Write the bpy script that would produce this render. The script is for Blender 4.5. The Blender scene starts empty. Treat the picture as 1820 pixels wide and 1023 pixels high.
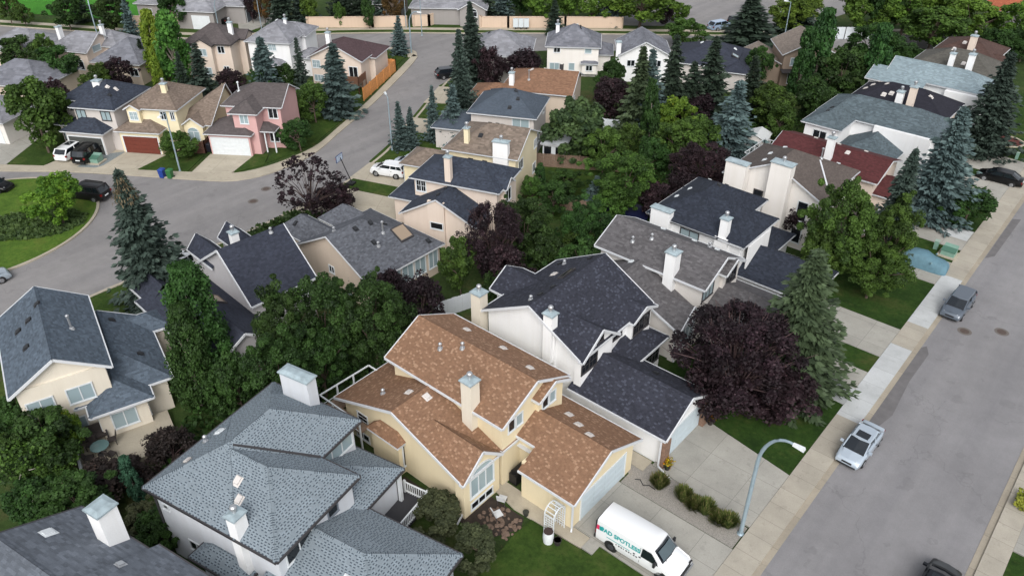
import bpy, math, random
import numpy as np
from mathutils import Vector, Matrix
R = math.radians
S = bpy.context.scene
COL = S.collection

# ------------------------------------------------------------------ camera
cam_d = bpy.data.cameras.new("camera")
cam_d.sensor_width = 36.0
cam_d.lens = 28.21
cam_d.clip_end = 2000
cam_o = bpy.data.objects.new("camera", cam_d)
cam_o.location = (0, 0, 40)
cam_o.rotation_euler = (R(90 - 33.93), 0, R(40.72))
COL.objects.link(cam_o)
S.camera = cam_o

# ------------------------------------------------------------------ sky, sun, exposure (overcast day)
SUN_EL, SUN_ROT = R(42), R(140)   # high thin cloud, brighter towards the right and behind the camera
world = bpy.data.worlds.new("World")
S.world = world
world.use_nodes = True
wn = world.node_tree.nodes; wl = world.node_tree.links
wn.clear()
sky = wn.new("ShaderNodeTexSky"); sky.sky_type = 'NISHITA'; sky.sun_disc = False
sky.sun_elevation = SUN_EL; sky.sun_rotation = SUN_ROT
sky.air_density = 1.0; sky.dust_density = 3.0
hsv = wn.new("ShaderNodeHueSaturation"); hsv.inputs["Saturation"].default_value = 0.25
bg = wn.new("ShaderNodeBackground"); bg.inputs["Strength"].default_value = 0.15
wo = wn.new("ShaderNodeOutputWorld")
wl.new(sky.outputs[0], hsv.inputs["Color"]); wl.new(hsv.outputs[0], bg.inputs[0]); wl.new(bg.outputs[0], wo.inputs[0])
sun_d = bpy.data.lights.new("sun", 'SUN'); sun_d.energy = 1.3; sun_d.angle = R(40); sun_d.color = (1.0, .97, .93)
sun_o = bpy.data.objects.new("sun", sun_d)
sun_o.rotation_euler = Vector((math.sin(SUN_ROT) * math.cos(SUN_EL), math.cos(SUN_ROT) * math.cos(SUN_EL), math.sin(SUN_EL))).to_track_quat('Z', 'Y').to_euler()
COL.objects.link(sun_o)
S.view_settings.view_transform = 'Standard'
S.view_settings.look = 'None'
S.view_settings.exposure = 0.38
S.view_settings.gamma = 1.0
S.cycles.max_bounces = 5
S.cycles.diffuse_bounces = 2
S.cycles.transparent_max_bounces = 4

# ------------------------------------------------------------------ materials
def lin(c):
    return tuple((x / 255 / 12.92) if x / 255 <= .04045 else ((x / 255 + .055) / 1.055) ** 2.4 for x in c) + (1,)

class NT:
    def __init__(s, name):
        s.m = bpy.data.materials.new(name); s.m.use_nodes = True
        s.n = s.m.node_tree.nodes; s.l = s.m.node_tree.links
        s.b = s.n["Principled BSDF"]
    def new(s, t, **kw):
        x = s.n.new(t)
        for k, v in kw.items(): setattr(x, k, v)
        return x
    def math(s, op, a, b=None, c=None):
        x = s.n.new("ShaderNodeMath"); x.operation = op
        for i, v in enumerate((a, b, c)):
            if v is None: continue
            if isinstance(v, (int, float)): x.inputs[i].default_value = v
            else: s.l.new(v, x.inputs[i])
        return x.outputs[0]
    def mix(s, fac, a, b, mode='MIX'):
        x = s.n.new("ShaderNodeMix"); x.data_type = 'RGBA'; x.blend_type = mode
        for sock, v in ((x.inputs[0], fac), (x.inputs[6], a), (x.inputs[7], b)):
            if isinstance(v, (int, float)): sock.default_value = v
            elif isinstance(v, tuple): sock.default_value = v
            else: s.l.new(v, sock)
        return x.outputs[2]
    def noise(s, scale, detail=3, vec=None, rough=.55):
        x = s.n.new("ShaderNodeTexNoise"); x.inputs["Scale"].default_value = scale
        x.inputs["Detail"].default_value = detail; x.inputs["Roughness"].default_value = rough
        if vec is not None: s.l.new(vec, x.inputs["Vector"])
        return x.outputs["Fac"]
    def ramp(s, fac, stops):
        x = s.n.new("ShaderNodeValToRGB"); e = x.color_ramp.elements
        while len(e) < len(stops): e.new(.5)
        for q, (p, c) in zip(e, stops): q.position = p; q.color = c if len(c) == 4 else c + (1,)
        s.l.new(fac, x.inputs[0]); return x.outputs[0]
    def objco(s):
        return s.n.new("ShaderNodeTexCoord").outputs["Object"]
    def pos(s):
        return s.n.new("ShaderNodeNewGeometry").outputs["Position"]

def scl(c, k): return tuple(min(1, x * k) for x in c[:3]) + (1,)

def plain(name, c, rough=.7, metal=0., spec=None, noise=None, coat=0., world=False):
    t = NT(name); c = lin(c)
    t.b.inputs["Base Color"].default_value = c
    t.b.inputs["Roughness"].default_value = rough
    t.b.inputs["Metallic"].default_value = metal
    if spec is not None: t.b.inputs["Specular IOR Level"].default_value = spec
    if coat: t.b.inputs["Coat Weight"].default_value = coat; t.b.inputs["Coat Roughness"].default_value = .06
    if noise:
        v = t.pos() if world else t.objco()
        f = t.noise(noise[0], 4, v)
        col = t.ramp(f, [(.3, scl(c, 1 - noise[1])), (.7, scl(c, 1 + noise[1]))])
        t.l.new(col, t.b.inputs["Base Color"])
    return t.m

def shingle(name, c, spread=.28, row=.15, wid=.24, tabs=None, fleck=None, blotch=.12):
    """asphalt shingles laid out in metres along the eave (u) and up the slope (v)"""
    t = NT(name); c = lin(c)
    uv = t.n.new("ShaderNodeUVMap").outputs[0]
    sep = t.new("ShaderNodeSeparateXYZ"); t.l.new(uv, sep.inputs[0])
    vr = t.math('DIVIDE', sep.outputs[1], row)
    r = t.math('FLOOR', vr); fr = t.math('FRACT', vr)
    wr = t.new("ShaderNodeTexWhiteNoise", noise_dimensions='1D'); t.l.new(r, wr.inputs["W"])
    ur = t.math('ADD', t.math('DIVIDE', sep.outputs[0], wid), t.math('MULTIPLY', wr.outputs["Value"], 7.3))
    cc = t.math('FLOOR', ur)
    cmb = t.new("ShaderNodeCombineXYZ"); t.l.new(cc, cmb.inputs[0]); t.l.new(r, cmb.inputs[1])
    wn_ = t.new("ShaderNodeTexWhiteNoise", noise_dimensions='2D'); t.l.new(cmb.outputs[0], wn_.inputs["Vector"])
    val = wn_.outputs["Value"]
    if tabs:
        base = t.ramp(val, [(0, scl(c, 1 - spread)), (.35, scl(c, .95)), (.7, c), (1, scl(c, 1 + spread))])
        fu = t.math('FRACT', ur)
        gate = t.math('MULTIPLY', t.math('LESS_THAN', fu, .56), t.math('LESS_THAN', fr, .42))
        base = t.mix(t.math('MULTIPLY', gate, t.math('GREATER_THAN', val, .18)), base, lin(tabs))
    else:
        st = [(0, scl(c, 1 - spread)), (.45, scl(c, .96)), (.75, scl(c, 1.06)), (1, scl(c, 1 + spread))]
        if fleck: st = st[:3] + [(.84, scl(c, 1.08)), (.92, lin(fleck)), (1, lin(fleck))]
        base = t.ramp(val, st)
    big = t.noise(.35, 4, t.objco())
    base = t.mix(1.0, base, t.ramp(big, [(.3, (1 - blotch,) * 3), (.7, (1 + blotch * .6,) * 3)]), 'MULTIPLY')
    grit = t.noise(22, 2, t.objco())
    base = t.mix(1.0, base, t.ramp(grit, [(.3, (.86,) * 3), (.7, (1.12,) * 3)]), 'MULTIPLY')
    t.l.new(base, t.b.inputs["Base Color"])
    t.b.inputs["Roughness"].default_value = .9
    t.b.inputs["Specular IOR Level"].default_value = .25
    bmp = t.new("ShaderNodeBump"); bmp.inputs["Strength"].default_value = .5; bmp.inputs["Distance"].default_value = .03
    t.l.new(t.math('ADD', t.math('MULTIPLY', fr, -.6), t.math('MULTIPLY', val, .5)), bmp.inputs["Height"])
    t.l.new(bmp.outputs[0], t.b.inputs["Normal"])
    return t.m

def stucco(name, c):
    t = NT(name); c = lin(c)
    co = t.objco()
    f = t.noise(.5, 5, co); g = t.noise(30, 2, co)
    mp = t.new("ShaderNodeMapping"); mp.inputs["Scale"].default_value = (3, 3, .12); t.l.new(co, mp.inputs[0])
    st = t.noise(1.0, 3, mp.outputs[0])
    col = t.ramp(f, [(.3, scl(c, .96)), (.7, scl(c, 1.02))])
    col = t.mix(1.0, col, t.ramp(st, [(.3, (.965, .96, .95)), (.55, (1, 1, 1))]), 'MULTIPLY')
    col = t.mix(1.0, col, t.ramp(g, [(.3, (.95,) * 3), (.7, (1.03,) * 3)]), 'MULTIPLY')
    t.l.new(col, t.b.inputs["Base Color"]); t.b.inputs["Roughness"].default_value = .9
    t.b.inputs["Specular IOR Level"].default_value = .2
    return t.m

def foliage(name, dark, light, extra=None, trans=.25):
    t = NT(name)
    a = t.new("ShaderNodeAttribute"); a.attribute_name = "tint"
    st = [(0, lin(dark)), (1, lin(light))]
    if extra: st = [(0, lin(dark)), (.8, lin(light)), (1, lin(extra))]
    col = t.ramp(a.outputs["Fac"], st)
    oi = t.new("ShaderNodeObjectInfo")
    h = t.new("ShaderNodeHueSaturation"); t.l.new(col, h.inputs["Color"])
    t.l.new(t.math('ADD', t.math('MULTIPLY', oi.outputs["Random"], .03), .485), h.inputs["Hue"])
    t.l.new(t.math('ADD', t.math('MULTIPLY', oi.outputs["Random"], .35), .82), h.inputs["Value"])
    t.l.new(h.outputs[0], t.b.inputs["Base Color"])
    t.b.inputs["Roughness"].default_value = .65
    t.b.inputs["Specular IOR Level"].default_value = .3
    tr = t.new("ShaderNodeBsdfTranslucent"); t.l.new(h.outputs[0], tr.inputs[0])
    mx = t.new("ShaderNodeMixShader"); mx.inputs[0].default_value = trans
    t.l.new(t.b.outputs[0], mx.inputs[1]); t.l.new(tr.outputs[0], mx.inputs[2])
    t.l.new(mx.outputs[0], t.n["Material Output"].inputs[0])
    return t.m

# ------------------------------------------------------------------ mesh helper
class MB:
    def __init__(s): s.v = []; s.f = []; s.uv = []; s.mi = []
    def poly(s, pts, uv=None, mi=0):
        i = len(s.v); s.v += [tuple(p) for p in pts]; s.f.append(tuple(range(i, i + len(pts))))
        s.uv.append(uv); s.mi.append(mi); return s
    def mesh(s, vs, fs, mi=0):
        i = len(s.v); s.v += [tuple(p) for p in vs]
        for f in fs: s.f.append(tuple(i + k for k in f)); s.uv.append(None); s.mi.append(mi)
        return s
    def box(s, x0, x1, y0, y1, z0, z1, mi=0):
        return s.mesh([(x0, y0, z0), (x1, y0, z0), (x1, y1, z0), (x0, y1, z0), (x0, y0, z1), (x1, y0, z1), (x1, y1, z1), (x0, y1, z1)],
                      [(3, 2, 1, 0), (4, 5, 6, 7), (0, 1, 5, 4), (1, 2, 6, 5), (2, 3, 7, 6), (3, 0, 4, 7)], mi)
    def bar(s, a, b, w, h, mi=0, up=(0, 0, 1)):
        """box of width w and height h swept from a to b"""
        a = Vector(a); b = Vector(b); d = (b - a).normalized(); u = Vector(up)
        sd = d.cross(u)
        if sd.length < 1e-4: sd = Vector((1, 0, 0))
        sd.normalize(); u = sd.cross(d)
        q = [a - sd * w / 2 - u * h / 2, a + sd * w / 2 - u * h / 2, a + sd * w / 2 + u * h / 2, a - sd * w / 2 + u * h / 2]
        q += [p + (b - a) for p in q]
        return s.mesh(q, [(3, 2, 1, 0), (4, 5, 6, 7), (0, 1, 5, 4), (1, 2, 6, 5), (2, 3, 7, 6), (3, 0, 4, 7)], mi)
    def tube(s, pts, rad, n=8, mi=0, cap=True):
        pts = [Vector(p) for p in pts]
        if isinstance(rad, (int, float)): rad = [rad] * len(pts)
        vs = []; fs = []
        for k, p in enumerate(pts):
            d = (pts[min(k + 1, len(pts) - 1)] - pts[max(k - 1, 0)])
            d = d.normalized() if d.length > 1e-6 else Vector((0, 0, 1))
            x = d.orthogonal().normalized() if abs(d.z) < .99 else Vector((1, 0, 0))
            x = (x - d * x.dot(d)).normalized()
            y = d.cross(x)
            for j in range(n):
                a = 2 * math.pi * j / n
                vs.append(p + (x * math.cos(a) + y * math.sin(a)) * rad[k])
        for k in range(len(pts) - 1):
            for j in range(n):
                fs.append((k * n + j, k * n + (j + 1) % n, (k + 1) * n + (j + 1) % n, (k + 1) * n + j))
        if cap:
            fs.append(tuple(range(n))[::-1]); fs.append(tuple((len(pts) - 1) * n + j for j in range(n)))
        return s.mesh(vs, fs, mi)
    def lathe(s, c, prof, n=16, mi=0):
        """prof = [(r, z)] about the vertical through c"""
        c = Vector(c)
        return s.tube([c + Vector((0, 0, z)) for r, z in prof], [r for r, z in prof], n, mi)
    def prism(s, pts, z0, z1, mi=0):
        n = len(pts)
        vs = [(p[0], p[1], z0) for p in pts] + [(p[0], p[1], z1) for p in pts]
        fs = [tuple(range(n))[::-1], tuple(range(n, 2 * n))] + [(j, (j + 1) % n, n + (j + 1) % n, n + j) for j in range(n)]
        return s.mesh(vs, fs, mi)
    def build(s, name, mats, parent=None, smooth=None):
        me = bpy.data.meshes.new(name)
        me.from_pydata(s.v, [], s.f)
        if not isinstance(mats, (list, tuple)): mats = [mats]
        for m in mats: me.materials.append(m)
        me.polygons.foreach_set("material_index", s.mi)
        if any(u for u in s.uv):
            l = me.uv_layers.new(name="UVMap")
            buf = np.zeros((len(me.loops), 2), np.float32); k = 0
            for f, u in zip(s.f, s.uv):
                if u: buf[k:k + len(f)] = u
                k += len(f)
            l.data.foreach_set("uv", buf.ravel())
        if smooth:
            me.polygons.foreach_set("use_smooth", [True] * len(me.polygons))
            me.update()
            me.set_sharp_from_angle(angle=R(smooth))
        me.update()
        o = bpy.data.objects.new(name, me); COL.objects.link(o)
        if parent: o.parent = parent
        return o

def tag(o, label, cat, group=None):
    o["label"] = label; o["category"] = cat
    if group: o["group"] = group
    return o
def struct(o, kind='structure'):
    o["kind"] = kind; return o
def thing(name, label, cat, loc=(0, 0, 0), rz=0, group=None):
    o = bpy.data.objects.new(name, None); COL.objects.link(o)
    o.location = loc; o.rotation_euler = (0, 0, rz); o.empty_display_size = .3
    return tag(o, label, cat, group)

# shared materials
M_WHITE = plain("white trim", (214, 219, 222), .5, noise=(3, .05))
M_GUT = plain("white gutter", (206, 209, 213), .45)
M_GLASS = plain("window glass", (24, 28, 33), .08, spec=.6)
M_BLIND = plain("window with blind", (150, 168, 174), .12, spec=.6)
M_DARKTRIM = plain("dark trim", (62, 60, 62), .6)
M_METAL = plain("galvanised cap", (168, 184, 190), .4, metal=.3, noise=(2, .2))
M_FLUE = plain("flue steel", (190, 192, 195), .35, metal=.7)
M_BLACK = plain("black plastic", (22, 22, 24), .5)
M_VENT = plain("pale vent", (205, 200, 196), .6)
M_VENTD = plain("dark vent", (38, 40, 44), .6)
M_WOOD = plain("weathered wood", (128, 108, 92), .85, noise=(4, .2))
M_GARD = plain("pale garage door", (192, 205, 212), .5, noise=(2, .03))
M_CONC = None

# ------------------------------------------------------------------ ground, roads, pavements
def grass_mat(name, c1, c2, dry, sc=1.0):
    t = NT(name); p = t.pos()
    f = t.noise(.35 * sc, 6, p, .7); g = t.noise(3.5, 5, p, .75); w = t.noise(40, 2, p)
    col = t.ramp(f, [(.3, lin(c1)), (.52, lin(c2)), (.68, lin(dry))])
    weed = t.noise(1.6, 5, p, .8)
    col = t.mix(t.math('MULTIPLY', t.math('GREATER_THAN', weed, .62), .45), col, lin(dry))
    col = t.mix(1.0, col, t.ramp(g, [(.25, (.55, .6, .52)), (.75, (1.35, 1.28, 1.2))]), 'MULTIPLY')
    col = t.mix(1.0, col, t.ramp(w, [(.3, (.75,) * 3), (.7, (1.22,) * 3)]), 'MULTIPLY')
    t.l.new(col, t.b.inputs["Base Color"]); t.b.inputs["Roughness"].default_value = .95
    t.b.inputs["Specular IOR Level"].default_value = .15
    bm = t.new("ShaderNodeBump"); bm.inputs["Strength"].default_value = .7; bm.inputs["Distance"].default_value = .05
    t.l.new(w, bm.inputs["Height"]); t.l.new(bm.outputs[0], t.b.inputs["Normal"])
    return t.m
M_GROUND = grass_mat("back garden ground", (40, 52, 30), (58, 78, 40), (84, 80, 56), .5)
M_LAWND = grass_mat("dark mown lawn", (32, 53, 22), (46, 70, 28), (70, 78, 42))
M_LAWN = grass_mat("mown lawn", (42, 62, 26), (56, 78, 32), (76, 86, 46))
M_FIELD = grass_mat("playing field grass", (54, 112, 38), (66, 128, 44), (70, 120, 48), .15)
M_SOIL = plain("dark soil", (52, 44, 38), .95, noise=(2, .35), world=True)
M_MULCH = plain("red mulch", (84, 40, 34), .95, noise=(6, .4), world=True)

def asphalt(name, c, ang=0.):
    t = NT(name); p = t.pos(); c = lin(c)
    big = t.noise(.09, 5, p, .6); mid = t.noise(.8, 5, p, .7); fine = t.noise(28, 3, p, .7)
    col = t.ramp(big, [(.3, scl(c, .88)), (.7, scl(c, 1.1))])
    col = t.mix(1.0, col, t.ramp(mid, [(.25, (.9,) * 3), (.75, (1.08,) * 3)]), 'MULTIPLY')
    col = t.mix(1.0, col, t.ramp(fine, [(.25, (.84,) * 3), (.75, (1.16,) * 3)]), 'MULTIPLY')
    mp = t.new("ShaderNodeMapping"); mp.inputs["Rotation"].default_value = (0, 0, -ang); mp.inputs["Scale"].default_value = (.55, .025, 1); t.l.new(p, mp.inputs[0])
    lane = t.noise(1.0, 4, mp.outputs[0], .6)
    col = t.mix(1.0, col, t.ramp(lane, [(.3, (.9, .9, .91)), (.7, (1.1, 1.095, 1.085))]), 'MULTIPLY')
    spot = t.noise(.55, 3, p, .5); spot2 = t.noise(2.2, 4, p, .7)
    col = t.mix(t.math('MULTIPLY', t.math('GREATER_THAN', spot, .66), t.math('MULTIPLY', spot2, .4)), col, scl(c, .55))
    v = t.new("ShaderNodeTexVoronoi"); v.feature = 'DISTANCE_TO_EDGE'; v.inputs["Scale"].default_value = .085
    wob = t.new("ShaderNodeVectorMath"); wob.operation = 'ADD'
    nz = t.new("ShaderNodeTexNoise"); nz.inputs["Scale"].default_value = .5; nz.inputs["Detail"].default_value = 4
    t.l.new(p, nz.inputs["Vector"])
    sv = t.new("ShaderNodeVectorMath"); sv.operation = 'SCALE'; sv.inputs[3].default_value = 3.5
    t.l.new(nz.outputs["Color"], sv.inputs[0]); t.l.new(p, wob.inputs[0]); t.l.new(sv.outputs[0], wob.inputs[1])
    t.l.new(wob.outputs[0], v.inputs["Vector"])
    ck = t.math('LESS_THAN', v.outputs["Distance"], .0035)
    keep = t.math('GREATER_THAN', t.noise(.05, 2, p), .44)
    col = t.mix(t.math('MULTIPLY', t.math('MULTIPLY', ck, keep), .2), col, scl(c, .4))
    t.l.new(col, t.b.inputs["Base Color"]); t.b.inputs["Roughness"].default_value = .9
    t.b.inputs["Specular IOR Level"].default_value = .25
    return t.m
M_ROAD = asphalt("old grey asphalt", (131, 130, 132)); M_ROAD2 = asphalt("old grey asphalt of the winding street", (132, 130, 130), R(58))
M_PATCH = plain("darker asphalt patch", (104, 102, 103), .9, noise=(1.2, .14), world=True)

def concrete(name, c, jx=1.6, jy=1.6, ang=0., joint=.022):
    t = NT(name); p = t.pos(); c = lin(c)
    mp = t.new("ShaderNodeMapping"); mp.inputs["Rotation"].default_value = (0, 0, -ang); t.l.new(p, mp.inputs[0])
    sep = t.new("ShaderNodeSeparateXYZ"); t.l.new(mp.outputs[0], sep.inputs[0])
    jxv = t.math('LESS_THAN', t.math('FRACT', t.math('DIVIDE', sep.outputs[0], jx)), joint / jx)
    jyv = t.math('LESS_THAN', t.math('FRACT', t.math('DIVIDE', sep.outputs[1], jy)), joint / jy)
    cell = t.new("ShaderNodeCombineXYZ")
    t.l.new(t.math('FLOOR', t.math('DIVIDE', sep.outputs[0], jx)), cell.inputs[0])
    t.l.new(t.math('FLOOR', t.math('DIVIDE', sep.outputs[1], jy)), cell.inputs[1])
    wn_ = t.new("ShaderNodeTexWhiteNoise", noise_dimensions='2D'); t.l.new(cell.outputs[0], wn_.inputs["Vector"])
    f = t.noise(.45, 6, p, .65); g = t.noise(14, 3, p, .7)
    col = t.ramp(f, [(.3, scl(c, .84)), (.7, scl(c, 1.08))])
    col = t.mix(1.0, col, t.ramp(wn_.outputs["Value"], [(0, (.94,) * 3), (1, (1.05,) * 3)]), 'MULTIPLY')
    col = t.mix(1.0, col, t.ramp(g, [(.25, (.9,) * 3), (.75, (1.08,) * 3)]), 'MULTIPLY')
    st = t.noise(1.3, 5, p, .75)
    col = t.mix(t.math('MULTIPLY', t.math('GREATER_THAN', st, .6), t.math('MULTIPLY', st, .38)), col, scl(c, .55))
    col = t.mix(t.math('MULTIPLY', t.math('MAXIMUM', jxv, jyv), .75), col, scl(c, .35))
    t.l.new(col, t.b.inputs["Base Color"]); t.b.inputs["Roughness"].default_value = .9
    t.b.inputs["Specular IOR Level"].default_value = .2
    return t.m
M_WALK = concrete("pavement concrete", (168, 162, 150), 30, 1.55)
M_WALKNEW = concrete("new pale concrete", (186, 189, 190), 30, 2.2)
M_DRIVE = concrete("driveway concrete", (161, 159, 152), 3.05, 2.75)
M_DRIVEL = concrete("cream driveway concrete", (176, 168, 152), 3.0, 3.0, R(33))
M_GUTTER = concrete("gutter concrete", (158, 150, 136), 30, 3.1)
M_WALKP = concrete("smooth pavement concrete", (174, 166, 150), 300, 300)
M_GRAVEL = plain("grey gravel", (142, 138, 132), .95, noise=(22, .4), world=True)

def sheet(name, pts, z, m, kind='structure'):
    return struct(MB().poly([(x, y, z) for x, y in pts]).build(name, m), kind)
def slab(name, pts, z0, z1, m):
    return struct(MB().prism(pts, z0, z1).build(name, m))

gm = MB()
gx = [-900, -300, -60, 60, 300, 900]
for i in range(5):
    for j in range(5):
        gm.poly([(gx[i], gx[j] + 100, 0), (gx[i + 1], gx[j] + 100, 0), (gx[i + 1], gx[j + 1] + 100, 0), (gx[i], gx[j + 1] + 100, 0)])
struct(gm.build("ground", M_GROUND))

def offset(line, d):
    out = []
    for i, p in enumerate(line):
        a = Vector(line[max(i - 1, 0)]); b = Vector(line[min(i + 1, len(line) - 1)])
        t = (b - a).normalized(); n = Vector((-t.y, t.x)); out.append((p[0] + n.x * d, p[1] + n.y * d))
    return out
def smoothline(pts, n=5):
    P = [Vector(p) for p in pts]; out = []
    for i in range(len(P) - 1):
        p0 = P[max(i - 1, 0)]; p1 = P[i]; p2 = P[i + 1]; p3 = P[min(i + 2, len(P) - 1)]
        for k in range(n):
            t = k / n
            out.append(tuple(.5 * ((2 * p1) + (p2 - p0) * t + (2 * p0 - 5 * p1 + 4 * p2 - p3) * t * t + (3 * p1 - p0 - 3 * p2 + p3) * t ** 3)))
    out.append(tuple(P[-1])); return out
def strip(name, line, d0, d1, z0, z1, m):
    """raised band following a line, between two sideways offsets"""
    A = offset(line, d0); B = offset(line, d1); b = MB()
    for i in range(len(line) - 1):
        a0, a1, b0, b1 = A[i], A[i + 1], B[i], B[i + 1]
        b.poly([(*a0, z1), (*a1, z1), (*b1, z1), (*b0, z1)])
        b.poly([(*a0, z0), (*a1, z0), (*a1, z1), (*a0, z1)])
        b.poly([(*b0, z0), (*b1, z0), (*b1, z1), (*b0, z1)])
    for i in (0, -1): b.poly([(*A[i], z0), (*B[i], z0), (*B[i], z1), (*A[i], z1)])
    return struct(b.build(name, m))

# right-hand street
sheet("street", [(-8.5, -40), (.78, -40), (.78, 230), (-8.5, 230)], .012, M_ROAD)
sheet("street_patch", [(-8.28, 47.2), (-7.75, 47.6), (-7.2, 50.5), (-7.55, 55.2), (-7.5, 59.5), (-7.95, 60.5), (-8.28, 60)], .017, M_PATCH)
sheet("street_patch", [(-8.2, 78), (-7.6, 79), (-7.5, 88.5), (-8.2, 88)], .017, M_PATCH)
strip("gutter", [(-8.25, -40), (-8.25, 230)], 0, .38, .0, .03, M_GUTTER)
ys = [-40, 47.9, 58.9, 62.8, 72.3, 230]
for i, mm in enumerate([M_WALK, M_WALKNEW, M_WALK, M_WALKNEW, M_WALK]):
    slab("pavement", [(-10.3, ys[i]), (-8.63, ys[i]), (-8.63, ys[i + 1]), (-10.3, ys[i + 1])], 0, .13, mm)
strip("gutter", [(.78, -40), (.78, 230)], 0, -.4, .0, .03, M_GUTTER)
slab("pavement", [(1.18, -40), (2.45, -40), (2.45, 230), (1.18, 230)], 0, .13, M_WALK)
slab("driveway", [(2.46, 43.2), (12, 43.2), (12, 46.9), (2.46, 46.9)], 0, .12, M_DRIVE)
slab("driveway", [(2.46, 48.4), (12, 48.4), (12, 54), (2.46, 54)], 0, .12, M_DRIVE)
slab("lawn", [(2.46, 20), (12, 20), (12, 43.1), (2.46, 43.1)], 0, .11, M_LAWND)

# driveways and lawns of the right-hand row
def drive(pts, m=None): slab("driveway", pts, 0, .12, m or M_DRIVE)
def lawn(pts, m=None): slab("lawn", pts, 0, .1, m or M_LAWND)
drive([(-10.32, 27.3), (-10.32, 32.3), (-18.6, 32.3), (-18.6, 27.45), (-17.3, 27.45), (-17.3, 26.5), (-16.5, 26.5), (-16.5, 27.3)])
slab("path", [(-17.32, 26.45), (-17.32, 27.4), (-24.7, 27.5), (-24.7, 29.4), (-26.0, 29.4), (-26.0, 26.8), (-22.3, 26.1)], 0, .1, M_WALKP)
lawn([(-10.32, 14), (-10.32, 27.25), (-16.5, 27.25), (-16.5, 26.4), (-20.9, 26.15), (-21.0, 24.6), (-20.6, 20.6), (-18.5, 14)], M_LAWN)
sheet("planting_bed", [(-26.2, 25.9), (-21.4, 26.0), (-21.0, 25.2), (-22.0, 23.4), (-29.6, 22.6), (-29.6, 23.5), (-24.6, 23.7)], .02, M_SOIL)
sheet("gravel_bed", [(-10.4, 32.4), (-10.4, 34.4), (-14.5, 34.6), (-17.2, 35.1), (-24, 35.1), (-24, 34.1), (-18.5, 33.4), (-18.5, 32.4)], .03, M_GRAVEL)
slab("path", [(-17.9, 34.15), (-24, 34.5), (-24, 35.3), (-17.9, 35.3)], 0, .07, M_WALKP)
drive([(-10.32, 34.5), (-10.32, 40.1), (-16.4, 41.1), (-17.7, 41.4), (-17.7, 35.0), (-14.5, 34.7)])
lawn([(-10.32, 40.15), (-10.32, 49.2), (-22.3, 49.4), (-22.3, 41.5), (-16.4, 41.2)])
drive([(-10.32, 49.3), (-10.32, 51.5), (-17.5, 51.5), (-17.5, 49.3)], M_WALKNEW)
drive([(-10.32, 51.52), (-10.32, 54.0), (-17.5, 54.0), (-17.5, 51.52)])
lawn([(-10.32, 54.05), (-10.32, 56.5), (-17.5, 56.5), (-17.5, 54.05)])
drive([(-10.32, 56.55), (-10.32, 61.2), (-16.3, 61.2), (-18.0, 62.4), (-18.6, 62.4), (-18.6, 56.55)])
lawn([(-10.32, 61.25), (-10.32, 70.1), (-21, 70.1), (-21, 63), (-18.2, 62.5), (-16.2, 61.25)])
drive([(-10.32, 70.15), (-10.32, 74.9), (-20, 74.9), (-20, 70.15)])
lawn([(-10.32, 74.95), (-10.32, 77.8), (-20, 77.8), (-20, 74.95)])
drive([(-10.32, 77.85), (-10.32, 82.4), (-20, 82.4), (-20, 77.85)])
sheet("concrete_patch", [(-12.8, 80), (-10.4, 80), (-10.4, 82.35), (-12.8, 82.2)], .125, M_WALKNEW)
lawn([(-10.32, 82.45), (-10.32, 90.7), (-18, 90.7), (-18, 82.45)])
drive([(-10.32, 90.8), (-10.32, 95.8), (-18, 95.8), (-18, 90.8)])
lawn([(-10.32, 95.9), (-10.32, 98.0), (-18, 98.0), (-18, 95.9)])
drive([(-10.32, 98.1), (-10.32, 103.4), (-18, 104.4), (-18, 98.1)])
lawn([(-10.32, 103.5), (-10.32, 128), (-19, 128), (-19, 104.4)])
MB_ = MB()
cbed = [(-16.8 + 2.3 * math.cos(a * .5236), 108.7 + 1.9 * math.sin(a * .5236)) for a in range(12)]
sheet("mulch_bed", [(x + 2.6, y) for x, y in cbed], .11, M_MULCH)
strip("bed_edging", [(x + 2.6, y) for x, y in cbed + cbed[:1]], -.12, .12, .05, .2, M_WALKP)

# the street of the cul-de-sac and the diagonal street
W_GRASS = [(-104, 22.8), (-100.0, 25.8), (-93.9, 30.4), (-86.6, 35.5), (-80.6, 39.8), (-77.6, 42.2), (-76.4, 45.6), (-76.3, 49.6), (-76.9, 53.2), (-79.4, 58.6), (-83.6, 67.2), (-93.2, 84.6)]
W_ROAD = [(-102.4, 22.2), (-98.4, 25.0), (-92.6, 29.8), (-86, 34.2), (-80.0, 38.0), (-76.2, 40.8), (-74.6, 44.5), (-74.7, 49.5), (-75.6, 52.6), (-78.0, 57.7), (-83.0, 68.4), (-89.6, 80.6), (-92.0, 84.3)]
E_KERB = [(-66.0, 19.6), (-66.0, 22.4), (-65.5, 31.0), (-65.3, 36), (-65.7, 42), (-66.6, 49.3), (-68.0, 53.9), (-69.8, 58.5), (-73.9, 66.3), (-80.4, 78.6), (-81.6, 82.5)]
COL_FAR = [(-185, 34), (-158.9, 48.7), (-145.0, 56.3), (-130.4, 64.2), (-121.5, 71.0), (-114.2, 80.6), (-104.7, 89.9), (-94.1, 98.6), (-85.5, 106.0), (-76.0, 113.6), (-58, 128), (-38, 146), (-20, 165)]
COL_NEAR = [(-182, 29), (-156, 42.9), (-141.5, 50.3), (-126.8, 58), (-116.5, 66), (-107.2, 76.3), (-102.0, 81.6), (-98.6, 85.2), (-94.6, 86.0), (-92.0, 84.3)]
roadpts = W_ROAD + COL_NEAR[::-1][1:] + COL_FAR + [(-15, 159), (-33, 140.5), (-52.5, 122.5), (-70.1, 107.2), (-77.7, 101.0), (-84.5, 93.5), (-83.5, 87)] + E_KERB[::-1] + [(-68, 12), (-72, 4), (-84, -2), (-98, 2), (-106, 12)]
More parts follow.
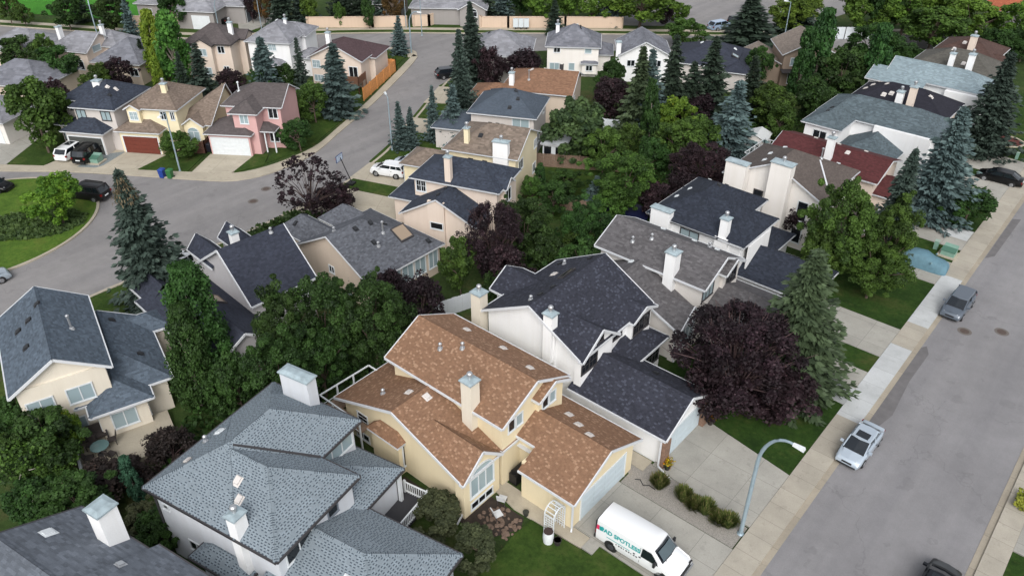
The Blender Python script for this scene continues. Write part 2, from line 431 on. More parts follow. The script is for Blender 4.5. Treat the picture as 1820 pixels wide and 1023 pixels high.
rb = MB(); rb.poly([(x, y, .012) for x, y in roadpts])
ro = rb.build("street", M_ROAD2); struct(ro)
import bmesh
bm = bmesh.new(); bm.from_mesh(ro.data); bmesh.ops.triangulate(bm, faces=bm.faces[:], ngon_method='EAR_CLIP'); bm.to_mesh(ro.data); bm.free()
sheet("street", [(-82, 107.6), (-79.5, 137), (-84, 146), (-82, 162), (-62, 168), (-50, 158), (-52, 146), (-58.5, 124), (-70, 113)], .008, M_ROAD2)
sheet("street_patch", [(-66.2, 5), (-63.9, 5), (-64.1, 16.6), (-64.9, 17.3), (-66.2, 17)], .018, M_PATCH)
def walkband(name, outer, inner, m, z=.12):
    b = MB()
    n = 60
    def res(l):
        P = np.array(smoothline(l, 6)); d = np.r_[0, np.cumsum(np.linalg.norm(np.diff(P, axis=0), axis=1))]; d /= d[-1]
        q = np.linspace(0, 1, n); return np.c_[np.interp(q, d, P[:, 0]), np.interp(q, d, P[:, 1])]
    A = res(outer); B = res(inner)
    for i in range(n - 1):
        b.poly([(*A[i], z), (*A[i + 1], z), (*B[i + 1], z), (*B[i], z)])
        b.poly([(*B[i], 0), (*B[i + 1], 0), (*B[i + 1], z), (*B[i], z)])
    return struct(b.build(name, m))
walkband("pavement", W_GRASS, W_ROAD, M_WALKP)
strip("kerb", smoothline(E_KERB, 4), 0, -.32, 0, .12, M_WALKP)
strip("kerb", smoothline(COL_FAR, 3), 0, .3, 0, .12, M_WALKP)
strip("pavement", smoothline(COL_FAR, 3), 1.8, 3.1, 0, .1, M_WALKP)
strip("verge", smoothline(COL_FAR, 3), .31, 1.79, 0, .09, M_LAWN)
strip("verge", smoothline(COL_FAR, 3), 3.11, 5.2, 0, .09, M_LAWN)
strip("pavement", smoothline(COL_NEAR, 3), 0, -1.5, 0, .12, M_WALKP)
# playing field
sheet("playing_field", [(-196, 38), (-160, 57), (-147, 64), (-134, 71), (-129, 74), (-150, 90), (-190, 130), (-260, 160), (-300, 60)], .05, M_FIELD)
def lawn(pts, m=None): slab('lawn', pts, 0, .1, m or M_LAWN)
# lawns along the diagonal street
lawn([(-84.6, 66.8), (-94.2, 84.6), (-99, 83.6), (-97.6, 80.2), (-94.6, 81.6), (-90.3, 77.6)])
lawn([(-77.0, 50), (-77.4, 53.2), (-80, 58.6), (-84.0, 66.6), (-88, 64), (-84, 56), (-79.6, 49.2), (-77.2, 45.8)])
lawn([(-90.2, 32.8), (-87, 35.4), (-82, 38.7), (-84.6, 42.5), (-90.6, 39.6)], None)
lawn([(-77.9, 42.2), (-77.0, 45.6), (-79, 47.6), (-82, 46)])
lawn([(-96.1, 29.0), (-104, 23.2), (-112, 34), (-104, 38), (-98.6, 34)])
slab("driveway", [(-96.0, 28.9), (-90.6, 32.6), (-91.0, 36.6), (-92.4, 38.6), (-97.4, 35.4)], 0, .11, M_DRIVEL)
sheet("slate_bed", [(-92.8, 31.2), (-90.9, 32.5), (-90.6, 35.8), (-92.4, 37.2), (-94.0, 34.6)], .118, plain("blue grey slate gravel", (120, 128, 130), .9, noise=(8, .3), world=True))
slab("driveway", [(-90.5, 32.7), (-86.9, 35.4), (-88.0, 39.6), (-92.4, 36.8)], 0, .124, M_DRIVEL)
slab("driveway", [(-81.5, 39.0), (-77.9, 41.9), (-80.0, 46.2), (-84.3, 43.2)], 0, .11, M_DRIVEL)
slab("driveway", [(-104.2, 22.8), (-99.6, 26.2), (-106, 34), (-114, 29)], 0, .13, M_DRIVE)
# drives on the middle row
slab("driveway", [(-66.9, 49.9), (-68.2, 53.9), (-62.0, 56.2), (-57.5, 57.0), (-56.5, 53.4)], 0, .11, M_DRIVEL)
lawn([(-66.2, 47.7), (-66.8, 49.85), (-57, 53.2), (-56, 51.0)])
slab("driveway", [(-65.6, 41), (-66.1, 47.6), (-56, 50.9), (-53.5, 48), (-54, 44.6), (-60.6, 43.6)], 0, .108, M_DRIVEL)
lawn([(-65.1, 31.5), (-65.0, 37), (-65.4, 40.9), (-60.6, 43.5), (-55, 44.4), (-54, 40), (-58, 33)])
lawn([(-65.7, 19.7), (-65.2, 31), (-59, 28), (-58, 20.4), (-53, 19.6), (-56.5, 16.8)])
lawn([(-68.5, 54.1), (-70.2, 58.3), (-72.4, 62.6), (-66, 66), (-61, 60), (-62, 56.4)])
slab("driveway", [(-72.5, 62.9), (-74.5, 66.6), (-64, 71.5), (-61, 67)], 0, .11, M_DRIVEL)
lawn([(-74.6, 66.8), (-77.0, 71.2), (-70, 76), (-66, 71.5)])
slab("driveway", [(-77.2, 71.4), (-80.0, 77), (-72, 82), (-70, 76.2)], 0, .11, M_DRIVEL)
lawn([(-80.2, 77.2), (-81.2, 82.4), (-79, 90), (-72, 86), (-73, 82)])
# the round lawn island
isl = []
ICX, ICY, IRX, IRY = -86.6, 17.8, 10.6, 11.6
for k in range(72):
    a = 2 * math.pi * k / 72
    isl.append((ICX + IRX * math.cos(a) * 1.0, ICY + IRY * math.sin(a)))
M_ISL = grass_mat("yellower lawn", (64, 90, 34), (80, 108, 42), (96, 108, 50))
slab("island_lawn", isl, 0, .13, M_ISL)
strip("kerb", isl + isl[:1], -.02, -.3, 0, .15, M_WALKP)
# far drives and back gardens
slab("driveway", [(-129, 76.5), (-122.5, 72.5), (-126, 84), (-131, 84.5)], 0, .11, M_DRIVE)
slab("driveway", [(-131, 71.8), (-128, 73.6), (-131.4, 76.6), (-134.5, 75)], 0, .11, M_DRIVE)
lawn([(-40, 60), (-52, 64.5), (-56, 72), (-46, 76), (-37, 70)])
lawn([(-51, 71), (-56, 78), (-45, 84), (-40, 76)])
lawn([(-41, 58), (-48, 57), (-48, 61), (-41, 62)])
lawn([(-90, 66.6), (-86, 66.6), (-91, 77), (-93.5, 78)])
lawn([(-59.5, 8), (-53.5, 6), (-54.5, 10.5), (-60, 11)])

# ------------------------------------------------------------------ houses
class House:
    def __init__(s, name, label, ox, oy, ang, wall, roof, trim=None, cat="house", world=False, fas=None):
        s.t = thing(name, label, cat, (ox, oy, 0), R(ang), 'houses of the neighbourhood' if cat == 'house' else None)
        s.off = (ox, oy) if world else (0, 0)
        s.wallm, s.roofm = wall, roof
        s.trim = trim or M_WHITE; s.fas = fas or M_GUT
        s.fk = 1.0 if math.hypot(ox, oy) < 62 else .66
        s.W = MB(); s.Rf = MB(); s.F = MB(); s.B = []; s.kids = []
    def p(s, u, v): return (u - s.off[0], v - s.off[1])
    def block(s, u0, u1, v0, v1, ze, pitch=.5, ax='u', e0='hip', e1='hip', ov=.38, zb=0., rp=.5, ze1=None, wall=True, cap=True, gut=True, vp=None):
        (u0, v0), (u1, v1) = s.p(u0, v0), s.p(u1, v1)
        k = len(s.B); ze += .012 * k; ov += .011 * k
        if ze1 is None: ze1 = ze
        else: ze1 += .012 * k
        a0, a1, b0, b1 = (u0, u1, v0, v1) if ax == 'u' else (v0, v1, u0, u1)
        X = (lambda a, b, z: (a, b, z)) if ax == 'u' else (lambda a, b, z: (b, a, z))
        br = b0 + (b1 - b0) * rp; run0 = br - b0; zr = ze + pitch * run0; run1 = b1 - br
        p1 = (zr - ze1) / run1
        hr = run0
        ar0 = a0 + (hr if e0 == 'hip' else 0); ar1 = a1 - (hr if e1 == 'hip' else 0)
        if e0 == 'valley': ar0 = a0 - (zr - ze) / vp
        if ar0 > ar1:
            if e0 == 'hip' and e1 == 'hip': ar0 = ar1 = (a0 + a1) / 2
            elif e0 == 'hip': ar0 = ar1
            else: ar1 = ar0
        sl0 = math.hypot(run0, zr - ze); sl1 = math.hypot(run1, zr - ze1)
        f = s.Rf
        r0, r1 = X(ar0, br, zr), X(ar1, br, zr)
        A, Bp, C, D = X(a0, b0, ze), X(a1, b0, ze), X(a1, b1, ze1), X(a0, b1, ze1)
        def face(pts, uvs):
            if (Vector(pts[0]) - Vector(pts[-1])).length < 1e-4: pts, uvs = pts[:-1], uvs[:-1]
            f.poly(pts, uvs)
        if ar1 - ar0 > 1e-4:
            face([A, Bp, r1, r0], [(a0, 0), (a1, 0), (ar1, sl0), (ar0, sl0)])
            face([C, D, r0, r1], [(-a1, 0), (-a0, 0), (-ar0, sl1), (-ar1, sl1)])
        else:
            face([A, Bp, r1], [(a0, 0), (a1, 0), (ar1, sl0)]); face([C, D, r0], [(-a1, 0), (-a0, 0), (-ar0, sl1)])
        if e0 == 'hip': face([D, A, r0], [(b1, 0), (b0, 0), (br, math.hypot(ar0 - a0, zr - ze))])
        if e1 == 'hip': face([Bp, C, r1], [(b0, 0), (b1, 0), (br, math.hypot(a1 - ar1, zr - ze))])
        # soffit
        f_ = s.F; zs = min(ze, ze1) - .2
        sa0 = a0 + (.02 if e0 == 'hip' else ov + .02) if e0 != 'valley' else a1 - ov - .05; sa1 = a1 - (.02 if e1 == 'hip' else ov + .02)
        f_.poly([X(sa0, b0 + .02, zs), X(sa1, b0 + .02, zs), X(sa1, b1 - .02, zs), X(sa0, b1 - .02, zs)])
        # gutters on the level eaves, boards on the rakes
        def gutter(P, Q, out):
            P = Vector(P); Q = Vector(Q); o = Vector(out)
            d = (Q - P).normalized()
            f_.bar(P + o * .04 + Vector((0, 0, -.08)), Q + o * .04 + Vector((0, 0, -.08)), .085 * s.fk, .15 * s.fk)
        o0, o1 = Vector(X(0, -1, 0)), Vector(X(0, 1, 0)); q0, q1 = Vector(X(-1, 0, 0)), Vector(X(1, 0, 0))
        if gut:
            gutter(A, Bp, o0); gutter(D, C, o1)
            if e0 == 'hip': gutter(A, D, q0)
            if e1 == 'hip': gutter(Bp, C, q1)
        for e, P, Q, rr, o in ((e0, A, D, r0, q0), (e1, Bp, C, r1, q1)):
            if e == 'gable':
                for T in (P, Q):
                    f_.bar(Vector(T) + o * .035 + Vector((0, 0, -.075)), Vector(rr) + o * .035 + Vector((0, 0, -.075)), .075 * s.fk, .18 * s.fk)
        # ridge and hip caps
        if cap:
            def capline(P, Q, n1, n2):
                P = Vector(P); Q = Vector(Q); d = (Q - P)
                L = d.length
                if L < .4: return
                d.normalize()
                for n in (n1, n2):
                    n = Vector(n).normalized(); sd = (d.cross(n)).normalized()
                    if sd.z > 0: sd = -sd
                    up = n * .022
                    z0 = Vector((0, 0, .008))
                    f.poly([P + up + z0, Q + up + z0, Q + up + sd * .17, P + up + sd * .17], [(0, 0), (0, L * 1.1), (.16, L * 1.1), (.16, 0)])
            n0 = Vector(X(0, -(zr - ze), run0)); n1 = Vector(X(0, (zr - ze1), run1))
            if ax == 'u': n0 = Vector((0, -(zr - ze), run0)); n1 = Vector((0, zr - ze1, run1))
            else: n0 = Vector((-(zr - ze), 0, run0)); n1 = Vector((zr - ze1, 0, run1))
            h0 = Vector(X(-(zr - ze), 0, ar0 - a0 + 1e-3)); h1 = Vector(X(zr - ze, 0, a1 - ar1 + 1e-3))
            capline(r0, r1, n0, n1)
            if e0 == 'hip': capline(A, r0, n0, h0); capline(D, r0, n1, h0)
            if e1 == 'hip': capline(Bp, r1, n0, h1); capline(C, r1, n1, h1)
        # walls
        wa0, wa1, wb0, wb1 = a0 + ov, a1 - ov, b0 + ov, b1 - ov
        if e0 in ('open', 'valley'): wa0 = a0 - (.6 if e0 == 'valley' else 0)
        if e1 == 'open': wa1 = a1
        z0t, z1t = ze + pitch * ov - .05, ze1 + p1 * ov - .05
        if wall:
            w = s.W
            w.poly([X(wa0, wb0, zb), X(wa1, wb0, zb), X(wa1, wb0, z0t), X(wa0, wb0, z0t)])
            w.poly([X(wa0, wb1, zb), X(wa1, wb1, zb), X(wa1, wb1, z1t), X(wa0, wb1, z1t)])
            for e, wa in ((e0, wa0), (e1, wa1)):
                if e in ('open', 'valley'): continue
                pts = [X(wa, wb0, zb), X(wa, wb1, zb), X(wa, wb1, z1t)]
                if e == 'gable': pts.append(X(wa, br, zr - .05))
                pts.append(X(wa, wb0, z0t)); w.poly(pts)
        def roofz(u, v):
            u, v = s.p(u, v)
            a, b = (u, v) if ax == 'u' else (v, u)
            z = min(ze + pitch * (b - b0), ze1 + p1 * (b1 - b))
            if e0 == 'hip': z = min(z, ze + (a - a0) * (zr - ze) / max(ar0 - a0, 1e-3))
            if e1 == 'hip': z = min(z, ze + (a1 - a) * (zr - ze) / max(a1 - ar1, 1e-3))
            return z
        sides = {'W': wa0, 'E': wa1, 'S': wb0, 'N': wb1} if ax == 'u' else {'S': wa0, 'N': wa1, 'W': wb0, 'E': wb1}
        blk = dict(z=roofz, s=sides, ze=ze)
        s.B.append(blk); return blk
    def wallbox(s, u0, u1, v0, v1, z0, z1):
        (u0, v0), (u1, v1) = s.p(u0, v0), s.p(u1, v1); s.W.box(u0, u1, v0, v1, z0, z1)
    def plane(s, blk, side, off=0.):
        q = blk['s'][side]
        o = {'S': (0, -1), 'N': (0, 1), 'E': (1, 0), 'W': (-1, 0)}[side]
        def f(t, z, d):
            d += off
            if side in 'SN': return (t - s.off[0], q + o[1] * d, z)
            return (q + o[0] * d, t - s.off[1], z)
        return f
    def win(s, blk, side, pos, z, w, h, pane='dark', mull=1, arch=False, frame=None, bars=0, off=0., border=.09):
        f = s.plane(blk, side, off)
        fm = MB(); pm = MB()
        def ring(d0, d1, x0, x1, z0, z1):
            c = [f(x, zz, d) for d in (d0, d1) for x, zz in ((x0, z0), (x1, z0), (x1, z1), (x0, z1))]
            fm.mesh(c, [(0, 1, 2, 3), (4, 5, 6, 7), (0, 1, 5, 4), (1, 2, 6, 5), (2, 3, 7, 6), (3, 0, 4, 7)])
        x0, x1, z0, z1 = pos - w / 2, pos + w / 2, z - h / 2, z + h / 2; b = border
        ring(.01, .06, x0 - b, x1 + b, z0 - b, z0); ring(.01, .06, x0 - b, x0, z0, z1); ring(.01, .06, x1, x1 + b, z0, z1)
        ring(.01, .085, x0 - b - .03, x1 + b + .03, z0 - b - .03, z0 - b + .02)
        if arch:
            pts = [(pos + w / 2 * math.cos(a), z1 + w / 2 * math.sin(a) * .75) for a in np.linspace(0, math.pi, 13)]
            pin = [f(x, zz, .018) for x, zz in pts]
            pm.poly([f(x0, z0, .018), f(x1, z0, .018)] + pin)
            for (xa, za), (xb, zb) in zip(pts[:-1], pts[1:]):
                A_, B_ = Vector(f(xa, za, .035)), Vector(f(xb, zb, .035))
                fm.bar(A_, B_, .1, .06)
            ring(.01, .05, x0, x1, z1 - .03, z1 + .03)
        else:
            ring(.01, .06, x0 - b, x1 + b, z1, z1 + b)
            pm.poly([f(x0, z0, .018), f(x1, z0, .018), f(x1, z1, .018), f(x0, z1, .018)])
        for k in range(1, mull + 1):
            x = x0 + w * k / (mull + 1); ring(.012, .05, x - .035, x + .035, z0, z1)
        for k in range(1, bars + 1):
            zz = z0 + h * k / (bars + 1); ring(.012, .035, x0, x1, zz - .015, zz + .015)
            for q in range(1, 2 * (mull + 1)):
                x = x0 + w * q / (2 * (mull + 1)); ring(.012, .034, x - .012, x + .012, z0, z1)
        o = fm.build("window", frame or s.trim, s.t)
        pm.build("pane", M_BLIND if pane == 'blind' else M_GLASS, o)
        return o
    def garage(s, blk, side, pos, w, h, m=None, z0=.08, off=0.):
        f = s.plane(blk, side, off)
        fm = MB(); tr = MB()
        x0, x1 = pos - w / 2, pos + w / 2; n = 4
        def bx(b, d0, d1, xa, xb, za, zb):
            c = [f(x, zz, d) for d in (d0, d1) for x, zz in ((xa, za), (xb, za), (xb, zb), (xa, zb))]
            b.mesh(c, [(0, 1, 2, 3), (4, 5, 6, 7), (0, 1, 5, 4), (1, 2, 6, 5), (2, 3, 7, 6), (3, 0, 4, 7)])
        for k in range(n):
            za = z0 + h * k / n; bx(fm, .005, .03, x0, x1, za + .012, za + h / n - .012)
            for q in range(4): bx(fm, .03, .042, x0 + w * (q + .1) / 4, x0 + w * (q + .9) / 4, za + .1, za + h / n - .1)
        bx(fm, .002, .012, x0, x1, z0, z0 + h)
        o = fm.build("garage_door", m or M_GARD, s.t)
        for a, b, c, d in ((x0 - .12, x0, z0, z0 + h + .12), (x1, x1 + .12, z0, z0 + h + .12), (x0, x1, z0 + h, z0 + h + .12)): bx(tr, .006, .055, a, b, c, d)
        tr.build("door_frame", s.trim, o)
    def door(s, blk, side, pos, w=.95, h=2.05, m=None, z0=.2):
        f = s.plane(blk, side); b = MB()
        for a, c, d0, d1, za, zb in ((pos - w / 2, pos + w / 2, .005, .03, z0, z0 + h), (pos - w / 2 - .1, pos - w / 2, .005, .05, z0, z0 + h + .1), (pos + w / 2, pos + w / 2 + .1, .005, .05, z0, z0 + h + .1)):
            c_ = [f(x, zz, d) for d in (d0, d1) for x, zz in ((a, za), (c, za), (c, zb), (a, zb))]
            b.mesh(c_, [(0, 1, 2, 3), (4, 5, 6, 7), (0, 1, 5, 4), (1, 2, 6, 5), (2, 3, 7, 6), (3, 0, 4, 7)])
        b.build("door", m or M_DARKTRIM, s.t)
    def chimney(s, u0, u1, v0, v1, z0, z1, m=None, cap='slab', flues=1, capm=None, ch=None):
        (u0, v0), (u1, v1) = s.p(u0, v0), s.p(u1, v1)
        b = MB().box(u0, u1, v0, v1, z0, z1)
        o = b.build("chimney", m or s.wallm, s.t)
        c = MB()
        if cap == 'slab':
            c.box(u0 - .09, u1 + .09, v0 - .09, v1 + .09, z1 + .001, z1 + .09)
            cx, cy = (u0 + u1) / 2, (v0 + v1) / 2
            zt = z1 + .2
            vs = [(u0 - .06, v0 - .06, z1 + .091), (u1 + .06, v0 - .06, z1 + .091), (u1 + .06, v1 + .06, z1 + .091), (u0 - .06, v1 + .06, z1 + .091)]
            vs += [(u0 + .22, v0 + .18, zt), (u1 - .22, v0 + .18, zt), (u1 - .22, v1 - .18, zt), (u0 + .22, v1 - .18, zt)]
            if u1 - u0 > .5 and v1 - v0 > .42: c.mesh(vs, [(4, 5, 6, 7), (0, 1, 5, 4), (1, 2, 6, 5), (2, 3, 7, 6), (3, 0, 4, 7)])
        c.build("chimney_cap", capm or M_METAL, o)
        for k in range(flues):
            cx = u0 + (u1 - u0) * (k + 1) / (flues + 1); cy = (v0 + v1) / 2
            MB().lathe((cx, cy, z1), [(.11, .05), (.11, .42), (.19, .43), (.19, .6), (.12, .68)], 12).build("flue", M_FLUE, o, 40)
        return o
    def vents(s, blk, pts, m=None, size=.36):
        for q in pts:
            u, v = q[:2]; mm = m or M_VENT
            z = blk['z'](u, v); uu, vv = s.p(u, v); b = MB(); h = size / 2
            e = .6
            zx = (blk['z'](u + .1, v) - blk['z'](u - .1, v)) / .2; zy = (blk['z'](u, v + .1) - blk['z'](u, v - .1)) / .2
            g = lambda dx, dy, dz: (uu + dx, vv + dy, z + zx * dx + zy * dy + dz)
            b.mesh([g(-h, -h, -.02), g(h, -h, -.02), g(h, h, -.02), g(-h, h, -.02), g(-h, -h, .13), g(h, -h, .13), g(h, h, .13), g(-h, h, .13)],
                   [(4, 5, 6, 7), (0, 1, 5, 4), (1, 2, 6, 5), (2, 3, 7, 6), (3, 0, 4, 7)])
            b.mesh([g(-h * 1.5, -h * 1.5, .012), g(h * 1.5, -h * 1.5, .012), g(h * 1.5, h * 1.5, .012), g(-h * 1.5, h * 1.5, .012)], [(0, 1, 2, 3)])
            s.kids.append((b, "roof_vent", mm))
    def pipes(s, blk, pts, h=.5, m=None):
        for u, v in pts:
            z = blk['z'](u, v); uu, vv = s.p(u, v)
            s.kids.append((MB().lathe((uu, vv, z), [(.22, -.08), (.16, .08), (.07, .1), (.07, h), (.13, h + .01), (.13, h + .12), (.03, h + .2)], 10), "vent_pipe", m or M_FLUE))
    def skylight(s, blk, u, v, w, l, m):
        z = blk['z'](u, v); uu, vv = s.p(u, v)
        zx = (blk['z'](u + .1, v) - blk['z'](u - .1, v)) / .2; zy = (blk['z'](u, v + .1) - blk['z'](u, v - .1)) / .2
        g = lambda dx, dy, dz: (uu + dx, vv + dy, z + zx * dx + zy * dy + dz)
        def bx(b, x0, x1, y0, y1, z0, z1):
            b.mesh([g(x0, y0, z0), g(x1, y0, z0), g(x1, y1, z0), g(x0, y1, z0), g(x0, y0, z1), g(x1, y0, z1), g(x1, y1, z1), g(x0, y1, z1)],
                   [(4, 5, 6, 7), (0, 1, 5, 4), (1, 2, 6, 5), (2, 3, 7, 6), (3, 0, 4, 7)])
        b = MB(); w /= 2; l /= 2
        for x0, x1, y0, y1 in ((-w, w, -l, -l + .09), (-w, w, l - .09, l), (-w, -w + .09, -l + .09, l - .09), (w - .09, w, -l + .09, l - .09)): bx(b, x0, x1, y0, y1, -.02, .16)
        p = MB(); bx(p, -w + .09, w - .09, -l + .09, l - .09, -.02, .12)
        s.kids.append((b, "skylight", M_DARKTRIM)); s.kids.append((p, "skylight_pane", m))
    def downspout(s, u, v, z, dx=0, dy=0, m=None):
        u, v = s.p(u, v); b = MB()
        b.bar((u, v, z), (u, v, .35), .1, .1, up=(1, 0, 0))
        b.bar((u, v, .3), (u + dx, v + dy, .12), .1, .1)
        b.build("downspout", m or M_GUT, s.t)
    def done(s):
        if s.W.v: s.W.build("wall", s.wallm, s.t)
        r = s.Rf.build("roof", s.roofm, s.t)
        s.F.build("gutter", s.fas, r)
        last = None
        for b, n, m in s.kids:
            o = b.build(n, m, r)
        return s.t

# ---- wall and roof materials
W_CREAM = stucco("cream yellow stucco", (224, 210, 178))
W_WHITE = stucco("white stucco", (236, 237, 238))
W_WHITEW = stucco("warm white stucco", (234, 230, 225))
W_GREY = stucco("pale grey stucco", (206, 210, 216))
W_OFF = stucco("off white stucco", (220, 216, 211))
W_BEIGE = stucco("beige stucco", (205, 190, 174))
W_PEACH = stucco("pale peach stucco", (220, 205, 192))
W_IVORY = stucco("ivory stucco", (222, 214, 199))
W_YELLOW = stucco("pale yellow stucco", (228, 216, 184))
W_PINK = stucco("pink stucco", (206, 166, 164))
W_TAUPE = stucco("taupe stucco", (152, 136, 122))
W_LGREY = stucco("light warm grey stucco", (200, 194, 190))
W_SIDING = stucco("pale grey siding", (186, 184, 186))
W_DKGREY = stucco("grey stucco", (150, 146, 144))

R_B = shingle("pale blue grey tab shingles", (129, 140, 148), .1, .14, .24, tabs=(66, 76, 86), blotch=.07)
R_A = shingle("variegated grey shingles", (100, 106, 115), .24, .16, .34, blotch=.2)
R_C = shingle("orange brown shingles", (132, 102, 81), .16, .12, .16, fleck=(158, 128, 105), blotch=.05)
R_D = shingle("charcoal shingles", (52, 54, 64), .26, .13, .18, fleck=(70, 73, 85))
R_E = shingle("grey brown shingles", (94, 92, 94), .26, .16, .28)
R_F = shingle("dark slate shingles", (46, 51, 62), .28)
R_G = shingle("brown grey shingles", (93, 85, 81), .14)
R_H = shingle("dark red shingles", (84, 46, 47), .2)
R_I = shingle("grey green shingles", (86, 98, 104), .26, .18, .3)
R_J = shingle("near black shingles", (41, 41, 50), .14)
R_K = shingle("pale blue shingles", (133, 149, 156), .18, .18, .3)
R_L = shingle("grey olive shingles", (90, 88, 83), .16)
R_M = shingle("maroon brown shingles", (82, 64, 59), .2)
R_O = shingle("blue grey shingles", (84, 95, 107), .26)
R_P = shingle("blue black shingles", (54, 58, 70), .22)
R_Q = shingle("mid grey shingles", (92, 95, 102), .3)
R_R = shingle("navy grey shingles", (56, 62, 74), .28)
R_S = shingle("weathered tan shingles", (122, 110, 100), .26, .2, .3)
R_T = shingle("slate blue shingles", (75, 84, 95), .08)
R_U = shingle("terracotta shingles", (132, 101, 81), .2)
R_V = shingle("weathered cedar shakes", (117, 119, 127), .22, .3, .5, blotch=.25)
R_W = shingle("pale weathered shakes", (135, 136, 142), .18, .3, .6, blotch=.22)
R_d = shingle("maroon grey shingles", (82, 66, 69), .14)
R_f = shingle("warm grey shingles", (88, 82, 82), .16)
R_b = shingle("tan brown shingles", (120, 107, 97), .24)
R_TC = shingle("bright terracotta tiles", (160, 93, 68), .2)
SKY_TAN = plain("tan tinted skylight glass", (150, 134, 116), .2, spec=.5)

# ================= front row (right-hand street), from the bottom of the picture up
# cropped house at the lower left
h = House("house", "cropped house with mottled grey roof and broad white chimney at lower left corner", -28.3, 8.9, 10, W_WHITE, R_A, fas=M_DARKTRIM)
a = h.block(-8.9, 3, -8.6, -.2, 5.8, .5, 'u', 'gable', 'gable')
a2 = h.block(-3.3, 3.4, -7.6, .25, 5.75, .48, 'u', 'open', 'gable')
h.win(a2, 'E', -3.6, 4.4, 1.8, 1.1, 'blind', 1); h.win(a2, 'E', -3.6, 1.7, 1.8, 1.2, 'dark', 1)
h.chimney(-5.75, -4.75, -1.35, -.3, 4.5, 8.5, W_WHITE, flues=0)
h.vents(a, [(-7.6, -2.6)], M_WHITE, .45); h.vents(a2, [(-3.0, -1.9)], M_FLUE, .3)
h.done()

# pale blue-grey tabbed roof
h = House("house", "pale grey house with bluish tabbed shingle stepped hip roofs at lower left front", -26, 11.9, 11, W_GREY, R_B, fas=M_DARKTRIM)
b2 = h.block(-10.0, 0, 0, 6.7, 5.8, .6, 'u', 'hip', 'hip')
b1 = h.block(-10.0, -2.8, 0.0, 10.3, 5.8, .6, 'v', 'hip', 'hip')
b3 = h.block(-5.0, .3, 4.6, 10.2, 3.3, .5, 'u', 'open', 'hip', zb=0.3)
b4 = h.block(-1.5, 6.8, -.6, 6.7, 3.2, .5, 'u', 'open', 'hip')
b5 = h.block(3.9, 9.2, .6, 5.0, 3.1, .5, 'u', 'open', 'hip')
b6 = h.block(-6.4, -2.4, -.75, 1.2, 2.9, .5, 'u', 'hip', 'hip', cap=False)
h.chimney(-8.0, -5.8, 9.25, 10.05, 0, 8.2, W_GREY, flues=0)
h.chimney(-3.2, -2.55, .0, .78, 0, 7.3, W_WHITE)
h.vents(b2, [(-4.6, 2.2), (-3.9, 1.5), (-8.6, 2.2)], M_VENT, .34)
h.vents(b1, [(-9.0, 4.9)], M_WHITE, .4); h.pipes(b1, [(-9.2, 4.0)], .3)
h.vents(b4, [(3.0, 1.6)], M_WHITE, .42)
h.win(b2, 'E', 1.9, 4.75, 1.9, 1.0, 'dark', 1); h.win(b2, 'E', 4.6, 4.9, .7, .75, 'dark', 0, frame=plain("grey trim", (120, 128, 138), .6))
h.win(b1, 'E', 8.3, 4.75, 2.7, 1.05, 'blind', 2)
h.win(b2, 'S', -7.2, 2.0, 1.1, .7, 'dark', 1); h.win(b1, 'S', -9.0, 4.4, .35, .3, 'dark', 0)
h.win(b4, 'N', 3.4, 1.8, 1.5, 1.0, 'blind', 1)
for (vf0, vf1, q) in ((-2.9, -2.75, 1), ):
    pass
h.F.bar((-6.2, 3.62, 7.86), (-2.82, 6.66, 5.9), .17, .03)
h.downspout(-9.7, .32, 5.5, -.3, -.6, M_DARKTRIM)
# porch deck with railing
dk = MB().box(-1.0, 1.7, 7.4, 10.6, .55, .72)
do = dk.build("deck", plain("charcoal deck", (52, 52, 56), .8), h.t)
rl = MB()
for (p0, p1) in (((1.65, 7.4), (1.65, 10.55)), ((-.2, 10.55), (1.65, 10.55))):
    for zz in (.85, 1.62): rl.bar((p0[0], p0[1], zz), (p1[0], p1[1], zz), .08, .07)
    n = int(math.dist(p0, p1) / .16)
    for k in range(n + 1):
        x = p0[0] + (p1[0] - p0[0]) * k / n; y = p0[1] + (p1[1] - p0[1]) * k / n
        rl.box(x - .022, x + .022, y - .022, y + .022, .72, 1.6)
for x, y in ((1.65, 7.4), (1.65, 10.55), (-.1, 10.55)): rl.box(x - .07, x + .07, y - .07, y + .07, .5, 1.75)
rl.build("railing", M_WHITE, do)
MB().box(.0, .22, 9.75, 9.97, .5, 3.2).build("porch_post", M_WHITE, h.t)
h.done()

# orange roof
h = House("house", "cream yellow house with orange brown shingle roof behind the white lettered van", -36.2, 23.4, 0, W_CREAM, R_C, world=True)
lo = h.block(-36.2, -24.1, 23.4, 32.6, 3.2, .38, 'v', 'gable', 'hip', ov=.5)
up = h.block(-34.4, -23.75, 26.7, 33.4, 5.6, .5, 'u', 'gable', 'gable', ov=.4)
ga = h.block(-22.62, -18.25, 26.85, 34.15, 2.75, .47, 'u', 'open', 'gable', ov=.35)
gb = h.block(-25.8, -22.6, 28.5, 34.15, 3.5, .47, 'u', 'open', 'open', ov=.3, rp=.355, ze1=2.74)
h.wallbox(-22.7, -22.5, 27.3, 28.9, 0, 3.1)
fg = h.block(-24.25, -23.95, 23.35, 26.95, 3.2, .85, 'u', 'valley', 'gable', ov=.13, vp=.38)
ug = h.block(-26.5, -23.5, 30.0, 33.2, 5.55, .5, 'u', 'open', 'gable', ov=.3, zb=3)
bw = h.block(-32.7, -29.6, 23.15, 24.6, 2.75, .75, 'u', 'hip', 'hip', ov=.18, cap=False, gut=False)
h.chimney(-27.05, -26.2, 26.55, 27.35, 3.4, 7.7, W_IVORY)
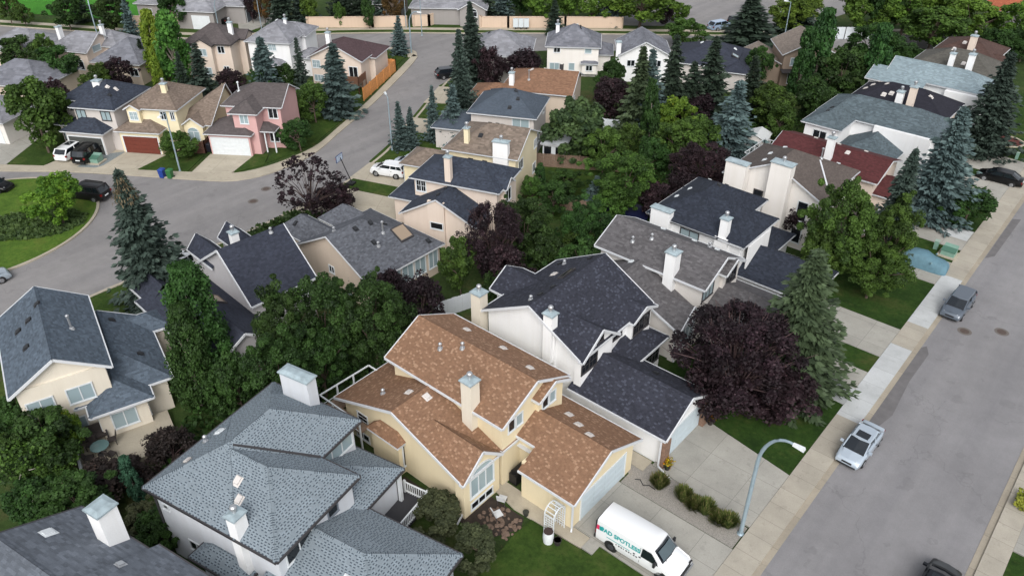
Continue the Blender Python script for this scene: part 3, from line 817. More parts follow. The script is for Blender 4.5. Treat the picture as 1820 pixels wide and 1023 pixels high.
h.vents(up, [(-31.6, 31.9), (-28.4, 32.1), (-25.4, 31.3)], M_VENT, .34); h.pipes(up, [(-31.2, 28.9), (-29.8, 29.6)], .3)
h.vents(lo, [(-30.9, 25.6), (-29.6, 26.0)], M_VENT, .34); h.pipes(lo, [(-32.7, 24.9)], .25)
h.vents(ga, [(-22.6, 32.0), (-21.4, 31.4), (-20.2, 30.9)], M_VENT, .36)
h.win(up, 'E', 28.0, 4.75, .55, .85, 'dark', 0); h.win(up, 'E', 28.75, 4.75, .55, .85, 'blind', 0)
h.win(ug, 'E', 31.0, 4.85, .55, .85, 'dark', 0); h.win(ug, 'E', 31.75, 4.85, .55, .85, 'blind', 0)
h.win(fg, 'E', 25.15, 2.2, 2.0, 1.5, 'blind', 2, arch=True, border=.12)
h.door(lo, 'E', 27.6)
h.win(fg, 'E', 25.1, .62, 1.9, .5, 'dark', 2)
h.win(lo, 'S', -33.9, 2.2, .95, .95, 'dark', 0, bars=2); h.win(lo, 'S', -34.1, .55, 1.2, .5, 'dark', 1)
h.win(bw, 'E', 23.95, 1.6, .35, 1.9, 'dark', 0)
h.garage(ga, 'E', 30.5, 4.7, 2.1)
h.downspout(-18.5, 27.1, 2.5, .05, -.1); h.downspout(-24.4, 23.7, 3.0, .5, -1.5)
dk = MB().box(-37.1, -36.0, 22.95, 27.2, 2.0, 2.14).box(-35.99, -33.1, 22.95, 23.75, 2.0, 2.14).build("deck", M_WOOD, h.t); dk.location = (36.2, -23.4, 0)
rl = MB()
for p0, p1 in (((-37.1, 22.9), (-37.0, 27.2)), ((-37.1, 22.9), (-33.0, 22.9)), ((-37.0, 27.2), (-35.6, 27.2))):
    rl.bar((*p0, 3.2), (*p1, 3.2), .09, .08); rl.bar((*p0, 2.3), (*p1, 2.3), .05, .05)
    n = max(2, int(math.dist(p0, p1) / 1.1))
    for k in range(n + 1):
        x = p0[0] + (p1[0] - p0[0]) * k / n; y = p0[1] + (p1[1] - p0[1]) * k / n; rl.box(x - .05, x + .05, y - .05, y + .05, .1, 3.2)
rl.build("railing", M_WHITE, dk)
h.done()

# black navy roof, white walls
h = House("house", "white house with steep charcoal navy roof right of the orange roofed house", -34.5, 35.0, 0, W_WHITE, R_D, world=True)
up = h.block(-33.3, -24.1, 35.1, 44.25, 5.55, .54, 'v', 'gable', 'gable', ov=.42)
g1 = h.block(-24.2, -23.85, 35.05, 39.5, 5.5, .72, 'u', 'valley', 'gable', ov=.36, zb=2, vp=.54)
g2 = h.block(-24.2, -23.7, 41.0, 44.2, 5.5, .45, 'u', 'valley', 'gable', ov=.3, zb=2, vp=.54)
wg = h.block(-34.7, -30.5, 37.7, 41.6, 5.45, .6, 'u', 'gable', 'open', ov=.36)
ga = h.block(-25.0, -16.95, 35.0, 41.1, 2.7, .55, 'u', 'open', 'gable', ov=.36)
po = h.block(-25.5, -22.5, 38.6, 44.3, 3.1, .42, 'u', 'open', 'hip', ov=.35)
h.chimney(-34.1, -33.2, 34.95, 35.8, 0, 6.8, W_IVORY); h.chimney(-27.35, -26.6, 35.05, 35.7, 4, 8.0, W_WHITE)
h.wallbox(-27.4, -26.5, 35.3, 35.62, 0, 6.4)
h.vents(up, [(-31.0, 40.9)], M_VENT, .36); h.vents(up, [(-32.2, 43.2), (-29.6, 43.5), (-29.2, 37.0), (-29.0, 38.2)], M_VENTD, .3); h.pipes(up, [(-29.4, 36.2), (-31.6, 43.0)], .2)
h.skylight(up, -29.6, 40.6, .5, 1.6, M_GLASS)
h.vents(ga, [(-20.6, 39.4)], M_VENTD, .34)
h.win(g1, 'E', 36.35, 4.6, 1.7, 1.05, 'dark', 1, bars=1, frame=M_DARKTRIM); h.win(g1, 'E', 37.5, 6.1, .65, .5, 'dark', 0, arch=True, frame=M_DARKTRIM)
h.win(up, 'E', 40.2, 4.85, 1.0, .8, 'dark', 1, bars=1, frame=M_DARKTRIM)
h.win(g2, 'E', 42.6, 4.6, 2.0, 1.15, 'dark', 2, bars=1, frame=M_DARKTRIM)
h.win(po, 'E', 42.8, 1.9, 1.7, 1.2, 'dark', 1, bars=1, frame=M_DARKTRIM)
h.win(ga, 'E', 37.9, 3.5, .5, .45, 'dark', 0, arch=True, frame=M_DARKTRIM)
h.garage(ga, 'E', 38.2, 4.6, 2.15)
BRICK = plain("brown brick", (126, 100, 84), .9, noise=(7, .3))
for y in (35.42, 40.68):
    po_ = MB().box(-17.3, -16.95, y - .32, y + .32, .05, 2.5).build("brick_pillar", BRICK, h.t); po_.location = (34.5, -35.0, 0)
h.downspout(-17.25, 34.95, 2.5, 1.2, -.3)
h.done()

# grey-brown roof
h = House("house", "off white house with grey brown roof right of the charcoal navy roof", -34, 45, 0, W_OFF, R_E, world=True)
lo = h.block(-33.8, -22.2, 45.1, 54.0, 3.2, .45, 'v', 'gable', 'hip', ov=.45)
up = h.block(-32.3, -21.9, 48.1, 54.3, 5.6, .5, 'u', 'gable', 'gable', ov=.4)
fg = h.block(-22.35, -22.05, 45.05, 48.9, 3.1, .8, 'u', 'valley', 'gable', ov=.3, vp=.45)
ga = h.block(-24, -16.9, 48.5, 55.3, 2.75, .47, 'u', 'open', 'gable', ov=.35)
ug = h.block(-24.6, -21.65, 51.0, 54.2, 5.55, .5, 'u', 'open', 'gable', ov=.3, zb=3)
h.chimney(-25.6, -24.7, 48.0, 48.85, 3.5, 7.6, W_WHITE)
h.vents(up, [(-29.0, 53.4), (-26.0, 53.4), (-23.8, 53.2)], M_WHITE, .3); h.pipes(up, [(-29.6, 49.6), (-28.3, 50.4), (-24.4, 53.0)], .3)
h.vents(lo, [(-28.6, 48.0), (-29.0, 46.6)], M_WHITE, .3)
h.win(up, 'E', 49.4, 4.7, 1.6, 1.0, 'blind', 2, frame=M_DARKTRIM); h.win(ug, 'E', 52.6, 4.8, 1.5, 1.1, 'dark', 2, frame=M_DARKTRIM)
h.win(fg, 'E', 46.95, 1.9, 1.9, 1.7, 'blind', 2, arch=True, border=.12)
h.garage(ga, 'E', 51.9, 4.7, 2.1)
h.downspout(-22.5, 45.4, 3.0, .2, -.1)
h.done()

# dark slate roof white
h = House("house", "white house with dark slate hip roofs between grey brown and brown roofs", -32.5, 55.5, 0, W_WHITE, R_F, world=True)
up = h.block(-32.2, -22.65, 55.8, 62.4, 5.6, .55, 'u', 'hip', 'hip')
u2 = h.block(-32.2, -25.0, 55.8, 65.1, 5.6, .55, 'v', 'hip', 'hip')
ga = h.block(-26, -16.5, 55.9, 62.0, 2.8, .55, 'u', 'open', 'hip')
po = h.block(-26, -21.9, 61.0, 65.3, 3.0, .42, 'u', 'open', 'hip')
h.chimney(-31.6, -29.7, 55.55, 56.25, 0, 6.4, W_WHITE, flues=0); h.chimney(-25.15, -24.45, 55.95, 56.6, 3, 7.4, W_WHITE)
h.wallbox(-25.4, -24.2, 55.85, 56.4, 0, 5.7); h.wallbox(-22.62, -22.5, 56.6, 60.6, 2.8, 5.4)
h.vents(u2, [(-31.2, 59.2), (-30.9, 61.0), (-30.2, 63.4)], M_WHITE, .26); h.vents(u2, [(-28.3, 61.4), (-28.2, 62.8)], M_VENTD, .3)
h.win(up, 'S', -27.9, 4.6, 1.7, 1.0, 'blind', 1, frame=M_DARKTRIM)
h.win(up, 'E', 57.7, 4.6, 1.5, 1.0, 'dark', 1, frame=M_DARKTRIM, off=.2); h.win(up, 'E', 60.5, 4.7, .8, .8, 'dark', 0, frame=M_DARKTRIM, off=.2)
h.win(po, 'S', -23, 1.9, 1.2, 1.0, 'dark', 1)
h.garage(ga, 'E', 58.9, 4.6, 2.1)
h.done()

# brown-grey roof, tall white gable wall
h = House("house", "tall white house with brown grey roof partly behind the bright leafy tree", -31.0, 66.5, 0, W_WHITEW, R_G, world=True)
m1 = h.block(-31.0, -20.9, 67.6, 76.6, 5.6, .5, 'v', 'gable', 'hip', ov=.35)
m2 = h.block(-27.0, -20.3, 68.4, 73.4, 5.3, .5, 'u', 'open', 'hip', ov=.35)
lo = h.block(-24.5, -18.0, 68.3, 76, 2.8, .5, 'u', 'open', 'hip')
h.chimney(-30.5, -28.4, 66.9, 67.75, 0, 7.2, W_WHITEW, flues=0); h.chimney(-26.1, -24.1, 66.9, 67.85, 0, 8.4, W_WHITEW, flues=1)
h.vents(m1, [(-27.8, 69.4), (-27.4, 73.0), (-28.2, 71.6), (-26.9, 74.4), (-22.6, 75.0)], M_WHITE, .3); h.pipes(m1, [(-23.9, 73.6)], .9)
h.F.bar((7.2, 6.6, 7.1), (9.6, 3.4, 5.95), .14, .06)
h.win(m1, 'S', -27.2, 4.2, .8, 1.0, 'dark', 0, frame=M_DARKTRIM); h.win(m1, 'S', -22.7, 4.0, .9, 1.9, 'dark', 0, frame=M_WHITE); h.win(m1, 'S', -22.8, 1.4, .9, 1.4, 'dark', 0)
h.done()

# dark red roof
h = House("house", "cream house with plain dark red roof and slim white chimney", -31.0, 77.5, 0, W_PEACH, R_H, world=True)
m1 = h.block(-31.0, -19.2, 77.4, 84.6, 4.4, .34, 'u', 'gable', 'gable')
m2 = h.block(-24, -17.6, 78, 83.4, 3.0, .4, 'u', 'open', 'hip')
h.chimney(-25.3, -24.6, 78.5, 79.1, 4, 7.2, W_WHITE)
h.vents(m1, [(-28.0, 83.0), (-25.5, 83.2), (-22.6, 83.2), (-23.6, 80.4)], M_VENT, .32)
h.win(m1, 'S', -28, 2.6, 1.2, 1.0); h.win(m1, 'S', -22, 2.4, 1.2, 1.0, 'blind')
dk = MB().box(-2.6, 0, .5, 5.5, 2.2, 2.35).build("deck", M_WOOD, h.t)
rl = MB()
for p0, p1 in (((-2.6, .5), (-2.6, 5.5)), ((-2.6, .5), (0, .5)), ((-2.6, 5.5), (0, 5.5))):
    rl.bar((*p0, 3.3), (*p1, 3.3), .07, .07); rl.bar((*p0, 2.5), (*p1, 2.5), .05, .05)
    for k in range(5):
        x = p0[0] + (p1[0] - p0[0]) * k / 4; y = p0[1] + (p1[1] - p0[1]) * k / 4; rl.box(x - .04, x + .04, y - .04, y + .04, .1, 3.3)
rl.build("railing", M_WHITE, dk)
h.done()

# grey-green roof
h = House("house", "white house with large mottled grey green hip roof above the dark red roof", -30.8, 85, 0, W_WHITE, R_I, world=True)
m1 = h.block(-30.8, -17.3, 89.2, 95.9, 5.6, .5, 'u', 'hip', 'hip')
m3 = h.block(-30.7, -26.2, 85.0, 93, 5.6, .5, 'v', 'hip', 'open')
lo = h.block(-26.6, -20.3, 83.6, 90, 3.5, .5, 'v', 'hip', 'open')
h.wallbox(-24.0, -18.0, 88.8, 89.8, 0, 5.6)
h.vents(m3, [(-28.8, 87.2), (-28.9, 88.6)], M_VENTD, .32)
h.win(m3, 'S', -28.5, 4.4, 1.4, .9)
h.done()

# near black roof
h = House("house", "cream house with near black hip roof and paired white and peach chimneys", -29.9, 95.0, 0, W_PEACH, R_J, world=True)
m1 = h.block(-29.9, -18.6, 95.6, 103.2, 5.3, .5, 'u', 'hip', 'hip')
h.chimney(-24.4, -23.7, 95.8, 96.5, 4, 7.4, W_WHITE); h.chimney(-23.2, -22.5, 96.0, 96.7, 4, 8.2, W_PEACH)
h.vents(m1, [(-26.6, 99.0), (-26.2, 97.4), (-25.5, 97.8), (-23.6, 99.0), (-21.4, 98.7), (-29.0, 99.4), (-28.6, 100.6), (-28.2, 101.6)], M_VENT, .36)
h.win(m1, 'S', -27, 4.3, 1.2, .9)
h.done()

# pale blue roof
h = House("house", "white house with very pale blue grey roof and tall arched dark window", -31, 105, 0, W_WHITE, R_K, world=True)
m1 = h.block(-29.2, -17.4, 106.3, 112.6, 5.7, .5, 'u', 'gable', 'hip')
m2 = h.block(-31.0, -24.0, 104.9, 110.4, 5.2, .4, 'u', 'gable', 'open')
lo = h.block(-25.5, -19.5, 104.2, 108, 3.4, .4, 'u', 'gable', 'hip')
h.wallbox(-21.6, -18.0, 105.6, 107.2, 0, 5.5)
h.win(m1, 'S', -20.9, 3.4, 1.3, 1.9, 'dark', 1, arch=True, frame=M_DARKTRIM, off=.75, bars=2); h.win(m1, 'S', -18.5, 4.0, .7, 1.3, 'dark', 0, frame=M_DARKTRIM, off=.75)
h.win(m2, 'S', -28.0, 4.4, .8, .7, frame=M_DARKTRIM)
h.vents(lo, [(-23.2, 105.2), (-21.9, 105.2)], M_VENT, .34)
h.done()

h = House("house", "white house with grey olive hip roof and two white chimneys, behind the pale blue roof", -28.7, 114, 0, W_WHITEW, R_L, world=True)
m1 = h.block(-28.7, -17.9, 113.3, 121.6, 5.3, .5, 'u', 'hip', 'hip')
h.chimney(-23.9, -23.3, 113.6, 114.2, 4, 7.6, W_WHITE); h.chimney(-21.7, -21.0, 113.4, 114.1, 3, 8.0, W_WHITE)
h.vents(m1, [(-22.4, 115.2), (-24.4, 117.2)], M_VENT, .34); h.win(m1, 'S', -19.4, 4.2, 1.2, .9)
h.done()

h = House("house", "house with maroon brown hip roof and cream chimney ending the front row", -28, 121, 0, W_PEACH, R_M, world=True)
m1 = h.block(-28.1, -20.0, 121.8, 129.6, 5.3, .45, 'u', 'hip', 'hip'); m2 = h.block(-25, -19.0, 121.5, 126.4, 4.6, .45, 'u', 'open', 'gable')
h.chimney(-23.9, -23.1, 122.2, 122.9, 4, 7.9, W_PEACH); h.vents(m1, [(-24.8, 124.2), (-23.7, 124.6)], M_VENT, .34)
h.win(m2, 'E', 124, 3.6, 1.2, 1.0)
h.done()

h = House("house", "far house with bright terracotta roof at the top right corner", -28.5, 157, 0, W_DKGREY, R_TC, world=True)
m1 = h.block(-30.0, -17, 155, 164, 4.0, .4, 'u', 'gable', 'gable'); m2 = h.block(-27, -22, 152.4, 160, 4.1, .4, 'v', 'gable', 'open')
h.win(m2, 'S', -24.4, 2.6, 1.4, 1.1)
h.done()

# ================= middle row, backing on to the front row
h = House("house", "cream house with blue grey roof, patio and bay window at the left edge", -49.4, 8.2, -17, W_IVORY, R_O)
m1 = h.block(-9.9, 0, 0, 6.2, 5.6, .62, 'u', 'gable', 'gable', ov=.4)
lo = h.block(-8.8, -.2, 3.2, 9.6, 3.0, .55, 'u', 'gable', 'hip', ov=.4)
b3 = h.block(-4, 1.25, 3.9, 8.0, 2.95, .5, 'u', 'open', 'hip', ov=.45)
w1 = h.block(-9.4, -6.5, 5.4, 11.0, 3.0, .55, 'v', 'open', 'hip')
h.wallbox(-.9, -.27, .42, 5.78, 2.4, 5.7)
pp = h.pipes(m1, [(-4.4, 4.6)], 1.0); h.vents(m1, [(-3.6, 1.7), (-6.2, 1.4), (-6.4, 2.2), (-7.4, 3.0)], M_VENTD, .32); h.vents(lo, [(-3.0, 8.2), (-7.6, 7.2)], M_VENTD, .3)
h.win(m1, 'E', 1.5, 4.0, 1.5, 1.15, 'blind', 1, off=.15); h.win(m1, 'E', 3.9, 4.1, 1.5, 1.15, 'blind', 1, off=.15)
h.win(m1, 'E', 2.7, 1.5, 1.8, 1.2, 'blind', 1)
h.win(b3, 'E', 5.9, 1.7, 1.5, 1.25, 'blind', 1); h.win(b3, 'S', .1, 1.7, .8, 1.2, 'blind', 0); h.win(b3, 'N', .1, 1.7, .8, 1.2, 'blind', 0)
pt = MB().box(.05, 4.0, 2.6, 8.6, .1, .55).build("patio", M_WALKP, h.t)
MB().box(.05, 4.05, 2.42, 2.58, .1, 1.1).build("patio_wall", M_WHITE, h.t)
h.done()

h = House("house", "grey sided house with blue black saltbox roof, two pointed dormers and a tan skylight", -53.1, 25.5, -4, W_SIDING, R_P)
mm = h.block(-4.0, 5.0, .0, 5.9, 4.3, .68, 'v', 'gable', 'gable', ov=.3, rp=.555, ze1=4.3)
lo = h.block(-4.2, 8.4, -5.4, .6, 3.0, .62, 'u', 'hip', 'gable', ov=.35, ze1=3.0)
d1 = h.block(-5.3, -1.0, .1, 2.2, 5.0, 1.1, 'u', 'gable', 'open', ov=.2, zb=2)
d2 = h.block(-5.3, -1.0, 2.9, 5.0, 5.0, 1.1, 'u', 'gable', 'open', ov=.2, zb=2)
wg = h.block(-6.2, -2.4, -4.9, -2.2, 3.1, 1.0, 'u', 'gable', 'open', ov=.25)
h.chimney(-1.4, -.8, 2.2, 2.8, 5, 7.4, W_WHITE)
h.skylight(lo, 2.0, -1.5, 1.5, 1.3, SKY_TAN)
h.vents(mm, [(.9, 4.9)], M_VENTD, .3); h.pipes(mm, [(1.2, 4.6)], .25)
h.win(mm, 'E', 4.6, 3.4, 1.0, .8, 'dark', 1); h.win(wg, 'W', -3.5, 1.8, 1.2, 1.0)
h.done()

h = House("house", "beige bungalow with broad mid grey roof, tan skylight and a row of rear windows", -55, 34, 0, W_BEIGE, R_Q, world=True)
mm = h.block(-55.3, -45.2, 34.2, 43.2, 3.0, .55, 'v', 'gable', 'hip', ov=.35)
d1 = h.block(-59.0, -51, 35.0, 38.4, 3.0, .8, 'u', 'hip', 'open', ov=.3)
d2 = h.block(-57.6, -51, 38.7, 42.2, 3.0, .8, 'u', 'hip', 'open', ov=.3)
h.skylight(mm, -47.6, 40.4, 1.4, 1.5, SKY_TAN)
h.pipes(mm, [(-48.4, 38.9)], 1.0); h.pipes(mm, [(-50.9, 35.6), (-47.6, 37.6)], .25)
h.vents(mm, [(-49.7, 37.0), (-49.6, 38.6), (-49.4, 40.0), (-48.0, 37.5), (-46.0, 42.0)], M_VENTD, .32); h.vents(d1, [(-57.2, 35.9)], M_VENTD, .3)
for y, w in ((37.4, 1.2), (38.9, 1.2), (40.4, 1.2), (42.0, 1.0)): h.win(mm, 'E', y, 1.75, w, 1.6, 'blind', 1)
h.win(mm, 'S', -50.5, 2.2, .6, .6)
h.done()

h = House("house", "pale pink beige house with navy grey roofs and slender chimney by the basketball hoop", -53.7, 47.2, 19, W_PEACH, R_R)
up = h.block(-.1, 9.4, -.1, 5.6, 5.4, .55, 'u', 'hip', 'hip')
lo = h.block(.2, 8.3, -3.1, 3, 3.0, .55, 'v', 'gable', 'open', ov=.32)
po = h.block(-2.4, 1.2, -.4, 4.6, 3.0, .5, 'u', 'hip', 'open')
gp = h.block(6.5, 9.75, .9, 3.2, 5.3, .75, 'u', 'open', 'gable', ov=.25)
h.chimney(3.7, 4.3, .1, .65, 5, 8.0, W_PEACH)
h.vents(up, [(5.2, 2.9), (6.6, 3.1)], M_VENTD, .36); h.vents(lo, [(3.9, -1.8), (4.1, -.6)], M_VENTD, .3)
h.win(up, 'S', 1.0, 4.5, .95, 1.1, 'dark', 1, bars=1); h.win(gp, 'E', 2.0, 4.3, 1.2, 1.2, 'dark', 1)
h.W.box(3.3, 5.0, -3.0, -2.74, 0, 4.9); h.win(lo, 'S', 4.2, 2.4, 1.2, .6, 'dark', 0, off=.27)
h.done()

h = House("house", "pale yellow house with weathered tan roof and low tan garage roof", -56.1, 54.1, 21, W_YELLOW, R_S)
up = h.block(-.1, 8.3, 0, 7.8, 5.3, .48, 'u', 'hip', 'gable'); 
ga = h.block(-5.3, .8, 0, 4.6, 2.8, .5, 'u', 'hip', 'open')
u2 = h.block(.6, 4.0, 3.5, 8.0, 5.2, .45, 'v', 'open', 'hip')
h.chimney(2.0, 2.5, 1.0, 1.5, 5, 7.4, W_YELLOW); h.chimney(5.6, 7.2, -.05, .65, 0, 6.9, W_WHITE)
h.vents(up, [(3.4, 5.0), (4.6, 5.6), (4.4, 4.6), (3.4, 2.2)], M_VENTD, .34)
h.win(up, 'E', 6.8, 4.3, .8, .9); h.win(up, 'E', 6.4, 1.6, .9, 1.0); h.win(up, 'E', 2, 3.9, 1.2, 1.0); h.garage(ga, 'W', 2.3, 3.8, 2.1)
# glazed sun room at the back
h.done()
sr = House("sun_room", "white sun room with glazed sides behind the slate blue roofed house", -52.4, 68.6, 26, M_WHITE, plain("white flat roof", (222, 228, 232), .5), cat="sun room")
s1 = sr.block(-1.4, 1.6, -1.7, 1.7, 2.7, .12, 'u', 'hip', 'hip', ov=.2, cap=False)
for k in range(2): sr.win(s1, 'E', -.75 + k * 1.4, 1.5, .85, 1.7, 'dark', 0)
for k in range(2): sr.win(s1, 'S', -.6 + k * 1.35, 1.5, .85, 1.7, 'dark', 0)
sr.done()

h = House("house", "pale grey house with plain slate blue hip roof in the middle row", -61.1, 63.2, 26, W_LGREY, R_T)
up = h.block(-.1, 8.1, -.1, 7.0, 5.3, .55, 'u', 'hip', 'hip'); u2 = h.block(.4, 4.5, 2.4, 8.4, 5.1, .5, 'v', 'open', 'hip')
ga = h.block(-4.8, 1.0, .4, 5.6, 2.8, .5, 'u', 'hip', 'open')
h.vents(up, [(4.9, 3.2), (5.4, 2.2), (4.7, 1.0)], M_VENTD, .3); h.vents(up, [(4.5, 4.1)], M_BLACK, .5)
h.win(up, 'S', 6.2, 4.4, 1.9, 1.1, 'blind', 1); h.win(up, 'E', 5.2, 4.4, .7, .7); h.win(up, 'E', 2.6, 2.0, 1.2, 1.2)
h.done()

h = House("house", "long terracotta shingled house behind the slate blue roof", -65.4, 73.7, 26, W_BEIGE, R_U)
up = h.block(-.2, 9.3, .1, 8.4, 4.0, .42, 'u', 'hip', 'gable'); fr = h.block(-4.4, 1.2, -2.2, 4.6, 2.9, .45, 'u', 'hip', 'open')
h.chimney(.9, 1.5, .9, 1.5, 3, 5.9, W_WHITE, flues=1); h.vents(up, [(3.0, 4.6), (4.8, 4.6), (6.6, 4.6)], M_VENT, .34); h.pipes(up, [(3.2, 2.2)], 1.1)
h.win(up, 'E', 3.2, 2.2, 1.2, 1.1)
h.done()

h = House("house", "white two storey house with weathered grey hip roof and small rear bay window", -71.5, 90.9, 35, W_WHITEW, R_V)
up = h.block(-.3, 7.7, -.3, 6.5, 4.35, .6, 'v', 'hip', 'hip', ov=.3); lo = h.block(6.5, 9.6, 2.2, 7.4, 2.6, .5, 'u', 'open', 'hip')
h.chimney(1.0, 1.5, 3.4, 3.9, 5, 6.4, W_WHITE); h.pipes(up, [(4.6, 2.6)], .3, M_BLACK); h.vents(up, [(4.1, 3.6)], M_WHITE, .3)
h.win(up, 'S', 1.4, 3.8, .85, .65); h.win(up, 'S', 5.9, 3.8, .85, .65, 'blind', 0)
h.win(up, 'S', 1.1, 1.35, 1.3, 1.0, 'blind', 1); h.door(up, 'S', 2.15, .4, 1.3, z0=.4); h.win(up, 'S', 3.6, 1.4, .75, 1.0, 'blind', 0)
bb = h.block(4.9, 7.4, -.95, .4, 2.2, .35, 'u', 'hip', 'hip', ov=.2, cap=False, zb=.6)
h.win(bb, 'S', 6.15, 1.5, .85, .7)
h.done()

h = House("house", "small white gable ended house with weathered roof right of the white hip roofed one", -61.3, 94.5, 38, W_WHITE, R_V)
up = h.block(-.2, 7.4, .9, 8.4, 3.9, .52, 'v', 'gable', 'gable')
h.chimney(-.5, .15, 1.2, 1.9, 0, 5.6, W_WHITE, flues=0); h.win(up, 'S', 1.7, 2.7, 1.0, .8); h.win(up, 'S', 5.4, 2.7, 1.0, .8)
h.done()

h = House("house", "bungalow with charcoal navy hip roof and pale skylight behind the spruces", -57.7, 106, 20, W_LGREY, R_P)
up = h.block(-1, 10.0, -6.0, 3.3, 3.0, .45, 'u', 'hip', 'hip'); u2 = h.block(6.6, 10.4, -7.4, -1, 2.9, .45, 'v', 'hip', 'open')
h.skylight(up, 7.8, -3.6, 1.0, 1.0, M_METAL); h.vents(up, [(2.6, -1.0), (7.4, -.9)], M_WHITE, .32); h.win(u2, 'E', -4.5, 1.6, 1.2, 1.2)
h.done()

h = House("house", "taupe two storey house with small white framed windows left of the tall poplars", -43.6, 109.0, 38, W_TAUPE, shingle("taupe shingles", (128, 118, 110), .16))
up = h.block(-.4, 7.5, -.4, 7.0, 4.6, .5, 'v', 'gable', 'gable'); lo = h.block(-4.4, .6, .6, 8.0, 2.7, .5, 'v', 'gable', 'gable')
h.win(up, 'S', 1.5, 3.5, 1.0, 1.0, 'blind', 0); h.win(up, 'S', 1.5, 1.2, 1.0, 1.5, 'dark', 1); h.win(up, 'S', 5.0, 3.5, 1.0, 1.0, 'blind', 0)
pr = MB().box(-.3, 3.2, -1.6, 0, 2.35, 2.45).build("porch_roof", M_DARKTRIM, h.t)
h.done()

h = House("house", "house with silvery weathered shake roof hidden behind two purple trees", -75.5, 85.5, 35, W_OFF, R_W)
up = h.block(-5.0, 4.5, -4.0, 5.0, 4.6, .5, 'v', 'hip', 'hip')
h.win(up, 'S', 0, 3.4, 1.2, 1.0); h.vents(up, [(-2, 1.6), (1, 2.4)], M_VENTD, .3)
h.done()

# ================= far side of the cul-de-sac
h = House("house", "grey white two storey house with navy slate hip roofs and dark grey garage door", -97.4, 32.3, 30, W_LGREY, R_R)
up = h.block(.7, 6.6, 1.5, 9.3, 5.3, .55, 'u', 'hip', 'hip'); u2 = h.block(-2.0, 4.4, 3.5, 9.2, 5.3, .55, 'u', 'hip', 'open')
ga = h.block(-.1, 5.5, -.1, 3.9, 2.9, .55, 'u', 'hip', 'hip', rp=.6); si = h.block(-2.0, 1.5, 1.6, 4.0, 2.9, .4, 'u', 'hip', 'open')
h.chimney(2.4, 3.3, 4.5, 5.2, 6, 7.4, W_WHITE); h.vents(up, [(5.0, 5.0), (4.4, 4.4)], M_VENT, .3); h.vents(up, [(5.2, 3.4)], M_VENTD, .3)
h.win(up, 'S', 1.9, 4.35, 1.1, 1.0, 'blind', 1, frame=M_DARKTRIM); h.win(up, 'S', 5.1, 4.35, 1.1, 1.0, 'blind', 1, frame=M_DARKTRIM)
h.win(u2, 'S', -.2, 4.4, 1.5, .9, 'blind', 1, frame=M_DARKTRIM); h.win(si, 'S', -.6, 1.5, 1.5, 1.3, 'blind', 1, frame=M_DARKTRIM)
h.garage(ga, 'S', 2.7, 4.3, 2.1, plain("charcoal garage door", (68, 70, 68), .6))
h.done()

h = House("house", "pale yellow house with tan brown roof, brick red garage door and an arched front window", -92.6, 36.4, 33, W_YELLOW, R_b)
up = h.block(1.2, 7.6, 1.3, 8.8, 5.3, .55, 'u', 'hip', 'hip'); rt = h.block(5.4, 10.6, 2.8, 10.2, 3.0, .62, 'u', 'hip', 'gable', rp=.72)
ga = h.block(-.1, 5.6, -.1, 4.4, 2.9, .5, 'u', 'hip', 'hip', rp=.6); fg = h.block(7.0, 9.9, 2.2, 5.0, 3.0, .7, 'v', 'gable', 'open', ov=.25)
gg = h.block(1.2, 3.2, .9, 3.0, 5.2, .6, 'v', 'gable', 'open', ov=.2, zb=3)
h.chimney(5.0, 5.6, 3.4, 3.9, 5, 7.5, W_YELLOW)
h.win(gg, 'S', 2.2, 4.4, .9, .9, 'blind', 1, bars=1); h.win(up, 'S', 5.6, 4.4, .6, .9); h.win(up, 'S', 6.7, 4.4, .4, .9)
h.win(fg, 'S', 8.4, 1.7, 1.3, 1.1, 'blind', 1, arch=True); h.garage(ga, 'S', 2.8, 4.3, 2.1, plain("brick red garage door", (104, 48, 36), .6, noise=(3, .1)))
h.done()

h = House("house", "pink house with warm grey roof and white garage door", -84.2, 42.9, 34.5, W_PINK, R_f)
up = h.block(1.4, 8.8, 2.6, 9.0, 5.3, .55, 'u', 'hip', 'gable'); fg = h.block(3.1, 6.6, .5, 5.0, 5.2, .55, 'v', 'hip', 'open')
ga = h.block(-.1, 5.7, -.1, 4.4, 2.8, .5, 'u', 'hip', 'hip', rp=.6); po = h.block(5.2, 8.0, 1.3, 4.2, 2.8, .4, 'u', 'open', 'hip', wall=False)
h.win(fg, 'S', 4.8, 4.4, .9, 1.0, 'blind', 1); h.win(up, 'S', 7.5, 4.4, 1.0, 1.1, 'dark', 1)
h.garage(ga, 'S', 2.8, 4.4, 2.1, M_WHITE); h.pipes(up, [(2.6, 5.6)], 1.0, M_WHITE)
for x in (6.6, 7.7): MB().box(x, x + .14, 1.45, 1.59, .1, 2.8).build("porch_post", M_WHITE, h.t)
h.win(up, 'S', 7.2, 1.5, 1.0, 1.2, 'dark', 1)
h.done()

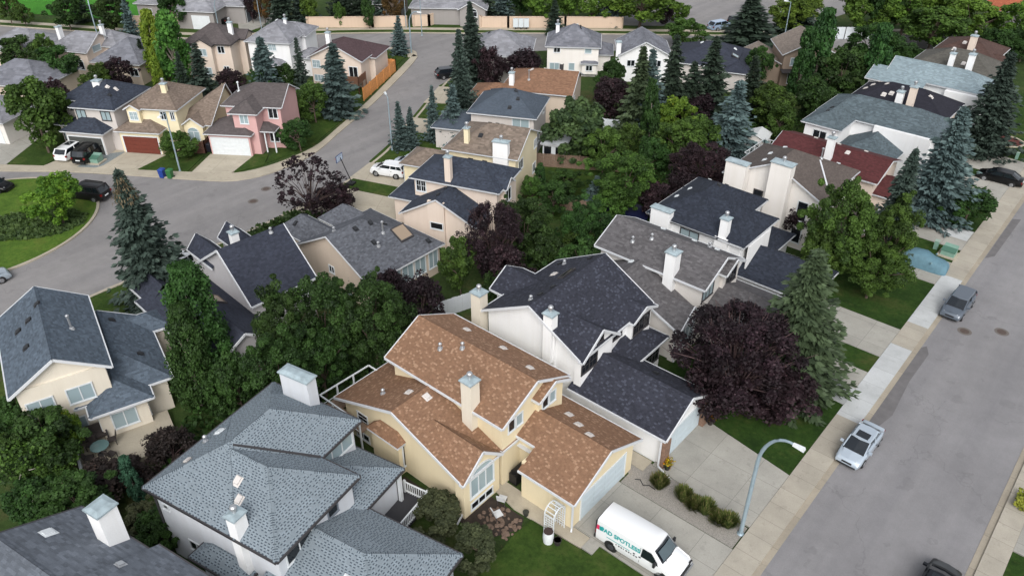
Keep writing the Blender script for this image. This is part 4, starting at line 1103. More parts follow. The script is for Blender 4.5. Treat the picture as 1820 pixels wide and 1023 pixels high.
h = House("house", "cream gable ended bungalow with maroon grey roof beside the new orange fence", -94.9, 65.9, 26, W_PEACH, R_d)
up = h.block(0, 8.4, 0, 7.9, 3.9, .5, 'v', 'gable', 'hip'); u2 = h.block(5.0, 9.2, 3.0, 8.4, 3.6, .5, 'u', 'open', 'hip')
h.chimney(.9, 1.5, 4.6, 5.2, 3, 6.0, W_WHITE)
h.win(up, 'S', 1.2, 2.9, 1.1, 1.0, 'blind', 1, bars=1); h.win(up, 'S', 6.8, 2.0, 1.2, 1.8); h.win(up, 'S', 1.4, .9, 1.4, .8, 'blind', 2); h.vents(u2, [(6.5, 4.6)], M_VENTD, .3)
dk = MB().box(5.4, 8.6, -2.2, .3, 1.4, 1.55).build("deck", M_WOOD, h.t)
rl = MB()
for p0, p1 in (((5.4, -2.2), (8.6, -2.2)), ((8.6, -2.2), (8.6, .3)), ((5.4, -2.2), (5.4, .3))):
    rl.bar((*p0, 2.0), (*p1, 2.0), .05, .9)
    for k in range(3):
        x = p0[0] + (p1[0] - p0[0]) * k / 2; y = p0[1] + (p1[1] - p0[1]) * k / 2; rl.box(x - .06, x + .06, y - .06, y + .06, 0, 2.5)
rl.build("railing", plain("brown rail", (112, 80, 62), .8), dk)
h.done()

h = House("house", "white house with pale weathered shake hip roof above the pink house", -103.8, 61.9, 31, W_WHITE, R_W)
up = h.block(0, 7.0, 0, 8.2, 5.3, .55, 'v', 'hip', 'hip'); u2 = h.block(3.5, 7.6, 4.4, 9.4, 5.1, .5, 'u', 'open', 'hip'); lo = h.block(2.8, 5.8, -1.7, 1, 2.5, .5, 'u', 'hip', 'hip', wall=False)
h.vents(up, [(3.4, 4.4)], M_WHITE, .3); h.win(up, 'S', 4.0, 4.5, 1.1, .8, 'blind', 1, bars=1); h.win(up, 'E', 3.2, 4.4, .5, 1.2); h.chimney(4.3, 4.7, 4.6, 5.0, 6, 7.3, W_WHITE)
ga = h.block(6.4, 10.6, 1.6, 6.2, 2.7, .4, 'v', 'hip', 'hip')
h.done()

h = House("house", "pale peach two storey house with dark edged warm grey hip roof and leaning white chimney", -109.8, 55.6, 34, W_PEACH, R_f, fas=M_DARKTRIM)
up = h.block(0, 7.4, 0, 6.6, 5.3, .6, 'u', 'hip', 'hip'); fg = h.block(1.6, 4.8, -.7, 4, 5.2, .6, 'v', 'gable', 'open', ov=.2); rg = h.block(4.5, 8.2, 3.0, 6.4, 5.2, .55, 'u', 'open', 'gable', ov=.2)
lo = h.block(-3.6, 1.0, 1.4, 6.0, 2.8, .5, 'v', 'hip', 'hip')
h.chimney(6.0, 6.6, 2.8, 3.3, 5, 7.5, W_WHITE)
h.win(fg, 'S', 3.2, 4.2, 1.1, .9, 'blind', 1); h.win(up, 'S', 5.6, 4.4, .9, .9); h.win(up, 'S', .8, 4.4, .8, .9, 'blind'); h.win(fg, 'S', 3.3, 1.4, 1.4, 1.2, 'blind', 1); h.win(up, 'S', 5.9, 1.7, .7, .6)
h.done()

h = House("house", "long peach house with pale weathered roof at the edge of the playing field", -128.2, 43.9, 25, W_PEACH, R_W)
up = h.block(.2, 7.4, 0, 6.6, 3.5, .6, 'u', 'hip', 'gable'); u2 = h.block(3, 9.8, 3.6, 9.0, 3.4, .6, 'u', 'hip', 'hip')
h.chimney(.6, 1.1, 2.6, 3.4, 4, 5.9, W_WHITE, flues=0); h.chimney(6.6, 7.1, 4.6, 5.1, 4, 6.1, W_WHITE)
h.win(up, 'S', 5.6, 1.4, .8, 1.2, 'dark', 0, arch=True); h.win(up, 'E', 2.6, 3.4, 1.6, .8, 'blind', 0)
h.done()

h = House("house", "low house with pale weathered hip roof at the far left edge", -133.5, 40.0, 25, W_PEACH, R_W)
up = h.block(-2.5, 7.6, -1.6, 6.6, 3.6, .55, 'u', 'hip', 'hip'); h.win(up, 'S', 3, 2, 1.2, 1.0)
h.done()
h = House("house", "house with grey shake hip roof behind the purple tree and left of the tall poplars", -118.8, 46.2, 30, W_BEIGE, R_V)
up = h.block(0, 7.8, -.2, 8.6, 3.1, .55, 'u', 'hip', 'hip'); h.win(up, 'S', 6.4, 1.8, 1.2, 1.0); h.win(up, 'S', 2.4, 1.8, 1.2, 1.0)
h.done()
h = House("house", "house with weathered grey shake roof behind the tall ash at the left edge", -121.5, 32.5, 28, W_BEIGE, R_V)
up = h.block(-1, 9.6, -.6, 8.0, 3.2, .5, 'u', 'hip', 'hip'); h.win(up, 'S', 5.2, 2, 1.2, 1.0)
h.done()
h = House("house", "pale house front with wide white garage door at the far left edge of the cul-de-sac", -112.0, 25.5, 28, W_OFF, R_W)
up = h.block(-2, 8.0, -.6, 7.0, 3.0, .5, 'u', 'hip', 'hip'); h.garage(up, 'S', 4.6, 4.6, 2.2, M_WHITE)
h.done()
# big house beyond the collector road
h = House("house", "big grey house with a sprawling shake roof and triple garage at the top left", -141.5, 63.5, 32, W_DKGREY, R_W)
up = h.block(0, 12, 2, 11, 3.4, .55, 'u', 'hip', 'hip'); u2 = h.block(9, 16, -.5, 7.5, 3.2, .5, 'u', 'open', 'hip'); u3 = h.block(13.5, 19.5, 4.0, 12, 3.1, .5, 'v', 'hip', 'hip')
h.garage(u2, 'S', 13.2, 3.0, 2.2, M_WHITE); h.garage(u3, 'E', 6.0, 2.3, 2.1, plain("slate garage door", (88, 92, 100), .6)); h.garage(u3, 'E', 9.4, 2.3, 2.1, plain("slate grey garage door", (88, 92, 100), .6))
h.win(up, 'S', 2.4, 1.8, 1.2, 1.2); h.chimney(5, 5.8, 6, 6.7, 4, 7.4, W_DKGREY)
h.done()
h = House("house", "grey bungalow with an arched window looking over the sound wall", -104.2, 95.2, 37, W_DKGREY, R_W)
up = h.block(-1, 12.5, 1.0, 11, 3.0, .5, 'u', 'hip', 'hip'); g1 = h.block(7.6, 12.6, .2, 7, 3.0, .55, 'v', 'gable', 'open', ov=.3)
h.win(g1, 'S', 10.2, 2.2, 1.3, .8, 'dark', 0, arch=True); h.chimney(9.4, 10.0, 4.6, 5.2, 4, 6.9, W_WHITE)
h.done()
h = House("house", "grey shake roofed house between the trees left of the rust coloured tree", -113.0, 91.0, 37, W_DKGREY, R_W)
up = h.block(-2, 7, 1, 9, 3.0, .5, 'u', 'hip', 'hip'); h.win(up, 'S', 3, 1.7, 1.2, 1.0)
h.done()
h = House("house", "pale house half hidden by the bright trees left of the far cul-de-sac", -88.5, 121.5, 38, W_WHITEW, R_V)
up = h.block(0, 9, 1, 9, 3.0, .5, 'u', 'hip', 'hip'); h.win(up, 'S', 3, 1.7, 1.6, 1.2, 'blind'); h.win(up, 'S', 6.4, 1.7, 1.2, 1.2)
h.done()

# ------------------------------------------------------------------ trees
def leaf_mesh(name, cen, dx, dy, tint, mat_):
    """quads centred on cen, spanned by dx and dy, one tint per leaf clump"""
    n = len(cen)
    V = np.empty((n, 4, 3), np.float32)
    V[:, 0] = cen - dx - dy * .55; V[:, 1] = cen + dx * .25 - dy; V[:, 2] = cen + dx + dy * .35; V[:, 3] = cen - dx * .3 + dy
    me = bpy.data.meshes.new(name)
    me.vertices.add(n * 4); me.vertices.foreach_set("co", V.ravel())
    me.loops.add(n * 4); me.loops.foreach_set("vertex_index", np.arange(n * 4, dtype=np.int32))
    me.polygons.add(n); me.polygons.foreach_set("loop_start", np.arange(0, n * 4, 4, dtype=np.int32))
    at = me.attributes.new("tint", 'FLOAT', 'FACE'); at.data.foreach_set("value", tint.astype(np.float32))
    me.materials.append(mat_); me.update(calc_edges=True)
    return me

def unit(a): return a / np.maximum(np.linalg.norm(a, axis=-1, keepdims=True), 1e-6)

def deciduous(seed, nclump, nleaf, leaf, z0=.16, shape='round', clump=.27, up=.25, core=.0):
    """crown of unit radius and unit height: clumps spread through an uneven envelope"""
    g = np.random.default_rng(seed)
    lob = g.normal(size=(7, 3)); lob = unit(lob); la = g.uniform(.05, .5, 7)
    C = []; T = []; RR = []
    while len(C) < nclump:
        d = unit(g.normal(size=3)); r = g.uniform(.35, 1.0) ** .5
        env = .68 + sum(a * max(0, d @ l) ** 3 for a, l in zip(la, lob)) - .12 * g.random()
        out = g.random() < .16
        p = d * r * env if not out else d * env * g.uniform(1.02, 1.2)
        if shape == 'round':
            x, y = p[0], p[1]; z = .5 + p[2] * .5
            if p[2] < 0: k = 1 - .25 * p[2] ** 2; x *= k; y *= k
        elif shape == 'column':
            z = g.random() ** .9; w = (min(1, z * 5 + .35) * (1 - z ** 2.6) ** .6) * (.8 + .25 * g.random())
            a = g.uniform(0, 6.283); q = g.uniform(.3, 1) ** .5; x, y = math.cos(a) * w * q * .85, math.sin(a) * w * q * .85
        elif shape == 'vase':
            z = g.random() ** .75; w = (.35 + .75 * min(1, z * 1.9)) * (1 - max(0, z - .55) ** 1.5 * 2.2)
            a = g.uniform(0, 6.283); q = g.uniform(.25, 1) ** .5; x, y = math.cos(a) * w * q, math.sin(a) * w * q
        C.append((x, y, z0 + (1 - z0) * min(max(z, 0), 1))); RR.append(clump * (g.uniform(.35, .6) if out else g.uniform(.6, 1.25))); T.append(g.beta(1.3, 1.3))
    C = np.array(C); RR = np.array(RR); T = np.array(T)
    k = g.integers(0, nclump, nleaf)
    d = unit(g.normal(size=(nleaf, 3)) + np.array([0, 0, up])); rad = g.uniform(.25, 1, nleaf) ** .45
    off = d * rad[:, None] * RR[k][:, None]
    if shape == 'column': off *= np.array([1, 1, .22]) ; off[:, 2] += g.uniform(-.02, .05, nleaf)
    elif shape == 'vase': off *= np.array([.8, .8, .42])
    else: off *= np.array([1, 1, .36])
    P = C[k] + off
    P[:, 2] = np.clip(P[:, 2], z0 * .6, 1.0)
    n = unit(d * .7 + g.normal(size=(nleaf, 3)) * .6 + np.array([0, 0, .45]))
    t = unit(np.cross(n, g.normal(size=(nleaf, 3)))); b = np.cross(n, t)
    s = leaf * g.uniform(.55, 1.25, nleaf)[:, None]
    tint = np.clip(T[k] * .62 + g.uniform(0, .38, nleaf) + g.normal(0, .05, nleaf), 0, 1)
    zf = np.array([1, 1, .36 if shape != 'column' else 1.])
    return P, t * s * zf, b * s * .75 * zf, tint, C

def conifer(seed, layers, nb, steps, leaf, droop=.35, full=1., cone=False):
    g = np.random.default_rng(seed); pw = g.uniform(.62, .95); bare = g.uniform(0, 6.28)
    P = []; X = []; Y = []; T = []; side = (-1, -.6, 0, .6, 1) if layers >= 34 else (-1, 0, 1)
    for L in range(layers):
        h = (L + .5) / layers; z = .03 + .97 * h
        r = (1 - h) ** pw * (.8 + .4 * g.random())
        n = max(4, int(nb * (1 - .45 * h)))
        a0 = g.uniform(0, 6.28)
        for k in range(n):
            a = a0 + 6.283 * k / n + g.normal(0, .18); rr = r * g.uniform(.6, 1.18) * (1 - .18 * max(0, math.cos(a - bare)))
            tb = g.beta(2, 2)
            D = np.array([math.cos(a), math.sin(a), 0]); Sd = np.array([-math.sin(a), math.cos(a), 0])
            dz = -droop * g.uniform(.6, 1.2)
            m = max(2, int(steps * (.35 + .65 * rr)))
            for q in range(m):
                t = (q + g.uniform(.2, .9)) / m
                zz = z + rr * (dz * .32 * t + .26 * droop * t ** 3) * .7
                c = D * rr * t + np.array([0, 0, zz])
                wdt = .17 * (1.15 - t) * (.5 + rr) + .02
                for sgn in side:
                    if g.random() > full: continue
                    cc = c + Sd * wdt * sgn * g.uniform(.4, 1) + np.array([0, 0, g.normal(0, .006)])
                    dirv = unit(D * 1.0 + Sd * sgn * .75 + np.array([0, 0, -.35 * droop - .25 * abs(sgn) + .12]) / 1.0 * np.array([1, 1, .6]))
                    nn = unit(np.cross(dirv, Sd) + g.normal(size=3) * .35)
                    w_ = unit(np.cross(nn, dirv))
                    s = leaf * g.uniform(.7, 1.25)
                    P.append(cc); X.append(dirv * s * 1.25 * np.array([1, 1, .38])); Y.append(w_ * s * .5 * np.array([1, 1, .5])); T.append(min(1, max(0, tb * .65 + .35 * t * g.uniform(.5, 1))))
    for q in range(14):
        z = .965 + .05 * q / 14; a = g.uniform(0, 6.28)
        P.append(np.array([math.cos(a) * .012, math.sin(a) * .012, z])); X.append(np.array([math.cos(a) * .02, math.sin(a) * .02, .018])); Y.append(np.array([-math.sin(a), math.cos(a), 0]) * .012); T.append(.6)
    return np.array(P), np.array(X), np.array(Y), np.array(T)

def bark(name, c): return plain(name, c, .9, noise=(6, .25))
BARK = bark("grey brown bark", (92, 80, 70)); BARKP = bark("pale bark", (150, 142, 130)); BARKD = bark("dark bark", (66, 52, 50))
F = dict(
    ash=foliage("bright green leaves", (30, 50, 20), (90, 120, 50)),
    ash_dark=foliage("deep green leaves", (21, 39, 17), (66, 97, 43)),
    ash_yellow=foliage("yellow green leaves", (48, 80, 24), (112, 140, 46), (168, 160, 54)),
    ash_rust=foliage("rust tinged leaves", (52, 46, 26), (108, 84, 44), (140, 84, 48)),
    shrub_olive=foliage('olive shrub leaves', (44, 52, 34), (98, 104, 72)),
    ash_bright=foliage('fresh green leaves', (42, 68, 24), (112, 144, 56)),
    aspen=foliage('aspen leaves', (22, 41, 18), (68, 99, 45)),
    poplar_dark=foliage('dark poplar leaves', (24, 48, 24), (64, 98, 46)),
    poplar=foliage("poplar leaves", (38, 70, 28), (92, 134, 56)),
    poplar_yellow=foliage("golden poplar leaves", (74, 104, 26), (136, 156, 54)),
    plum=foliage("purple leaves", (15, 10, 13), (46, 31, 37), (78, 58, 65), .12),
    plum_dark=foliage("bronze leaves", (22, 18, 18), (52, 43, 40), (72, 54, 48), .12),
    spruce_green=foliage("green spruce needles", (26, 38, 34), (74, 90, 80), None, .05),
    spruce_blue=foliage("blue spruce needles", (38, 54, 54), (100, 120, 118), None, .05),
    spruce_olive=foliage("olive spruce needles", (32, 44, 30), (84, 100, 70), None, .05),
    spruce_dark=foliage("dark spruce needles", (22, 33, 28), (60, 76, 60), None, .05),
    pine=foliage("pine needles", (34, 56, 34), (82, 108, 62), None, .05),
    cypress=foliage("cypress leaves", (32, 62, 48), (70, 112, 88), None, .05),
)
BARKP2 = bark('plum bark', (86, 67, 68))
CONE = foliage('brown spruce cones', (58, 50, 36), (112, 99, 76), None, .05)
PROTO = {}
def limbs(C, seed, trunk_r, zsplit=.3, n=9, z0=0., twigs=0):
    """tapered trunk with limbs reaching towards clump centres (unit radius, unit height)"""
    g = random.Random(seed); b = MB()
    top = .62
    b.tube([(0, 0, -.02), (.01, 0, zsplit * .5), (0, .012, zsplit), (.02, .0, top)], [trunk_r * 1.25, trunk_r, trunk_r * .85, trunk_r * .25], 7)
    idx = list(range(len(C))); g.shuffle(idx)
    for i in idx[:n]:
        c = C[i]; s = zsplit * g.uniform(.8, 1.6)
        s = min(s, c[2] * .85)
        mid = (c[0] * .45, c[1] * .45, s + (c[2] - s) * .6)
        b.tube([(0, 0, s), mid, tuple(c)], [trunk_r * .5, trunk_r * .32, trunk_r * .1], 5)
    for i in range(twigs):
        c = Vector(C[g.randrange(len(C))]); st = c * g.uniform(.45, .7); st.z = c.z * g.uniform(.6, .9)
        e = Vector((c.x * g.uniform(1.0, 1.25), c.y * g.uniform(1.0, 1.25), min(1.04, c.z + g.uniform(.02, .12))))
        m = (st + e) / 2 + Vector((g.uniform(-.06, .06), g.uniform(-.06, .06), .01))
        b.tube([st, m, e], [.009, .006, .002], 4, cap=False)
    return b
def make_proto(kind, variant):
    key = (kind, variant)
    if key in PROTO: return PROTO[key]
    base = 100 + variant * 17
    if kind.startswith('spruce'):
        big = variant >= 10
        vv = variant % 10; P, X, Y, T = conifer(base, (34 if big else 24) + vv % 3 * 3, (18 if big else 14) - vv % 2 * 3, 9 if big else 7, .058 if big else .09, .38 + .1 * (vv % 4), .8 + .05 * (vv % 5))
        tb = MB().tube([(0, 0, -.02), (0, 0, .5), (0, 0, .99)], [.07, .045, .006], 7); bk = BARK
        if big:
            g = np.random.default_rng(5)
    elif kind in ('poplar', 'poplar_yellow', 'poplar_dark', 'cypress', 'aspen'):
        big = kind == 'aspen'
        P, X, Y, T, C = deciduous(base, 150 if big else 100, 24000 if big else 8000, .045 if big else .085, .04, 'column', .26); X *= np.array([1, 1, .28]); Y *= np.array([1, 1, .28])
        tb = limbs(C, base, .07, .2, 6); bk = BARKP
    elif kind == 'plum' or kind == 'plum_dark':
        big = variant >= 10
        P, X, Y, T, C = deciduous(base, 150 if big else 90, 26000 if big else 8000, .028 if big else .052, .12, 'vase' if big else 'round', .2 if big else .26, .5)
        tb = limbs(C * 1.03, base, .035, .2, 60 if big else 10, twigs=130 if big else 25); bk = BARKP2
    elif kind == 'plum_sparse':
        P, X, Y, T, C = deciduous(base, 130, 3000, .045, .1, 'vase', .15, .9); tb = limbs(C, base, .03, .2, 40); bk = BARKD
    elif kind == 'pine':
        P, X, Y, T, C = deciduous(base, 80, 9000, .06, .1, 'round', .24); P[:, :2] *= (1.15 - .55 * P[:, 2:3]); tb = limbs(C, base, .04, .3, 8); bk = BARK
    else:
        big = variant >= 10
        P, X, Y, T, C = deciduous(base, 120 if big else 70, 30000 if big else 10000, .028 if big else .052, .14, 'round', .17 if big else .22)
        tb = limbs(C, base, .04, .25, 12 if big else 8); bk = BARK
    mk = 'plum' if kind == 'plum_sparse' else kind
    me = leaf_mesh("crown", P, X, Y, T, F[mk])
    t = tb.build("trunk", bk, None, 60); tm = t.data; bpy.data.objects.remove(t)
    PROTO[key] = (me, tm); return PROTO[key]
KINDN = dict(shrub='bush', aspen='aspen_tree', spruce='spruce_tree', poplar='poplar_tree', cypress='cypress_tree', plum='plum_tree', pine='pine_tree', ash='leafy_tree')
GRP = dict(ash_bright='bright green trees', shrub_olive='olive bushes', aspen='tall aspens', poplar_dark='columnar poplars', ash='green leafy trees', ash_dark='dark green leafy trees', ash_yellow='yellow green trees', ash_rust='rust tinged trees', poplar='columnar poplars', poplar_yellow='yellow green columnar poplars', plum='purple leaved trees', plum_dark='bronze leaved shrubs', plum_sparse='purple leaved trees', spruce_green='green spruces', spruce_blue='blue spruces', spruce_olive='olive spruces', spruce_dark='dark spruces', pine='pines', cypress='cypresses')
rng = random.Random(11)
def tree(kind, x, y, h, r, label):
    stem = kind.split('_')[0]
    bigk = (r > 2.4 and y < 75 and x > -72 and h > 5) or h > 11.5
    var = rng.randrange(5 if stem == 'spruce' else 3) + (10 if bigk and stem in ('spruce', 'ash', 'plum') and kind != 'plum_sparse' else 0)
    me, tm = make_proto(kind, var)
    nm = KINDN[stem]; cat = "tree"
    if h < 3.9 or 'bush' in label or 'shrub' in label:
        if stem in ('ash', 'plum', 'shrub'): nm = 'bush'; cat = 'bush'
    t = thing(nm, label, cat, (x, y, 0), rng.uniform(0, 6.28), GRP[kind])
    t.rotation_euler.x = R(rng.uniform(-2, 2)); t.rotation_euler.y = R(rng.uniform(-2, 2))
    c = bpy.data.objects.new("crown", me); COL.objects.link(c); c.parent = t; k = (1.2 if bigk else 1.42) if stem == 'spruce' else 1.04; c.scale = (r * k, r * k, h)
    k = bpy.data.objects.new("trunk", tm); COL.objects.link(k); k.parent = t; k.scale = (r, r, h)
    if 'cones' in label:
        g = np.random.default_rng(2); n = 620; z = .82 + .18 * g.random(n); a = g.uniform(0, 6.283, n); q = np.clip(1.03 - z, .012, 1) ** .85 * r * 1.35 * g.uniform(.3, 1.05, n)
        P = np.c_[np.cos(a) * q, np.sin(a) * q, z * h - .25 * g.random(n)]
        X = np.c_[np.cos(a) * .05, np.sin(a) * .05, -.13 * np.ones(n)] * g.uniform(.7, 1.4, n)[:, None]; Y = np.c_[-np.sin(a), np.cos(a), np.zeros(n)] * .05
        o = bpy.data.objects.new("cones", leaf_mesh("cones", P, X, Y, g.random(n), CONE)); COL.objects.link(o); o.parent = t
    return t

